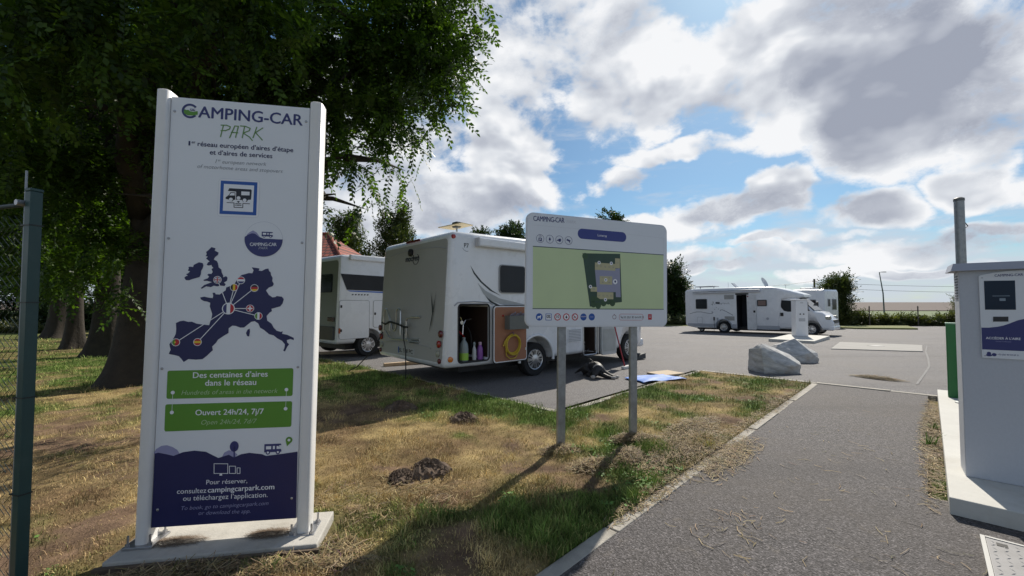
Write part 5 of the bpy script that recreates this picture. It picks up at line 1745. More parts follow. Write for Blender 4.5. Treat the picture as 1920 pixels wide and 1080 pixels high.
def build_near_van():
    W, wr, wf = 2.68, 2.12, 5.53
    a = rad(41)
    T = thing("motorhome", "near white motorhome with open garage locker and cream rear wall", "motorhome",
              matrix=Matrix.Translation((-1.11, 7.03, 0.0)) @ Matrix.Rotation(a, 4, 'Z'))
    lean = lambda u, z: rear_u(z) * max(0, 1 - u / .9)
    secs = [(0.0, .085, W - .085, .42, 2.58, .07), (.012, .05, W - .05, .375, 2.62, .08), (.04, .018, W - .018, .352, 2.655, .09), (.10, 0, W, .345, 2.685, .10), (.6, 0, W, .335, 2.70, .10), (2.0, 0, W, .33, 2.72, .10), (4.2, 0, W, .33, 2.74, .10),
            (4.75, .02, W - .02, .33, 2.70, .14), (5.05, .10, W - .10, 1.98, 2.60, .16), (5.35, .22, W - .22, 2.02, 2.42, .14), (5.52, .40, W - .40, 2.06, 2.26, .08)]
    o = loft(secs, lean).build("body_shell", van_white, T, autosmooth=38)
    fix_normals(o)
    boolean_cut(o, [rounded_cutter(.262, .918, .43, 1.42, -.3, 1.0, .06), rounded_cutter(3.57, 4.02, .30, 2.02, -.3, .9, .06),
                    wheel_cutter(wr, .34, .455, -.4, .34), wheel_cutter(wr, .34, .455, W - .34, W + .4)])
    # cream rear skin: follows the leaning rear, rounded outline, slightly proud
    b = MB()
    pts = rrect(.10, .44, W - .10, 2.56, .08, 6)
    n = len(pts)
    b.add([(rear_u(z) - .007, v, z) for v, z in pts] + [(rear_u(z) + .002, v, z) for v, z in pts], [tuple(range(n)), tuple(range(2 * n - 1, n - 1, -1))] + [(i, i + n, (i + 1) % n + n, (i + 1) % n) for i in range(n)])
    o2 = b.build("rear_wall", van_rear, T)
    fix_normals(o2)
    cab(T, wf, W)
    MB().box((.5, .35, .2), (6.0, W - .35, .40)).build("chassis", black_plastic, T)
    for (u, v, out) in ((wr, .14, -1), (wr, W - .14, 1), (wf, .14 + .08, -1), (wf, W - .14 - .08, 1)):
        wheel(T, u, v, .335, out)
    arch = [(wr + .47 * math.cos(rad(t)), .34 + .47 * math.sin(rad(t))) for t in range(-5, 186, 10)]
    MB().tube([(u, -.004, z) for u, z in arch], .03, 8).build("wheel_arch_lip", van_white, T, autosmooth=50)
    # rear fittings
    def rv(x, y, z):
        return (y + rear_u(z) - .008, W - x, z)
    for v, flip in ((0, False), (0, True)):
        for (lv, lz, r, m) in ((.13, .925, .062, red_dark), (.185, .75, .062, red_lens), (.22, .585, .055, clear_lens), (.165, .465, .045, red_dark)):
            vv = W - lv if flip else lv
            MB().lathe([(r, .0), (r, -.02), (r * .7, -.03), (.001, -.034)], 20, 'x', (rear_u(lz) - .004, vv, lz)).build("tail_light", m, T, autosmooth=50)
    MB().lathe([(.05, .0), (.045, -.02), (.001, -.028)], 16, 'y', (.10, .0, .50)).build("side_marker", amber, T)
    MB().lathe([(.04, .0), (.034, -.03), (.001, -.04)], 14, 'y', (.16, .02, 2.585)).build("roof_marker", red_lens, T)
    MB().box((.085, 1.08, 2.615), (.115, 1.60, 2.66), bev=.006).build("brake_light", red_dark, T)
    seam = [(1.0 + .0, 0)]
    pts3 = [(rear_u(z) - .010, v, z) for v, z in ((W - .10, 2.40), (W - .5, 2.44), (W / 2 + .3, 2.47), (W / 2 - .4, 2.47), (.35, 2.43), (.10, 2.38))]
    MB().tube(pts3, .006, 5).build("rear_seam", van_grey, T)
    MB().lathe([(.075, .012), (.07, -.05), (.03, -.07)], 14, 'x', (.098, 1.38, 2.42)).build("reversing_camera", black_plastic, T)
    pl = MB().box((-.012, 1.06, .478), (-.002, 1.70, .60)).build("number_plate", mat("plate_white", (.42, .43, .42), .5, var=.1), T)
    text("BL 558 PC", (W - 1.66, .502), (W - 1.10, .502), -.0065, black_ink, pl, .02, xf=rv, height=.075)
    MB().box((-.0135, 1.66, .479), (-.0125, 1.70, .599)).build("plate_band", blue, pl)
    lg = text("mooveo", (W - 1.60, 2.255), (W - 1.06, 2.255), -.002, mat("logo_dark", (.03, .035, .04), .4), T, .03, xf=rv, height=.075)
    MB().tube([(rear_u(2.29) - .012, 1.19 + .115 * math.cos(rad(t)), 2.285 + .105 * math.sin(rad(t))) for t in list(range(-230, 70, 15))], .006, 5).build("logo_ring", mat("logo_dark", (.03, .035, .04), .4), T)
    dec = mat("decal_black", (.014, .022, .028), .4, var=.1)
    b = MB()
    for poly in ([(.55, 1.66), (.47, 1.45), (.41, 1.30), (.45, 1.25), (.47, 1.34)], [(.36, 1.67), (.40, 1.40), (.46, 1.10), (.53, .92), (.49, 1.10), (.42, 1.40)]):
        b.add([(rear_u(z) - .0095, v, z) for v, z in poly], [tuple(range(len(poly)))])
    b.build("rear_decal", dec, T)
    b = MB()
    for k in range(3):
        b.add([(rear_u(z) - .0095, v, z) for v, z in ((2.52, 1.46 - k * .06), (2.22, 1.46 - k * .06), (2.22, 1.45 - k * .06), (2.52, 1.45 - k * .06))], [(0, 1, 2, 3)])
    b.build("rear_small_print", van_grey, T)
    # bumper crease and underside
    MB().tube([(-.012, v, .70 - .06 * ((v - W / 2) / 1.1) ** 2) for v in np.linspace(.45, W - .35, 14)], .008, 5).build("bumper_crease", van_rear, T)
    MB().tube([(.25, .6, .33), (.25, 1.9, .33)], .04, 8).build("tow_bar", black_plastic, T)
    # bicycle carrier folded on the rear wall
    rk = [(2.209, .845), (2.19, 1.1), (2.167, 1.26), (2.14, 1.31), (2.099, 1.325), (2.04, 1.31), (1.99, 1.25), (1.92, 1.15), (1.821, .975), (1.78, .92), (1.722, .907), (1.66, .93), (1.628, .983), (1.634, 1.25), (1.61, 1.31), (1.541, 1.339), (1.47, 1.32), (1.446, 1.276), (1.453, .835)]
    rack = MB().tube([(-.09, v, z) for v, z in rk], .018, 8).build("cycle_rack", alu, T, autosmooth=60)
    MB().tube([(-.07, 1.26, .80), (-.07, 1.25, 1.11), (-.07, 1.22, 1.16), (-.06, 1.117, 1.18), (.0, .864, 1.191)], .017, 8).build("rack_arm", alu, rack)
    MB().tube([(-.07, 2.158, .885), (-.07, 2.0, .77), (-.07, 1.849, .738), (-.04, 1.2, .76), (-.0, .886, .786)], .015, 8).build("rack_arm", alu, rack)
    MB().tube([(-.05, 1.42, .92), (-.05, 1.17, .73), (.0, .885, .735)], .02, 8).build("rack_arm", alu, rack)
    MB().tube([(-.06, 1.986, .894), (-.06, 1.958, 1.133)], .016, 8).build("rack_arm", alu, rack)
    MB().tube([(-.095, 2.26, 1.05), (-.1, 2.1, 1.02), (-.1, 1.9, 1.08), (-.1, 1.5, 1.04), (-.1, 1.3, 1.0), (-.1, 1.15, 1.0)], .02, 6).build("rack_strap", black_plastic, rack)
    # side fittings
    window_part(T, 1.144, 1.80, 1.63, 2.165, 0, .07)
    MB().box((.615, -.115, 2.45), (4.6, -.003, 2.60), bev=.025).build("awning_case", van_white, T)
    MB().box((.60, -.118, 2.445), (.635, -.001, 2.605), bev=.01).build("awning_end_cap", mat("cap_grey", (.52, .53, .55), .5), T)
    text("P7", (.369, 2.412), (.466, 2.412), -.0025, mat("logo_dark", (.03, .035, .04), .4), T, .02, height=.075)
    MB().stroke([(.34, 2.40), (.37, 2.365), (.42, 2.345), (.455, 2.35)], .012, -.002).build("badge_swoosh", van_grey, T)
    MB().flat([(.50, 2.115), (.598, 1.985), (.76, 1.83), (.99, 1.68), (1.2, 1.579), (.936, 1.673), (.715, 1.825), (.575, 1.965)], -.002).build("side_decal", dec, T)
    MB().flat([(.657, 1.809), (.835, 1.672), (1.166, 1.535), (1.80, 1.42), (1.80, 1.35), (1.251, 1.414), (.998, 1.479), (.795, 1.606)], -.0025).build("side_decal", mat("decal_grey", (.36, .38, .39), .4), T)
    MB().flat([(.823, 1.584), (.998, 1.475), (1.187, 1.40), (1.382, 1.375), (1.124, 1.385), (.937, 1.465)], -.003).build("side_decal", dec, T)
    MB().tube([(.17, -.004, 1.40), (.24, -.004, 1.455), (.6, -.004, 1.475), (.93, -.004, 1.455), (1.0, -.004, 1.42)], .012, 6).build("rain_gutter", van_grey, T)
    # garage locker: inner lining and black seal round the opening
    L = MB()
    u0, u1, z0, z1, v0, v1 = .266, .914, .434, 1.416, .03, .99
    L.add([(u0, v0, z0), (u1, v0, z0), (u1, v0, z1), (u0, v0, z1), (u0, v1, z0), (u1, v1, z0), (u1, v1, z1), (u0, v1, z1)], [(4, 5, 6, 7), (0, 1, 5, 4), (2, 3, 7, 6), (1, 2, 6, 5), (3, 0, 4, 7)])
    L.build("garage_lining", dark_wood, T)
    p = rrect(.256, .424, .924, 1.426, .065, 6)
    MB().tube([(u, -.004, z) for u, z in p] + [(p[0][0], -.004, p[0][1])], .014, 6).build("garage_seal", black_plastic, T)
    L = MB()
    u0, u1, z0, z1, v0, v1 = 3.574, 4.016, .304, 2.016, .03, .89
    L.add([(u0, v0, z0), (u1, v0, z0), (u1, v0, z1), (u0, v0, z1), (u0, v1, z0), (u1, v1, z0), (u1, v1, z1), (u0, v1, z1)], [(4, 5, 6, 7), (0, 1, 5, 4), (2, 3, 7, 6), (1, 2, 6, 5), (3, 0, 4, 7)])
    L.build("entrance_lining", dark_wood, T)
    p = rrect(3.56, .29, 4.03, 2.03, .065, 6)
    MB().tube([(u, -.004, z) for u, z in p] + [(p[0][0], -.004, p[0][1])], .016, 6).build("entrance_seal", alu, T)
    MB().box((3.60, .3, .31), (3.99, .6, .55)).build("entrance_step", mat("step_grey", (.30, .29, .28), .7), T)
    # opened garage door folded against the side
    D = MB().prism(rrect(.972, .365, 1.785, 1.392, .06, 6), -.075, -.03).build("garage_door", van_white, T)
    MB().prism(rrect(.99, .383, 1.767, 1.374, .05, 6), -.079, -.0755).build("door_inner_panel", brown_liner, D)
    MB().tube([(u, -.055, z) for u, z in rrect(.966, .359, 1.791, 1.398, .066, 6)] + [(1.791, -.055, 1.332)], .009, 5).build("door_seal", black_plastic, D)
    for z in (.55, 1.18):
        MB().box((1.735, -.088, z), (1.775, -.080, z + .05), bev=.004).build("door_latch", alu, D)
    bx = MB()
    bx.box((1.225, -.22, .965), (1.70, -.0795, .98)).box((1.225, -.22, .98), (1.70, -.208, 1.215)).box((1.225, -.208, .98), (1.237, -.0795, 1.215)).box((1.688, -.208, .98), (1.70, -.0795, 1.215)).box((1.237, -.09, .98), (1.688, -.0795, 1.215))
    bx.build("storage_box", mat("box_grey", (.13, .135, .125), .6, var=.08), D)
    MB().box((1.16, -.088, 1.20), (1.20, -.0795, 1.235), bev=.006).build("red_knob", red_lens, D)
    # lower side: fridge vent, entrance door leaf, skirts
    f = MB().box((3.05, -.012, .60), (3.48, -.0008, .90), bev=.004).build("fridge_vent", van_white, T)
    for k in range(8):
        MB().box((3.07, -.02, .625 + k * .033), (3.46, -.0125, .643 + k * .033)).build("vent_slat", van_grey, f)
    f = MB().box((3.05, -.012, 1.45), (3.48, -.0008, 1.75), bev=.004).build("fridge_vent", van_white, T)
    for k in range(8):
        MB().box((3.07, -.02, 1.475 + k * .033), (3.46, -.0125, 1.493 + k * .033)).build("vent_slat", van_grey, f)
    outline(T, 2.75, 2.98, .52, .95, 0, "service_hatch")
    d = MB().prism(rrect(4.10, .26, 4.66, 1.98, .06, 5), -.10, -.055).build("entrance_door", mat("door_grey_white", (.46, .48, .48), .5), T)
    MB().box((4.14, -.106, .34), (4.62, -.101, .85), bev=.004).build("door_pocket", mat("pocket_grey", (.36, .38, .37), .5), d)
    MB().tube([(4.055, -.03, .3), (4.055, -.03, 1.95)], .015, 6).build("door_hinge", alu, T)
    window_part(T, 2.3, 3.0, 1.63, 2.165, 0, .07)
    # roof fittings
    ant = MB().tube([(.95, 1.1, 2.70), (.95, 1.1, 2.98)], .02, 8).build("aerial_mast", alu, T)
    dish = mat("aerial_cream", (.62, .50, .28), .5)
    MB().add([(.80, .72, 2.995), (1.10, .75, 2.985), (1.13, 1.5, 2.995), (.78, 1.55, 3.01), (.80, .72, 3.01), (1.10, .75, 3.0), (1.13, 1.5, 3.01), (.78, 1.55, 3.025)], [(0, 3, 2, 1), (4, 5, 6, 7), (0, 1, 5, 4), (1, 2, 6, 5), (2, 3, 7, 6), (3, 0, 4, 7)]).build("aerial_plate", dish, ant)
    MB().box((.88, 1.02, 2.97), (1.02, 1.2, 3.09), bev=.03).build("aerial_motor", mat("aerial_dark", (.05, .055, .05), .5), ant)
    MB().box((2.2, .7, 2.72), (2.9, 1.4, 2.82), bev=.03).build("roof_vent", mat("vent_white", (.6, .6, .6), .5), T)
    return T


NEAR = build_near_van()
NM = NEAR.matrix_world.copy()


def near(u, v, z):
    return NM @ Vector((u, v, z))


def build_near_things():
    zr = 0.434
    # things in the garage locker
    def bottle(loc, prof, m, capm, label, name="bottle", split=None):
        T = thing(name, label, "bottle", near(*loc), 0, "bottles in the open garage locker")
        MB().lathe(prof[0], 18, 'z').build("body", m, T, autosmooth=40)
        MB().lathe(prof[1], 14, 'z').build("cap", capm, T, autosmooth=40)
        return T
    whitep = mat("bottle_white", (.22, .27, .28), .4)
    b = bottle((.47, .14, zr), ([(.075, 0), (.08, .02), (.08, .20), (.07, .30), (.03, .36), (.025, .38)], [(.03, .381), (.03, .41)]), whitep, whitep, "tall milky white canister with green liquid in the open garage locker", "canister")
    MB().lathe([(.082, .015), (.0825, .03), (.0825, .13), (.081, .14)], 18, 'z').build("green_band", mat("lime_liquid", (.28, .50, .06), .4), b)
    bottle((.68, .12, zr), ([(.035, 0), (.038, .02), (.036, .18), (.018, .24), (.016, .26)], [(.02, .261), (.026, .285), (.014, .32)]), mat("bottle_grey_white", (.45, .47, .5), .4), whitep, "slim white spray bottle in the open garage locker")
    bottle((.81, .12, zr), ([(.05, 0), (.054, .02), (.054, .15), (.05, .20), (.03, .25), (.025, .26)], [(.03, .261), (.03, .31)]), mat("bottle_purple", (.22, .08, .33), .35), mat("cap_pink", (.45, .32, .43), .4), "purple bottle with a pink cap in the open garage locker")
    # bicycle stowed across the locker
    Bk = thing("bicycle", "dark bicycle with chrome handlebar stowed inside the garage locker", "bicycle", near(.60, .62, zr), rad(41))
    fm = mat("frame_dark", (.03, .035, .045), .4)
    chrome = mat("chrome", (.6, .6, .62), .2, .95)
    for u in (-.17, .16):
        w = MB()
        ring = [(u, .0 + .30 * math.cos(rad(t)), .31 + .30 * math.sin(rad(t))) for t in range(0, 361, 15)]
        w.tube(ring, .018, 6, cap=False)
        w.build("wheel", rubber, Bk)
    MB().tube([(-.17, 0, .31), (-.05, -.1, .62), (.16, 0, .31)], .018, 6).tube([(-.05, -.1, .62), (.02, -.05, .35)], .016, 6).tube([(.02, -.05, .35), (-.17, 0, .31)], .014, 6).build("frame", fm, Bk)
    MB().tube([(-.02, -.28, .44), (0, -.27, .62), (.05, -.27, .70), (.2, -.27, .72)], .011, 6).tube([(0, -.27, .62), (-.06, -.27, .76), (-.2, -.27, .80)], .011, 6).build("handlebar", chrome, Bk)
    MB().lathe([(.035, -.30), (.03, -.27), (.01, -.25)], 12, 'y', (-.05, 0, .66)).build("headlamp", chrome, Bk)
    MB().tube([(-.26, -.32, .62), (.0, -.30, .40)], .014, 6).build("red_lock", red_lens, Bk)
    # yellow hose on the garage door
    b = MB()
    for k in range(5):
        r = .165 + .008 * (k % 3)
        pts = [(1.395 + (r + .006 * math.sin(k)) * math.cos(rad(t)), -.10 - .011 * k, .69 + (r - .02 * (k == 4) + .012 * k * (math.sin(rad(t)) < 0)) * math.sin(rad(t))) for t in range(0, 361, 15)]
        b.tube([near(*p) for p in pts], .0095, 6, cap=False)
    b.tube([near(*p) for p in ((1.25, -.11, .80), (1.20, -.11, .74), (1.17, -.11, .66))], .0095, 6)
    b.tube([near(*p) for p in ((1.22, -.115, .6), (1.24, -.115, .48), (1.33, -.115, .42), (1.45, -.115, .43), (1.52, -.115, .5))], .0095, 6)
    o = b.build("water_hose", mat("hose_yellow", (.55, .40, .035), .45, var=.08), None, autosmooth=60)
    tag(o, "coiled yellow hose hanging on the opened garage door", "hose")
    H = MB().tube([near(*p) for p in ((1.395, -.08, .90), (1.395, -.13, .90), (1.395, -.14, .86))], .006, 6).build("hose_hook", mat("hook_purple", (.16, .07, .26), .5))
    tag(H, "small purple hook holding the coiled yellow hose", "hook")
    # tangle in the storage box
    b = MB()
    for k in range(9):
        p0 = Vector((1.28 + k * .045, -.15, 1.2))
        b.tube([near(p0.x, p0.y, p0.z), near(p0.x + .03, -.18, 1.24 + .02 * (k % 3)), near(p0.x + .07, -.14, 1.25), near(p0.x + .09, -.15, 1.2)], .011, 6)
    o = b.build("cable_tangle", mat("tangle_grey", (.22, .21, .26), .5, var=.5, scale=9))
    tag(o, "tangle of grey cords sticking out of the storage box", "cords")
    b = MB().tube([near(1.45, -.16, 1.25), near(1.60, -.15, 1.22), near(1.70, -.10, 1.21), near(1.44, -.09, 1.35), near(1.30, -.03, 1.40)], .008, 6)
    # cables from the rear rack
    blk = mat("cable_black", (.012, .012, .013), .55)
    g0 = near(-.42, 2.95, 0)
    b = MB().tube([near(-.11, 2.2, .86), near(-.18, 2.32, .62), near(-.28, 2.55, .35), near(-.42, 2.75, .12), near(-.55, 2.9, .02), near(-.75, 2.9, .015), near(-1.0, 2.7, .015)], .011, 6)
    tag(b.build("power_cable", blk, None, smooth=True), "black cable hanging from the cycle rack's left end to the ground", "cable", "black cables at the near motorhome's rear")
    b = MB().tube([near(-.11, 1.27, 1.02), near(-.13, 1.24, .8), near(-.12, 1.17, .55), near(-.14, 1.12, .3), near(-.15, 1.10, .04), near(-.3, 1.15, .015), near(-.6, 1.5, .015)], .011, 6)
    tag(b.build("power_cable", blk, None, smooth=True), "black cable hanging from the cycle rack past the number plate", "cable", "black cables at the near motorhome's rear")
    # red broom leaning against the open door
    B = thing("broom", "red handled broom leaning on the near motorhome's entrance", "broom", near(4.22, -.62, 0), rad(41))
    MB().tube([(0, 0, .06), (.0, .50, 1.75)], .014, 8).build("handle", mat("broom_red", (.36, .02, .03), .4), B)
    MB().box((-.09, -.035, .0), (.16, .035, .06), bev=.01).build("brush_head", mat("brush_white", (.62, .62, .60), .7), B)
    # levelling wedge under the front wheel
    w = MB().prism([(6.0 - .35, 0), (6.28, 0), (6.28, .14), (6.05, .12), (5.86, .02)], .12, .42)
    w.v = [tuple(near(*p) - Vector((0, 0, 0.02))) for p in w.v]
    tag(w.build("levelling_wedge", mat("wedge_grey", (.06, .062, .065), .7)), "dark grey levelling wedge in front of the near motorhome's front wheel", "wedge")
    # timber behind the van and by the left van
    wood = mat("raw_timber", (.46, .34, .22), .8, var=.2, scale=9, bump=.15)
    for (a, c, lab) in (((-2.95, 9.75), (-2.1, 10.25), "pale timber baulk on the asphalt beneath the near motorhome's rear"), ((-5.9, 12.3), (-4.35, 12.75), "pale timber baulk on the asphalt beside the left motorhome")):
        A, Bq = Vector((*a, float(zg(a[1])))), Vector((*c, float(zg(c[1]))))
        d = (Bq - A)
        M = Matrix.Translation(A) @ Matrix.Rotation(math.atan2(d.y, d.x), 4, 'Z')
        o = MB().box((0, -.05, .001), (d.length, .05, .075), bev=.005).build("timber_baulk", wood)
        o.matrix_world = M
        tag(o, lab, "timber")


build_near_things()


# ---------------------------------------------------------------- left motorhome
def build_left_van():
    W, wr, wf = 2.35, .95, 4.9
    T = thing("motorhome", "white motorhome with black window band and blue stripe, parked left of the near one", "motorhome",
              matrix=Matrix.Translation((-4.62, 11.13, float(zg(12)) + .01)) @ Matrix.Rotation(rad(50), 4, 'Z'))
    lean = lambda u, z: max(0, z - 1.0) * .05 * max(0, 1 - u / .8)
    secs = [(0.0, .07, W - .07, .45, 2.66, .08), (.03, .02, W - .02, .40, 2.74, .09), (.10, 0, W, .39, 2.79, .12), (.5, 0, W, .385, 2.82, .12), (2.5, 0, W, .38, 2.84, .12), (3.8, 0, W, .38, 2.82, .12), (4.5, .05, W - .05, 1.9, 2.70, .16), (4.95, .2, W - .2, 2.05, 2.42, .14)]
    o = loft(secs, lean).build("body_shell", van_white, T, autosmooth=38)
    fix_normals(o)
    boolean_cut(o, [wheel_cutter(wr, .34, .44, -.4, .34), wheel_cutter(wr, .34, .44, W - .34, W + .4)])
    cab(T, wf, W)
    MB().box((.4, .3, .2), (5.2, W - .3, .42)).build("chassis", black_plastic, T)
    for (u, v, out) in ((wr, .14, -1), (wr, W - .14, 1), (wf, .22, -1), (wf, W - .22, 1)):
        wheel(T, u, v, .335, out)
    r = lambda z: max(0, z - 1.0) * .05
    rp = lambda pts, off: [(r(z) - off, v, z) for v, z in pts]

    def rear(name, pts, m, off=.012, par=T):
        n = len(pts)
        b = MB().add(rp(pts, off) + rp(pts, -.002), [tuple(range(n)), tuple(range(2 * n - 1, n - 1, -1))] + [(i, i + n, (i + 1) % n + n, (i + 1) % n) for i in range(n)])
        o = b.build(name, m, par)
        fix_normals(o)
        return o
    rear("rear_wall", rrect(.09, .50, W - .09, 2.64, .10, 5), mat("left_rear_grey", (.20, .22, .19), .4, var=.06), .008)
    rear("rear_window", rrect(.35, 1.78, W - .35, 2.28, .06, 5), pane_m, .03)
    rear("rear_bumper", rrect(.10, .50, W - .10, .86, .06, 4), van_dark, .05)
    MB().box((-.055, .12, 1.0), (-.01, .42, 1.11), bev=.01).build("tail_light", mat("lamp_dark", (.05, .02, .02), .25), T)
    MB().box((-.055, W - .42, 1.0), (-.01, W - .12, 1.11), bev=.01).build("tail_light", mat("lamp_dark", (.05, .02, .02), .25), T)
    MB().box((.05, -.014, .68), (.10, -.001, .82)).build("side_marker", mat("marker_orange", (.35, .08, .02), .4), T)
    band = [(.09, 2.27), (3.2, 2.24), (3.2, 1.80), (.27, 1.845)]
    MB().prism(band, -.014, -.0005).build("window_band", pane_m, T)
    MB().prism([(.28, 1.83), (3.2, 1.785), (3.2, 1.735), (.36, 1.80)], -.006, -.0006).build("blue_stripe", mat("stripe_blue", (.02, .12, .48), .4), T)
    for k in range(6):
        MB().prism([(.42 + k * .09, 1.735), (.47 + k * .09, 1.735), (.46 + k * .09, 1.70), (.41 + k * .09, 1.70)], -.003, -.0006).build("model_letter", van_dark, T)
    h = outline(T, .065, .945, .52, 1.56, 0, "locker_door", .06)
    for z in (.72, 1.36):
        MB().box((.09, -.022, z), (.14, -.0095, z + .07), bev=.006).build("locker_lock", black_plastic, h)
    h = outline(T, 1.07, 1.75, .80, 1.56, 0, "locker_door", .06)
    MB().box((1.10, -.022, 1.15), (1.15, -.0095, 1.22), bev=.006).build("locker_lock", black_plastic, h)
    MB().box((.31, -.11, 2.655), (4.0, -.003, 2.80), bev=.03).build("awning_case", van_white, T)
    MB().box((1.6, .8, 2.83), (2.1, 1.5, 2.92), bev=.03).build("roof_vent", mat("vent_white", (.6, .6, .6), .5), T)


build_left_van()


# ---------------------------------------------------------------- far motorhome, side on
def build_far_van():
    W, wr, wf = 2.3, 2.2, 6.35
    T = thing("motorhome", "white motorhome with its side door open, seen side on beyond the boulders", "motorhome", matrix=align(12.118, 24.19, 15.007, 21.205, wr))
    secs = [(0.0, .08, W - .08, .55, 2.36, .08), (.03, .03, W - .03, .42, 2.46, .09), (.12, 0, W, .33, 2.52, .10), (.6, 0, W, .24, 2.56, .10), (2.4, 0, W, .24, 2.57, .10), (4.6, 0, W, .24, 2.54, .10), (4.9, .01, W - .01, .26, 2.48, .12),
            (5.1, .02, W - .02, 1.80, 2.42, .14), (5.45, .06, W - .06, 1.86, 2.32, .14), (5.8, .15, W - .15, 1.90, 2.19, .10), (6.05, .32, W - .32, 1.98, 2.10, .04)]
    o = loft(secs).build("body_shell", van_white, T, autosmooth=38)
    fix_normals(o)
    boolean_cut(o, [rounded_cutter(2.92, 3.47, .22, 2.15, -.3, .9, .04), wheel_cutter(wr, .33, .44, -.4, .34), wheel_cutter(wr, .33, .44, W - .34, W + .4)])
    cab(T, wf, W, .93)
    MB().box((.6, .3, .16), (6.6, W - .3, .36)).build("chassis", black_plastic, T)
    for (u, v, out) in ((wr, .14, -1), (wr, W - .14, 1), (wf, .22, -1), (wf, W - .22, 1)):
        wheel(T, u, v, .33, out)
    wheel(T, .75, .6, .16, -1, .10, False)
    L = MB()
    u0, u1, z0, z1, v0, v1 = 2.924, 3.466, .224, 2.146, .02, .89
    L.add([(u0, v0, z0), (u1, v0, z0), (u1, v0, z1), (u0, v0, z1), (u0, v1, z0), (u1, v1, z0), (u1, v1, z1), (u0, v1, z1)], [(4, 5, 6, 7), (0, 1, 5, 4), (2, 3, 7, 6), (1, 2, 6, 5), (3, 0, 4, 7)])
    L.build("entrance_lining", mat("far_interior", (.018, .02, .03), .7), T)
    d = MB().prism(rrect(3.475, .23, 3.92, 2.14, .05, 5), -.07, -.03).build("entrance_door", mat("far_door", (.60, .61, .62), .5), T)
    MB().box((3.79, -.085, 1.16), (3.89, -.0705, 1.28), bev=.01).build("door_lock", black_plastic, d)
    MB().lathe([(.04, -.0705), (.04, -.08)], 10, 'y', (3.53, 0, 2.05)).build("door_sticker", mat("sticker_maroon", (.16, .03, .05), .5), d)
    MB().box((2.88, -.012, 2.15), (3.55, -.001, 2.24)).build("door_header", van_dark, T)
    MB().box((.52, -.11, 2.27), (4.16, -.003, 2.43), bev=.03).build("awning_case", van_grey and mat("awning_grey", (.50, .52, .56), .5), T)
    MB().box((.54, -.114, 2.37), (4.1, -.1105, 2.39)).build("awning_rail", van_dark, T)
    window_part(T, .66, 1.33, 1.36, 1.96, 0, .06)
    f = window_part(T, 3.96, 4.45, 1.50, 1.86, 0, .05)
    MB().box((4.02, -.033, 1.55), (4.39, -.0305, 1.81)).build("curtain", mat("curtain_brown", (.20, .14, .12), .8), f)
    for (z0, z1) in ((1.91, 2.165), (.71, .945)):
        v = MB().box((2.28, -.012, z0), (2.80, -.001, z1), bev=.004).build("fridge_vent", mat("vent_grey", (.38, .385, .38), .6), T)
        for k in range(6):
            MB().box((2.30, -.018, z0 + .025 + k * .035), (2.78, -.0125, z0 + .04 + k * .035)).build("vent_slat", mat("vent_grey_dark", (.26, .265, .26), .6), v)
    MB().box((.16, -.008, .34), (1.78, -.0008, .50)).build("grey_skirt", van_grey, T)
    MB().box((2.68, -.008, .28), (2.90, -.0008, .50)).build("grey_skirt", van_grey, T)
    MB().box((3.95, -.008, .26), (5.0, -.0008, .46)).build("grey_skirt", van_grey, T)
    arch = [(wr + .45 * math.cos(rad(t)), .33 + .45 * math.sin(rad(t))) for t in range(-5, 186, 10)]
    MB().tube([(u, -.004, z) for u, z in arch], .035, 8).build("wheel_arch_lip", van_grey, T, autosmooth=50)
    outline(T, .75, 1.02, .50, .88, 0, "service_hatch")
    MB().box((1.66, -.03, .70), (1.74, -.001, .90), bev=.01).build("power_socket", black_plastic, T)
    MB().tube([(1.70, -.035, .70), (1.72, -.05, .35), (1.70, -.08, .01)], .01, 5).build("power_lead", black_plastic, T)
    MB().box((1.84, -.02, .68), (1.93, -.001, .86), bev=.006).build("water_filler", van_grey, T)
    MB().lathe([(.07, -.001), (.07, -.012)], 16, 'y', (4.45, 0, .84)).build("filler_cap", van_grey, T)
    dk = mat("far_decal", (.17, .19, .22), .5)
    MB().stroke([(.29, 1.08), (.5, 1.14), (.7, 1.185), (.95, 1.19), (1.2, 1.14), (1.5, 1.09), (1.6, 1.11), (1.64, 1.17), (1.6, 1.2), (1.56, 1.18)], .03, -.002).build("side_decal", dk, T)
    MB().stroke([(2.04, 1.25), (2.06, 1.30), (2.15, 1.32), (2.37, 1.22), (2.55, 1.11), (2.72, 1.01)], .03, -.002).build("side_decal", dk, T)
    for (u, z) in ((1.74, 1.34), (1.84, 1.45), (1.95, 1.36)):
        MB().flat([(u + .035 * (1 if k % 2 == 0 else .4) * math.sin(k * math.pi / 5), z + .035 * (1 if k % 2 == 0 else .4) * math.cos(k * math.pi / 5)) for k in range(10)], -.002).build("star_decal", dk, T)
    ink = mat("script_ink", (.04, .045, .06), .5)
    MB().stroke([(1.54, 1.64), (1.60, 1.64), (1.63, 1.58), (1.66, 1.80), (1.72, 1.64), (1.78, 1.64)], .016, -.002).build("script_lettering", ink, T)
    MB().flat([(1.80, 1.66), (2.03, 1.64), (2.03, 1.76), (1.80, 1.77)], -.002).build("script_block", ink, T)
    MB().stroke([(2.05, 1.65), (2.12, 1.70), (2.10, 1.62), (2.2, 1.71), (2.28, 1.70), (2.26, 1.64), (2.36, 1.70), (2.42, 1.64), (2.50, 1.72), (2.52, 1.64), (2.57, 1.66)], .012, -.002).build("script_lettering", ink, T)
    # roof gear
    rk = MB().tube([(.75, .5, 2.56), (.75, .5, 2.68)], .02, 6).tube([(1.55, .5, 2.56), (1.55, .5, 2.68)], .02, 6).box((.5, .3, 2.68), (1.6, 1.2, 2.73), bev=.015)
    rk.build("solar_panel", mat("panel_grey", (.30, .32, .36), .4), T)
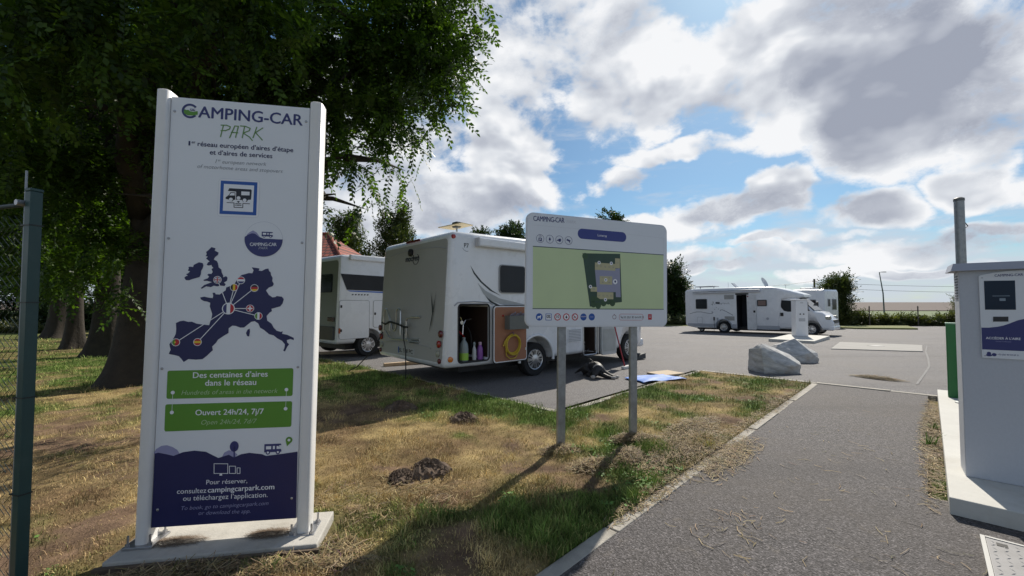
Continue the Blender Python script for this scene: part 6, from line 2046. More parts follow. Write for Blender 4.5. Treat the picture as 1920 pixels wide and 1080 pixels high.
    MB().tube([(2.25, .8, 2.56), (2.25, .8, 2.92)], .009, 6).build("aerial", alu, T)
    MB().add([(2.75, .5, 2.57), (2.80, .5, 2.57), (2.55, .5, 2.85), (2.5, .5, 2.85), (2.75, .95, 2.57), (2.80, .95, 2.57), (2.55, .95, 2.85), (2.5, .95, 2.85)], [(0, 1, 2, 3), (7, 6, 5, 4), (0, 4, 5, 1), (1, 5, 6, 2), (2, 6, 7, 3), (3, 7, 4, 0)]).build("open_rooflight", mat("rooflight_grey", (.40, .43, .47), .3), T)
    dm = mat("dish_white", (.62, .64, .66), .4)
    MB().tube([(4.25, .7, 2.53), (4.15, .7, 2.66)], .02, 6).build("dish_mast", alu, T)
    b = MB()
    c0 = Vector((4.12, .7, 2.80))
    ax = Vector((.75, -.1, .35)).normalized()
    e1 = ax.orthogonal().normalized()
    e2 = ax.cross(e1)
    rings = []
    for rr in (.0, .12, .22, .30):
        rings.append([c0 + ax * (rr * rr * .8) + (e1 * math.cos(k * math.pi / 8) + e2 * math.sin(k * math.pi / 8)) * rr for k in range(16)])
    vs = [p for rg in rings for p in rg]
    b.add(vs, [(i * 16 + k, i * 16 + (k + 1) % 16, (i + 1) * 16 + (k + 1) % 16, (i + 1) * 16 + k) for i in range(3) for k in range(16)])
    b.build("satellite_dish", dm, T)
    # bicycles on the rear rack
    M = T.matrix_world
    B = thing("bicycle", "pale bicycle on the rear carrier of the far motorhome", "bicycle", matrix=M @ Matrix.Translation((-.16, .3, .62)) @ Matrix.Rotation(rad(90), 4, 'Z'))
    pm = mat("bike_pale", (.42, .44, .45), .4)
    for x in (.35, 1.4):
        MB().tube([(x + .33 * math.cos(rad(t)), 0, .33 + .33 * math.sin(rad(t))) for t in range(0, 361, 18)], .022, 6, cap=False).build("wheel", rubber, B)
    MB().tube([(.35, 0, .33), (.65, 0, .85), (1.22, 0, .9), (.85, 0, .33), (.35, 0, .33)], .02, 6).tube([(.65, 0, .85), (.85, 0, .33)], .018, 6).build("frame", pm, B)
    MB().tube([(1.4, 0, .33), (1.2, 0, 1.02), (1.18, -.25, 1.06)], .018, 6).tube([(1.2, 0, 1.02), (1.18, .2, 1.06)], .016, 6).build("handlebar", pm, B)
    MB().box((.52, -.07, .93), (.78, .07, .99), bev=.025).tube([(.65, 0, .85), (.65, 0, .94)], .014, 6).build("saddle", black_plastic, B)
    return T


build_far_van()


def build_back_van():
    W, wf = 2.25, 5.5
    z = float(zg(33))
    T = thing("motorhome", "white motorhome with two small windows, mostly hidden behind the far motorhome", "motorhome", matrix=Matrix.Translation((24.0, 31.0, z)) @ Matrix.Rotation(rad(122), 4, 'Z'))
    secs = [(0, .06, W - .06, .5, 2.7, .1), (.08, 0, W, .42, 2.82, .12), (4.4, 0, W, .42, 2.84, .12), (5.0, .04, W - .04, 1.9, 2.8, .2), (5.6, .2, W - .2, 1.95, 2.55, .2)]
    o = loft(secs).build("body_shell", van_white, T, autosmooth=38)
    fix_normals(o)
    cab(T, wf, W)
    for (u, v, out) in ((1.4, .12, -1), (1.4, W - .12, 1), (wf, .22, -1), (wf, W - .22, 1)):
        wheel(T, u, v, .335, out)

    def left_window(u0, u1, z0, z1):
        f = MB().prism(rrect(u0, z0, u1, z1, .06, 4), W + .001, W + .02).build("window", mat("window_frame", (.28, .29, .30), .5), T)
        MB().prism(rrect(u0 + .04, z0 + .04, u1 - .04, z1 - .04, .05, 4), W + .0205, W + .028).build("pane", pane_m, f)
    left_window(.5, 1.0, 1.5, 2.1)
    left_window(1.5, 2.6, 1.3, 2.15)
    # rear face windows look towards the entrance road
    f = MB().box((-.02, .35, 1.35), (-.0, 1.05, 2.15), bev=.004).build("window", mat("window_frame", (.28, .29, .30), .5), T)
    MB().box((-.03, .40, 1.40), (-.021, 1.0, 2.10)).build("pane", pane_m, f)
    f = MB().box((-.02, 1.35, 1.6), (-.0, 1.75, 2.15), bev=.004).build("window", mat("window_frame", (.28, .29, .30), .5), T)
    MB().box((-.03, 1.40, 1.65), (-.021, 1.70, 2.10)).build("pane", pane_m, f)
    MB().box((1.0, .6, 2.84), (1.9, 1.5, 2.98), bev=.05).build("roof_box", mat("vent_white", (.6, .6, .6), .5), T)
    a = MB().tube([(3.0, 1.2, 2.82), (3.0, 1.2, 3.3)], .015, 6).tube([(3.0, .8, 3.22), (3.0, 1.6, 3.22)], .012, 6).tube([(2.8, 1.0, 3.22), (3.2, 1.0, 3.22)], .01, 6)
    a.build("aerial", alu, T)


build_back_van()


# ---------------------------------------------------------------- dog, tarpaulin and mat
def skin_mesh(name, verts, edges, radii, m, parent=None, root=0, sub=2):
    me = bpy.data.meshes.new(name)
    me.from_pydata(verts, edges, [])
    o = link(bpy.data.objects.new(name, me))
    sk = o.modifiers.new("skin", 'SKIN')
    for i, r in enumerate(radii):
        sv = me.skin_vertices[0].data[i]
        sv.radius = (r, r) if not isinstance(r, tuple) else r
        sv.use_root = (i == root)
    ss = o.modifiers.new("sub", 'SUBSURF')
    ss.levels = sub
    ss.render_levels = sub
    dg = bpy.context.evaluated_depsgraph_get()
    nm = bpy.data.meshes.new_from_object(o.evaluated_get(dg))
    o.modifiers.clear()
    o.data = nm
    nm.materials.clear()
    nm.materials.append(m)
    nm.polygons.foreach_set('use_smooth', [True] * len(nm.polygons))
    if parent:
        o.parent = parent
    return o


def build_dog():
    """black dog lying on its chest on the asphalt, head low towards the viewer, forelegs stretched to the right"""
    D = thing("dog", "black dog with pale paws lying on the asphalt beside the near motorhome", "dog", (1.60, 8.33, 0.0), rad(-12))
    coat = mat("dog_black", (.012, .011, .011), .55, var=.5, scale=25, bump=.3, bscale=120)
    pale = mat("dog_grey", (.36, .34, .32), .7, var=.3, scale=25)
    v = [(-.16, .14, .17), (-.06, .08, .20), (.05, .02, .19), (.13, -.05, .17),      # pelvis, loin, ribs, chest
         (.10, -.13, .18), (.05, -.21, .13), (.01, -.28, .075), (-.005, -.33, .055),   # neck, skull, muzzle, nose
         (.20, -.06, .10), (.29, -.07, .06), (.38, -.08, .035), (.44, -.09, .03),  # right foreleg: shoulder, elbow, wrist, paw
         (.14, -.12, .08), (.24, -.17, .05), (.33, -.19, .03), (.38, -.20, .026),  # other foreleg
         (-.13, .03, .11), (-.03, -.05, .08), (-.13, -.06, .04), (-.05, -.10, .03),  # near hind leg: hip, knee, hock, paw
         (-.14, .22, .11), (-.02, .22, .07), (-.12, .27, .04),                       # far hind leg
         (-.25, .20, .11), (-.33, .24, .05), (-.38, .20, .025)]                    # tail
    e = [(0, 1), (1, 2), (2, 3), (3, 4), (4, 5), (5, 6), (6, 7), (3, 8), (8, 9), (9, 10), (10, 11), (3, 12), (12, 13), (13, 14), (14, 15), (0, 16), (16, 17), (17, 18), (18, 19), (0, 20), (20, 21), (21, 22), (0, 23), (23, 24), (24, 25)]
    r = [.115, .12, .13, .12, .08, .085, .05, .032, .065, .045, .03, .03, .06, .042, .028, .028, .085, .06, .035, .028, .08, .055, .03, .035, .022, .012]
    skin_mesh("body", v, e, r, coat, D, 0)
    for s in (-1, 1):
        MB().add([(.06 + s * .06, -.19, .205), (.05 + s * .09, -.16, .19), (.05 + s * .105, -.22, .10), (.06 + s * .08, -.235, .15), (.06 + s * .062, -.20, .19)], [(0, 1, 2, 3), (4, 3, 2, 1), (0, 3, 4)]).build("ear", coat, D)
    for (x, y) in ((.435, -.09), (.375, -.20)):
        b = MB()
        bm = bmesh.new()
        bmesh.ops.create_uvsphere(bm, u_segments=12, v_segments=8, radius=1.0)
        bm.verts.index_update()
        b.add([(x + p.co.x * .055, y + p.co.y * .034, .033 + p.co.z * .03) for p in bm.verts], [tuple(q.index for q in f.verts) for f in bm.faces])
        bm.free()
        b.build("paw", pale, D, smooth=True)
    b = MB()
    bm = bmesh.new()
    bmesh.ops.create_uvsphere(bm, u_segments=12, v_segments=8, radius=1.0)
    bm.verts.index_update()
    b.add([(.0 + p.co.x * .042, -.325 + p.co.y * .035, .052 + p.co.z * .036) for p in bm.verts], [tuple(q.index for q in f.verts) for f in bm.faces])
    bm.free()
    b.build("muzzle", pale, D, smooth=True)
    ring = [(.085 + .092 * math.cos(rad(t)), -.135 - .03 * math.sin(rad(t)), .165 + .092 * math.sin(rad(t))) for t in range(0, 361, 20)]
    MB().tube(ring, .012, 6, cap=False).build("collar", mat("collar_grey", (.30, .30, .31), .6), D)
    M = D.matrix_world
    p0 = Matrix.Translation((1.60, 8.33, 0)) @ Matrix.Rotation(rad(-12), 4, 'Z') @ Vector((.07, -.09, .26))
    L = MB().tube([p0, (1.52, 8.45, .36), (1.42, 8.75, .38), near(3.72, -.03, .42), near(3.70, .12, .56)], .007, 6).build("dog_leash", mat("leash_black", (.014, .014, .014), .6), None, smooth=True)
    tag(L, "thin black leash running from the motorhome door to the dog", "leash")


build_dog()


def build_tarp():
    nx, ny = 30, 16
    vs = []
    for j in range(ny + 1):
        for i in range(nx + 1):
            s, t = i / nx, j / ny
            u, w = (s - .5) * 1.0, (t - .5) * .55
            h = .012 + .035 * float(fbm(s * 5, t * 4, 8, 3)) * (1 - abs(2 * s - 1) ** 3) + (.02 * math.sin(s * 9) * (t < .5) * .5 + .01)
            vs.append((u + .03 * math.sin(t * 6), w + .02 * math.sin(s * 7), max(h, .006)))
    fs = [(j * (nx + 1) + i, j * (nx + 1) + i + 1, (j + 1) * (nx + 1) + i + 1, (j + 1) * (nx + 1) + i) for j in range(ny) for i in range(nx)]
    o = mesh_obj("tarpaulin", vs, fs, mat("tarp_blue", (.02, .14, .50), .62, var=.25, scale=6), None, True)
    md = o.modifiers.new("thick", 'SOLIDIFY')
    md.thickness = .004
    o.location = (2.72, 8.02, .004)
    o.rotation_euler = (0, 0, rad(20))
    tag(o, "crumpled bright blue tarpaulin on the asphalt at the lawn's edge", "tarpaulin")
    m = MB().box((-.30, -.22, .0), (.30, .22, .035), bev=.008).build("doormat", mat("mat_beige", (.50, .41, .30), .9, var=.15, scale=30, bump=.3))
    m.location = (3.12, 8.62, .002)
    m.rotation_euler = (0, 0, rad(28))
    tag(m, "beige rectangular mat lying behind the blue tarpaulin", "mat")


build_tarp()

# ================================================================== VEGETATION
beech_m = leaf_mat("broadleaf_green", (0.012, 0.030, 0.007), (0.070, 0.130, 0.016), 0.46)
dark_leaf_m = leaf_mat("dark_leaf", (0.012, 0.026, 0.008), (0.045, 0.075, 0.018), 0.22)
cypress_m = leaf_mat("cypress_green", (0.018, 0.034, 0.010), (0.085, 0.110, 0.030), 0.22)
weed_m = leaf_mat("weed_green", (0.03, 0.045, 0.016), (0.13, 0.14, 0.05), 0.3)
bark_m = mat("bark", (0.036, 0.029, 0.022), 0.95, var=0.45, scale=5.0, bump=0.9, bscale=14.0)


def twig_template(rng, nleaf, length, leaf, flat=1.0, droop=0.25, side=0.0):
    """a spray of leaves along a curved twig that points along +x"""
    V, Q, T = [], [], []
    for k in range(nleaf):
        s = (k + .6) / nleaf
        x, z = length * s, -droop * length * s * s
        y = 0.0
        sd = 1 if k % 2 else -1
        a = sd * rng.uniform(.6, 1.15) if k < nleaf - 1 else 0.0
        L = leaf * rng.uniform(.75, 1.2) * (1.0 - .25 * abs(s - .45))
        W = L * rng.uniform(.50, .66)
        if side:
            y = sd * side * length * rng.uniform(.1, 1) * math.sin(math.pi * s)
        d = np.array([math.cos(a), math.sin(a), rng.uniform(-.45, .15)])
        d /= np.linalg.norm(d)
        up = np.array([rng.uniform(-.45, .45), rng.uniform(-.45, .45), 1.0])
        w = np.cross(up, d)
        w /= np.linalg.norm(w)
        nrm = np.cross(d, w)
        p = np.array([x, y, z])
        i = len(V)
        V += [p, p + d * L * .5 + w * W / 2 + nrm * W * .12, p + d * L, p + d * L * .5 - w * W / 2 + nrm * W * .12]
        Q.append((i, i + 1, i + 2, i + 3))
        T += [rng.uniform(0, 1)] * 4
    # the twig itself
    for k in range(3):
        s0, s1 = k / 3, (k + 1) / 3
        i = len(V)
        V += [np.array([length * s0, -.003, -droop * length * s0 * s0]), np.array([length * s0, .003, -droop * length * s0 * s0]), np.array([length * s1, .0025, -droop * length * s1 * s1]), np.array([length * s1, -.0025, -droop * length * s1 * s1])]
        Q.append((i, i + 1, i + 2, i + 3))
        T += [0.05] * 4
    return np.array(V), np.array(Q), np.array(T)


def crown_mesh(name, blobs, leaf, m, parent, seed, nleaf=16, twig=.5, droop=.3, up=0.0, side=0.0, hollow=1.7):
    """blobs: (x, y, z, rx, ry, rz, twigs, hang) in world space; the parent sits at its own location"""
    rng = np.random.default_rng(seed)
    temps = [twig_template(rng, nleaf, twig * rng.uniform(.8, 1.25), leaf, droop=droop, side=side) for _ in range(7)]
    VV, QQ, TT = [], [], []
    base = np.array(parent.location)
    off = 0
    for bl in blobs:
        cx, cy, cz, rx, ry, rz, n = bl[:7]
        hang = bl[7] if len(bl) > 7 else .06
        d = rng.normal(0, 1, (n, 3))
        d /= np.linalg.norm(d, axis=1)[:, None]
        r = rng.uniform(0, 1, n) ** (1 / hollow)
        # lumpy outline
        lump = .82 + .36 * vnoise(d[:, 0] * 2.3 + seed, d[:, 1] * 2.3 + d[:, 2] * 1.7 + 9, seed)
        pos = np.array([cx, cy, cz]) + d * (r * lump)[:, None] * np.array([rx, ry, rz])
        dirs = d * .8 + rng.normal(0, .55, (n, 3)) + np.array([0, 0, -hang + up])
        dirs /= np.linalg.norm(dirs, axis=1)[:, None]
        upv = np.array([0, 0, 1.0]) + rng.normal(0, .35, (n, 3))
        yv = np.cross(upv, dirs)
        yv /= np.linalg.norm(yv, axis=1)[:, None] + 1e-9
        zv = np.cross(dirs, yv)
        sc = rng.uniform(.75, 1.3, n)
        kind = rng.integers(0, len(temps), n)
        tw = rng.uniform(-.28, .28, n)
        for k, (V, Q, T) in enumerate(temps):
            idx = np.where(kind == k)[0]
            if not len(idx):
                continue
            B = np.stack([dirs[idx], yv[idx], zv[idx]], 1)
            P = np.einsum('vi,nij->nvj', V, B) * sc[idx][:, None, None] + (pos[idx] - dirs[idx] * twig * .5)[:, None, :] - base
            nV = len(V)
            VV.append(P.reshape(-1, 3))
            QQ.append((Q[None] + (np.arange(len(idx)) * nV)[:, None, None]).reshape(-1, 4) + off)
            TT.append(np.clip(T[None] * .75 + .12 + tw[idx][:, None], 0, 1).ravel())
            off += nV * len(idx)
    return big_mesh(name, np.concatenate(VV), np.concatenate(QQ), m, parent, tint=np.concatenate(TT))


def trunk_mesh(parent, r, height, lean=(0, 0), flare=1.9, seed=0, name="trunk"):
    rnd = random.Random(seed)
    b = MB()
    n, k = 18, 14
    vs = []
    ph = [rnd.uniform(0, 6.28) for _ in range(3)]
    for i in range(k + 1):
        s = i / k
        z = height * s ** 1.6 - .12 * (i == 0)
        rr = r * (1 + (flare - 1) * math.exp(-z / (.32 + r * .4))) * (1 - .55 * s)
        for j in range(n):
            a = 2 * math.pi * j / n
            q = rr * (1 + .07 * math.sin(3 * a + ph[0]) + .05 * math.sin(5 * a + ph[1] + z) + .22 * (flare - 1) * math.exp(-z / .35) * math.sin(4 * a + ph[2]))
            vs.append((q * math.cos(a) + lean[0] * s * s * height, q * math.sin(a) + lean[1] * s * s * height, z))
    fs = [(i * n + j, i * n + (j + 1) % n, (i + 1) * n + (j + 1) % n, (i + 1) * n + j) for i in range(k) for j in range(n)]
    b.add(vs, fs)
    return b.build(name, bark_m, parent, smooth=True)


def limbs(parent, r, top, ends, seed, name="limb"):
    rnd = random.Random(seed)
    base = Vector(parent.location)
    for (ex, ey, ez, zs) in ends:
        p0 = Vector((0, 0, zs))
        p1 = Vector((ex, ey, ez)) - base
        pts, rs = [], []
        rr = r * (.55 if (p1 - p0).length > 3 else .4)
        for i in range(8):
            s = i / 7
            q = p0.lerp(p1, s) + Vector((rnd.uniform(-.1, .1), rnd.uniform(-.1, .1), math.sin(s * 3.14) * .35)) * (1 if 0 < i < 7 else 0)
            pts.append(q)
            rs.append(rr * (1 - s) + .012)
        b = MB().tube(pts, rs, 8)
        for k in range(7):
            s = rnd.uniform(.35, 1)
            q = p0.lerp(p1, s) + Vector((0, 0, math.sin(s * 3.14) * .35))
            e = q + Vector((rnd.uniform(-1, 1), rnd.uniform(-1, 1), rnd.uniform(-.5, .6))) * (p1 - p0).length * .3
            m_ = q.lerp(e, .5) + Vector((0, 0, .08))
            b.tube([q, m_, e], [rr * .28 + .008, rr * .16 + .006, .004], 6)
        b.build(name, bark_m, parent, smooth=True)


def tree(name, label, loc, group=None):
    return thing(name, label, "tree", (loc[0], loc[1], float(zg(loc[1]))), 0, group)


# --- the big tree that overhangs the tall sign
def build_hero_tree():
    T = tree("beech_tree", "largest dark leafy tree, its crown overhanging the tall white sign", (-6.75, 7.7), "row of old trees on the lawn")
    trunk_mesh(T, .40, 5.5, (.03, 0), 1.55, 4)
    B = [(-1.5, 7.3, 6.5, 1.0, 1.2, 1.2, 520), (-2.6, 7.4, 5.75, 1.35, 1.5, 1.0, 850), (-1.35, 7.2, 5.5, .75, .9, .6, 220), (-.85, 7.1, 5.75, .3, .4, .2, 16, .2), (-1.2, 7.1, 4.85, .4, .5, .3, 34, .3),
         (-2.1, 7.0, 4.65, .7, .9, .4, 130, .2), (-1.6, 6.9, 4.1, .35, .5, .35, 18, .7), (-2.2, 7.0, 4.05, .4, .5, .3, 24, .5), (-1.85, 7.0, 3.5, .25, .4, .3, 9, .9),
         (-2.9, 7.0, 4.4, .7, .9, .45, 90, .3), (-2.7, 7.0, 3.75, .5, .6, .35, 24, .6), (-2.35, 7.1, 3.25, .35, .5, .3, 13, .9), (-3.3, 7.1, 3.6, .4, .5, .4, 20, .5), (-3.25, 7.2, 3.0, .35, .5, .3, 11, .8), (-2.6, 7.0, 2.9, .25, .3, .25, 7, 1.0),
         (-4.3, 7.4, 5.5, 1.7, 1.8, 1.5, 1200), (-6.4, 7.5, 5.9, 2.2, 2.2, 2.1, 1200), (-8.6, 7.6, 5.5, 2.2, 2.2, 2.4, 900), (-5, 7.5, 8.6, 3.4, 3, 2.2, 900), (-2.7, 7.6, 8.0, 1.8, 2, 1.4, 500), (-8, 8, 9, 3, 3, 2.5, 500),
         (-5.0, 7.0, 4.2, 1.1, 1.3, .7, 450), (-7.3, 7.0, 3.6, 1.3, 1.3, .8, 420), (-9.2, 7.2, 3.3, 1.3, 1.3, 1.0, 420), (-6.45, 6.9, 2.3, .5, .4, .4, 26, .5), (-6.5, 7.0, 1.5, .35, .3, .3, 20, .4), (-7.7, 7.2, 1.95, .4, .4, .35, 22, .5),
         (-8.6, 8.6, 2.3, .8, .6, .5, 90, .3), (-9.6, 8.8, 2.2, .8, .6, .6, 90, .3), (-7.2, 7.6, 2.6, .9, .6, .5, 130, .3), (-10.4, 9.5, 2.0, .9, .6, .6, 90, .3),
         (-3.3, 5.0, 5.0, 1.1, .9, .8, 260, .2), (-5.0, 4.6, 4.7, 1.5, 1.2, 1.2, 480, .2), (-7.0, 5.0, 4.6, 1.6, 1.4, 1.5, 500)]
    crown_mesh("crown", B, .085, beech_m, T, 5, 16, .50, .14)
    limbs(T, .40, 5, [(-2.6, 7.4, 5.6, 3.2), (-1.6, 7.3, 6.3, 3.8), (-2.7, 7.0, 3.9, 2.6), (-4.3, 7.4, 6.0, 4.0), (-6.4, 7.5, 7.5, 4.8), (-8.6, 7.6, 5.8, 3.4), (-5, 7.5, 8.6, 4.8), (-5.0, 4.8, 4.9, 3.0), (-3.3, 5.0, 5.1, 3.4), (-3.0, 7.1, 3.3, 2.2)], 8)


build_hero_tree()


def row_tree(loc, r, blobs, label, seed, leaf=.12):
    T = tree("beech_tree", label, loc, "row of old trees on the lawn")
    trunk_mesh(T, r * .85, 5.0, (0, 0), 1.55, seed)
    B = [(loc[0] + dx, loc[1] + dy, dz, rx, ry, rz, n) for (dx, dy, dz, rx, ry, rz, n) in blobs]
    crown_mesh("crown", B, leaf, beech_m, T, seed + 50, 14, .75, .3)
    limbs(T, r * .9, 5, [(b[0], b[1], b[2], 3 + .4 * (i % 3)) for i, b in enumerate(B[:5])], seed)


std = [(0, 0, 6.2, 3.2, 3.0, 2.6, 800), (2.6, -.4, 5.6, 2.2, 2.0, 2.2, 420), (-2.6, .2, 5.6, 2.2, 2.0, 2.2, 420), (0, 0, 9.2, 3.4, 3, 2.6, 500), (0, -2.0, 4.4, 2.2, 1.6, 1.4, 380), (1.6, -1.0, 3.0, 1.1, 1.1, .9, 170), (-.6, -.9, 2.3, .8, .7, .6, 60), (-1.4, -1.2, 3.3, 1.3, 1.1, .9, 150)]
row_tree((-11.4, 11.9), .42, std, "second dark trunk of the tree row, between the largest and the slimmest", 21)
row_tree((-14.5, 14.0), .30, std, "slimmest trunk of the tree row, left of the tall sign", 22)
row_tree((-21.0, 19.6), .55, [(a * 1.15, b * 1.15, c * 1.12, d * 1.2, e * 1.2, f * 1.2, int(g * .9)) for a, b, c, d, e, f, g in std], "thick trunk with flared roots at the far end of the tree row", 23, .15)


# --- background trees
def far_tree(name, label, x, y, h, w, seed, m, n=900, leaf=.2, group="trees behind the car park", zlow=.25, up=.1, cat="tree", hollow=2.6, twig=.8):
    T = tree(name, label, (x, y), group)
    rnd = random.Random(seed)
    z0 = float(zg(y))
    trunk_mesh(T, max(.08, w * .05), h * .75, (0, 0), 1.4, seed)
    B = []
    for k in range(13):
        s = rnd.random()
        zz = z0 + h * (zlow + (1 - zlow) * (.08 + .80 * s))
        wr = w * .5 * (math.sin(math.pi * min(max((.1 + .86 * (1 - s)), 0), 1)) ** .6) * .75
        a = rnd.uniform(0, 6.28)
        rr = wr * rnd.uniform(.2, .75)
        q = w * rnd.uniform(.17, .27)
        B.append((x + rr * math.cos(a), y + rr * math.sin(a), min(zz, z0 + h - q * .8), q, q, q * .9, n // 13, 0.0))
    crown_mesh("crown", B, leaf, m, T, seed, 12, twig, .2, up, 0.0, hollow)
    return T


def cypress(label, x, y, h, w, seed, n=1300):
    T = tree("cypress_tree", label, (x, y), "evergreen screen behind the motorhomes")
    z0 = float(zg(y))
    trunk_mesh(T, .14, h * .7, (0, 0), 1.3, seed)
    rnd = random.Random(seed)
    B = []
    for k in range(14):
        s = (k + .5) / 14
        wr = w * .5 * math.sqrt(max(1 - s * s * .92, .05))
        a = k * 2.4
        B.append((x + wr * .5 * math.cos(a), y + wr * .5 * math.sin(a), z0 + h * (.06 + .86 * s), wr * .62, wr * .62, h * .09 + .3, n // 14, -.4))
    crown_mesh("crown", B, .17, cypress_m, T, seed, 14, .75, -.05, .55, .16, 3.0)
    return T


def X(px, y):
    return (px - 960) / 790.0 * y


cypress("rounded evergreen cypress just right of the tall sign, behind the left motorhome", -12.2, 31.0, 8.4, 4.2, 31, 1700)
cypress("taller bushy evergreen cypress behind the gap between the two left motorhomes", -8.6, 31.0, 8.9, 4.8, 32, 1800)
cypress("dark evergreen partly hidden by the tall sign, beside the red tiled house", -17.5, 32.5, 8.0, 4.4, 33, 1000)
for i, (x, y, h) in enumerate(((-17.0, 30.0, 9.5), (-22.0, 32.0, 10.5), (-27.5, 31.0, 10.0), (-33.0, 30.0, 9.5), (-38.5, 29.0, 10.0))):
    far_tree("screen_tree", ("dark tree glimpsed behind the tall sign's right edge", "dark background tree hidden mostly by the tall sign", "dark background tree seen between the second and slim trunks", "dark background tree seen left of the slim trunk", "dark background tree at the far left behind the fence post")[i],
             x, y, h, 6.5, 60 + i, dark_leaf_m, 1500, .26, "dark trees closing the view behind the tree row", .06, 0.05, twig=1.0)
far_tree("broadleaf_tree", "small dark round tree top above the near motorhome's aerial", X(903, 46), 46, 11.0, 5.0, 41, dark_leaf_m, 1100, .24)
far_tree("broadleaf_tree", "dark round tree top touching the site plan board's left corner", X(968, 44), 44, 10.8, 5.2, 42, dark_leaf_m, 1200, .24)
far_tree("broadleaf_tree", "tree top just showing above the site plan board", X(1147, 44), 44, 12.4, 5.4, 43, dark_leaf_m, 1100, .24)
far_tree("broadleaf_tree", "dense dark green tree right of the site plan board, left of the far motorhome", X(1262, 40), 40, 7.0, 4.2, 44, dark_leaf_m, 1900, .2, zlow=.05)
far_tree("broadleaf_tree", "bushy tree standing right of the far motorhomes", X(1568, 36), 36, 4.5, 3.6, 45, cypress_m, 1500, .16, zlow=.02, up=.3)
far_tree("sapling", "thin sapling beside the kiosk's left edge at the field", X(1793, 36), 36, 2.7, 1.0, 46, weed_m, 120, .1, zlow=.3, up=.4)


# --- hedges and rough growth
def hedge(name, label, pts, seed, m, n, h, leaf, cat="hedge", kind=None, up=.4, dens=1.0):
    T = thing(name, label, cat, (pts[0][0], pts[0][1], float(zg(pts[0][1]))))
    rnd = random.Random(seed)
    B = []
    for (a, c) in zip(pts[:-1], pts[1:]):
        L = math.hypot(c[0] - a[0], c[1] - a[1])
        k = max(2, int(L / (h * .6)))
        for i in range(k):
            s = (i + rnd.random() * .6) / k
            x, y = a[0] + (c[0] - a[0]) * s, a[1] + (c[1] - a[1]) * s
            hh = h * rnd.uniform(.6, 1.1)
            B.append((x, y + rnd.uniform(-.3, .3), float(zg(y)) + hh * .42, h * .6, .5, hh * .52, max(4, int(n / len(pts) / k)), 0))
    o = crown_mesh("foliage", B, leaf, m, T, seed, 10, .5, .1, up, .1, 2.2)
    return T


o = hedge("wild_hedge", "rough weedy hedge along the wire fence at the far right", [(23.0, 35.0), (29.0, 35.2), (36.0, 34.8), (45.0, 34.6)], 71, weed_m, 5200, 1.15, .16)
hedge("field_edge_growth", "strip of tall grass behind the car park between board and far motorhome", [(8, 37.0), (15.0, 37.2), (23.0, 36.6)], 72, weed_m, 1800, .8, .14)
hedge("garden_hedge", "dark clipped hedge beyond the tree row at the far left", [(-45, 27.5), (-36, 27), (-27, 27), (-19, 27.5)], 73, dark_leaf_m, 5200, 1.9, .2, up=.2)
hedge("low_shrubs", "low leafy shrubs at the foot of the garden hedge", [(-40, 24.2), (-31, 23.8), (-26, 23.6)], 74, weed_m, 1500, .6, .14)

# --- house with a red tiled roof
def tile_mat():
    m = bpy.data.materials.new("roof_tile_red")
    m.use_nodes = True
    g = NT(m.node_tree)
    out = g.n('ShaderNodeOutputMaterial')
    b = g.n('ShaderNodeBsdfPrincipled', inp={'Roughness': .85})
    tc = g.n('ShaderNodeTexCoord').outputs['Object']
    br = g.n('ShaderNodeTexBrick', inp={'Vector': g.n('ShaderNodeMapping', inp={'Vector': tc, 'Rotation': (rad(90), 0, 0)}).outputs[0], 'Color1': (.34, .085, .05, 1), 'Color2': (.25, .06, .04, 1), 'Mortar': (.07, .025, .02, 1), 'Scale': 1.0, 'Mortar Size': .03, 'Brick Width': .26, 'Row Height': .2})
    g.link(br.outputs['Color'], b.inputs['Base Color'])
    g.link(g.n('ShaderNodeBump', inp={'Strength': 1.0, 'Distance': .05, 'Height': g.math('SUBTRACT', 1.0, br.outputs['Fac'])}).outputs[0], b.inputs['Normal'])
    g.link(b.outputs[0], out.inputs[0])
    return m


def build_house():
    H = thing("house", "house with red tiled hipped roof behind the left motorhome", "house", (-12.25, 24.0, float(zg(24))), rad(0))
    wall_m = mat("render_cream", (.5, .45, .36), .9, var=.1, scale=2)
    MB().box((-3.6, -3.1, -.3), (3.5, 3.1, 3.80)).build("wall", wall_m, H)
    b = MB()
    b.add([(-4.0, -3.5, 3.85), (3.95, -3.5, 3.85), (3.95, 3.5, 3.85), (-4.0, 3.5, 3.85), (-1.9, 0, 5.65), (1.75, 0, 5.65), (-4.0, -3.5, 3.75), (3.95, -3.5, 3.75), (3.95, 3.5, 3.75), (-4.0, 3.5, 3.75)],
          [(0, 1, 5, 4), (1, 2, 5), (2, 3, 4, 5), (3, 0, 4), (6, 9, 8, 7), (0, 6, 7, 1), (1, 7, 8, 2), (2, 8, 9, 3), (3, 9, 6, 0)])
    rf = b.build("roof", tile_mat(), H)
    MB().tube([(1.75, 0, 5.66), (3.95, -3.5, 3.87)], .08, 8).tube([(-1.9, 0, 5.66), (1.75, 0, 5.66)], .09, 8).tube([(-1.9, 0, 5.66), (-4.0, -3.5, 3.87)], .08, 8).build("ridge_tiles", mat("ridge_red", (.30, .08, .05), .85), rf)
    MB().box((-1.2, .4, 5.0), (-.5, 1.1, 6.5)).build("chimney", mat("chimney_brick", (.26, .10, .07), .9), rf)
    for u in (-2.4, .4, 2.2):
        w = MB().box((u - .5, -3.15, 1.2), (u + .5, -3.102, 2.6)).build("window", mat("frame_white", (.6, .6, .58), .5), H)
        MB().box((u - .42, -3.162, 1.28), (u + .42, -3.152, 2.52)).build("pane", pane_m, w)


build_house()

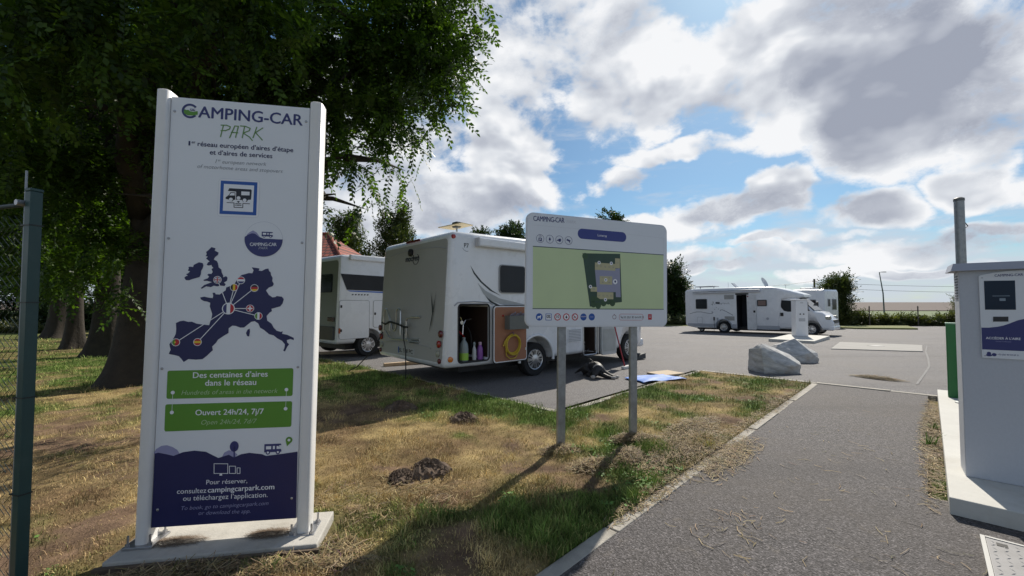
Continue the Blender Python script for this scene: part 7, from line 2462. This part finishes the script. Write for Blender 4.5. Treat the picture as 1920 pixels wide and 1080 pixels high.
# --- wire fence, lamp, pole and wires at the field
wood_dark = mat("post_weathered", (.10, .085, .07), .9, var=.3, scale=8)
for i, (px, lab) in enumerate(((1629, "weathered wire fence post among the weeds, left of the street lamp"), (1720, "weathered wire fence post among the weeds, right of the street lamp"))):
    y = 34.3
    P = thing("fence_post", lab, "post", (X(px, y), y, float(zg(y))), 0, "posts of the field fence")
    MB().lathe([(.045, -.2), (.042, 1.58), (.02, 1.64)], 10, 'z').build("stake", wood_dark, P)
    for z in (.5, .95, 1.4):
        MB().tube([(.045, 0, z), (.055, .0, z + .02), (.045, 0, z + .04)], .006, 5).build("staple", zinc, P)
L = thing("street_lamp", "tall thin street lamp at the edge of the field", "lamp", (X(1657, 70), 70, float(zg(70))))
MB().tube([(0, 0, 0), (-.1, 0, 3.5), (-.62, 0, 7.0)], [.11, .09, .06], 8).build("pole", mat("lamp_pole", (.10, .12, .12), .5), L)
MB().tube([(-.62, 0, 6.98), (-.1, 0, 7.05)], .045, 6).box((-.15, -.1, 6.98), (.5, .1, 7.1), bev=.03).build("lamp_head", mat("lamp_head", (.16, .17, .17), .5), L)
U = thing("utility_pole", "dark utility pole behind the far motorhomes", "pole", (X(1527.5, 60), 60, float(zg(60))))
MB().lathe([(.15, 0), (.12, 5.3)], 10, 'z').build("shaft", wood_dark, U)
MB().tube([(-.3, 0, 5.0), (.3, 0, 5.0)], .04, 6).build("cross_arm", wood_dark, U)


def wire(pts, label, r=.022):
    o = MB().tube(pts, r, 5).build("overhead_wire", mat("wire_grey", (.12, .12, .13), .5))
    tag(o, label, "wire", "overhead wires across the field")


def sag(a, c, s, n=14):
    A, B = Vector(a), Vector(c)
    return [A.lerp(B, i / n) - Vector((0, 0, 4 * s * (i / n) * (1 - i / n))) for i in range(n + 1)]


pz = float(zg(60)) + 5.0
wire(sag((X(1527.5, 60), 60, pz), (X(1300, 75), 75, 3.6), .25), "overhead wire falling left from the utility pole")
wire(sag((X(1527.5, 60), 60, pz - .15), (X(2050, 70), 70, 4.6), .55), "upper overhead wire running right from the utility pole")
wire(sag((X(1527.5, 60), 60, pz - .9), (X(2050, 70), 70, 3.4), .45), "lower overhead wire running right from the utility pole")
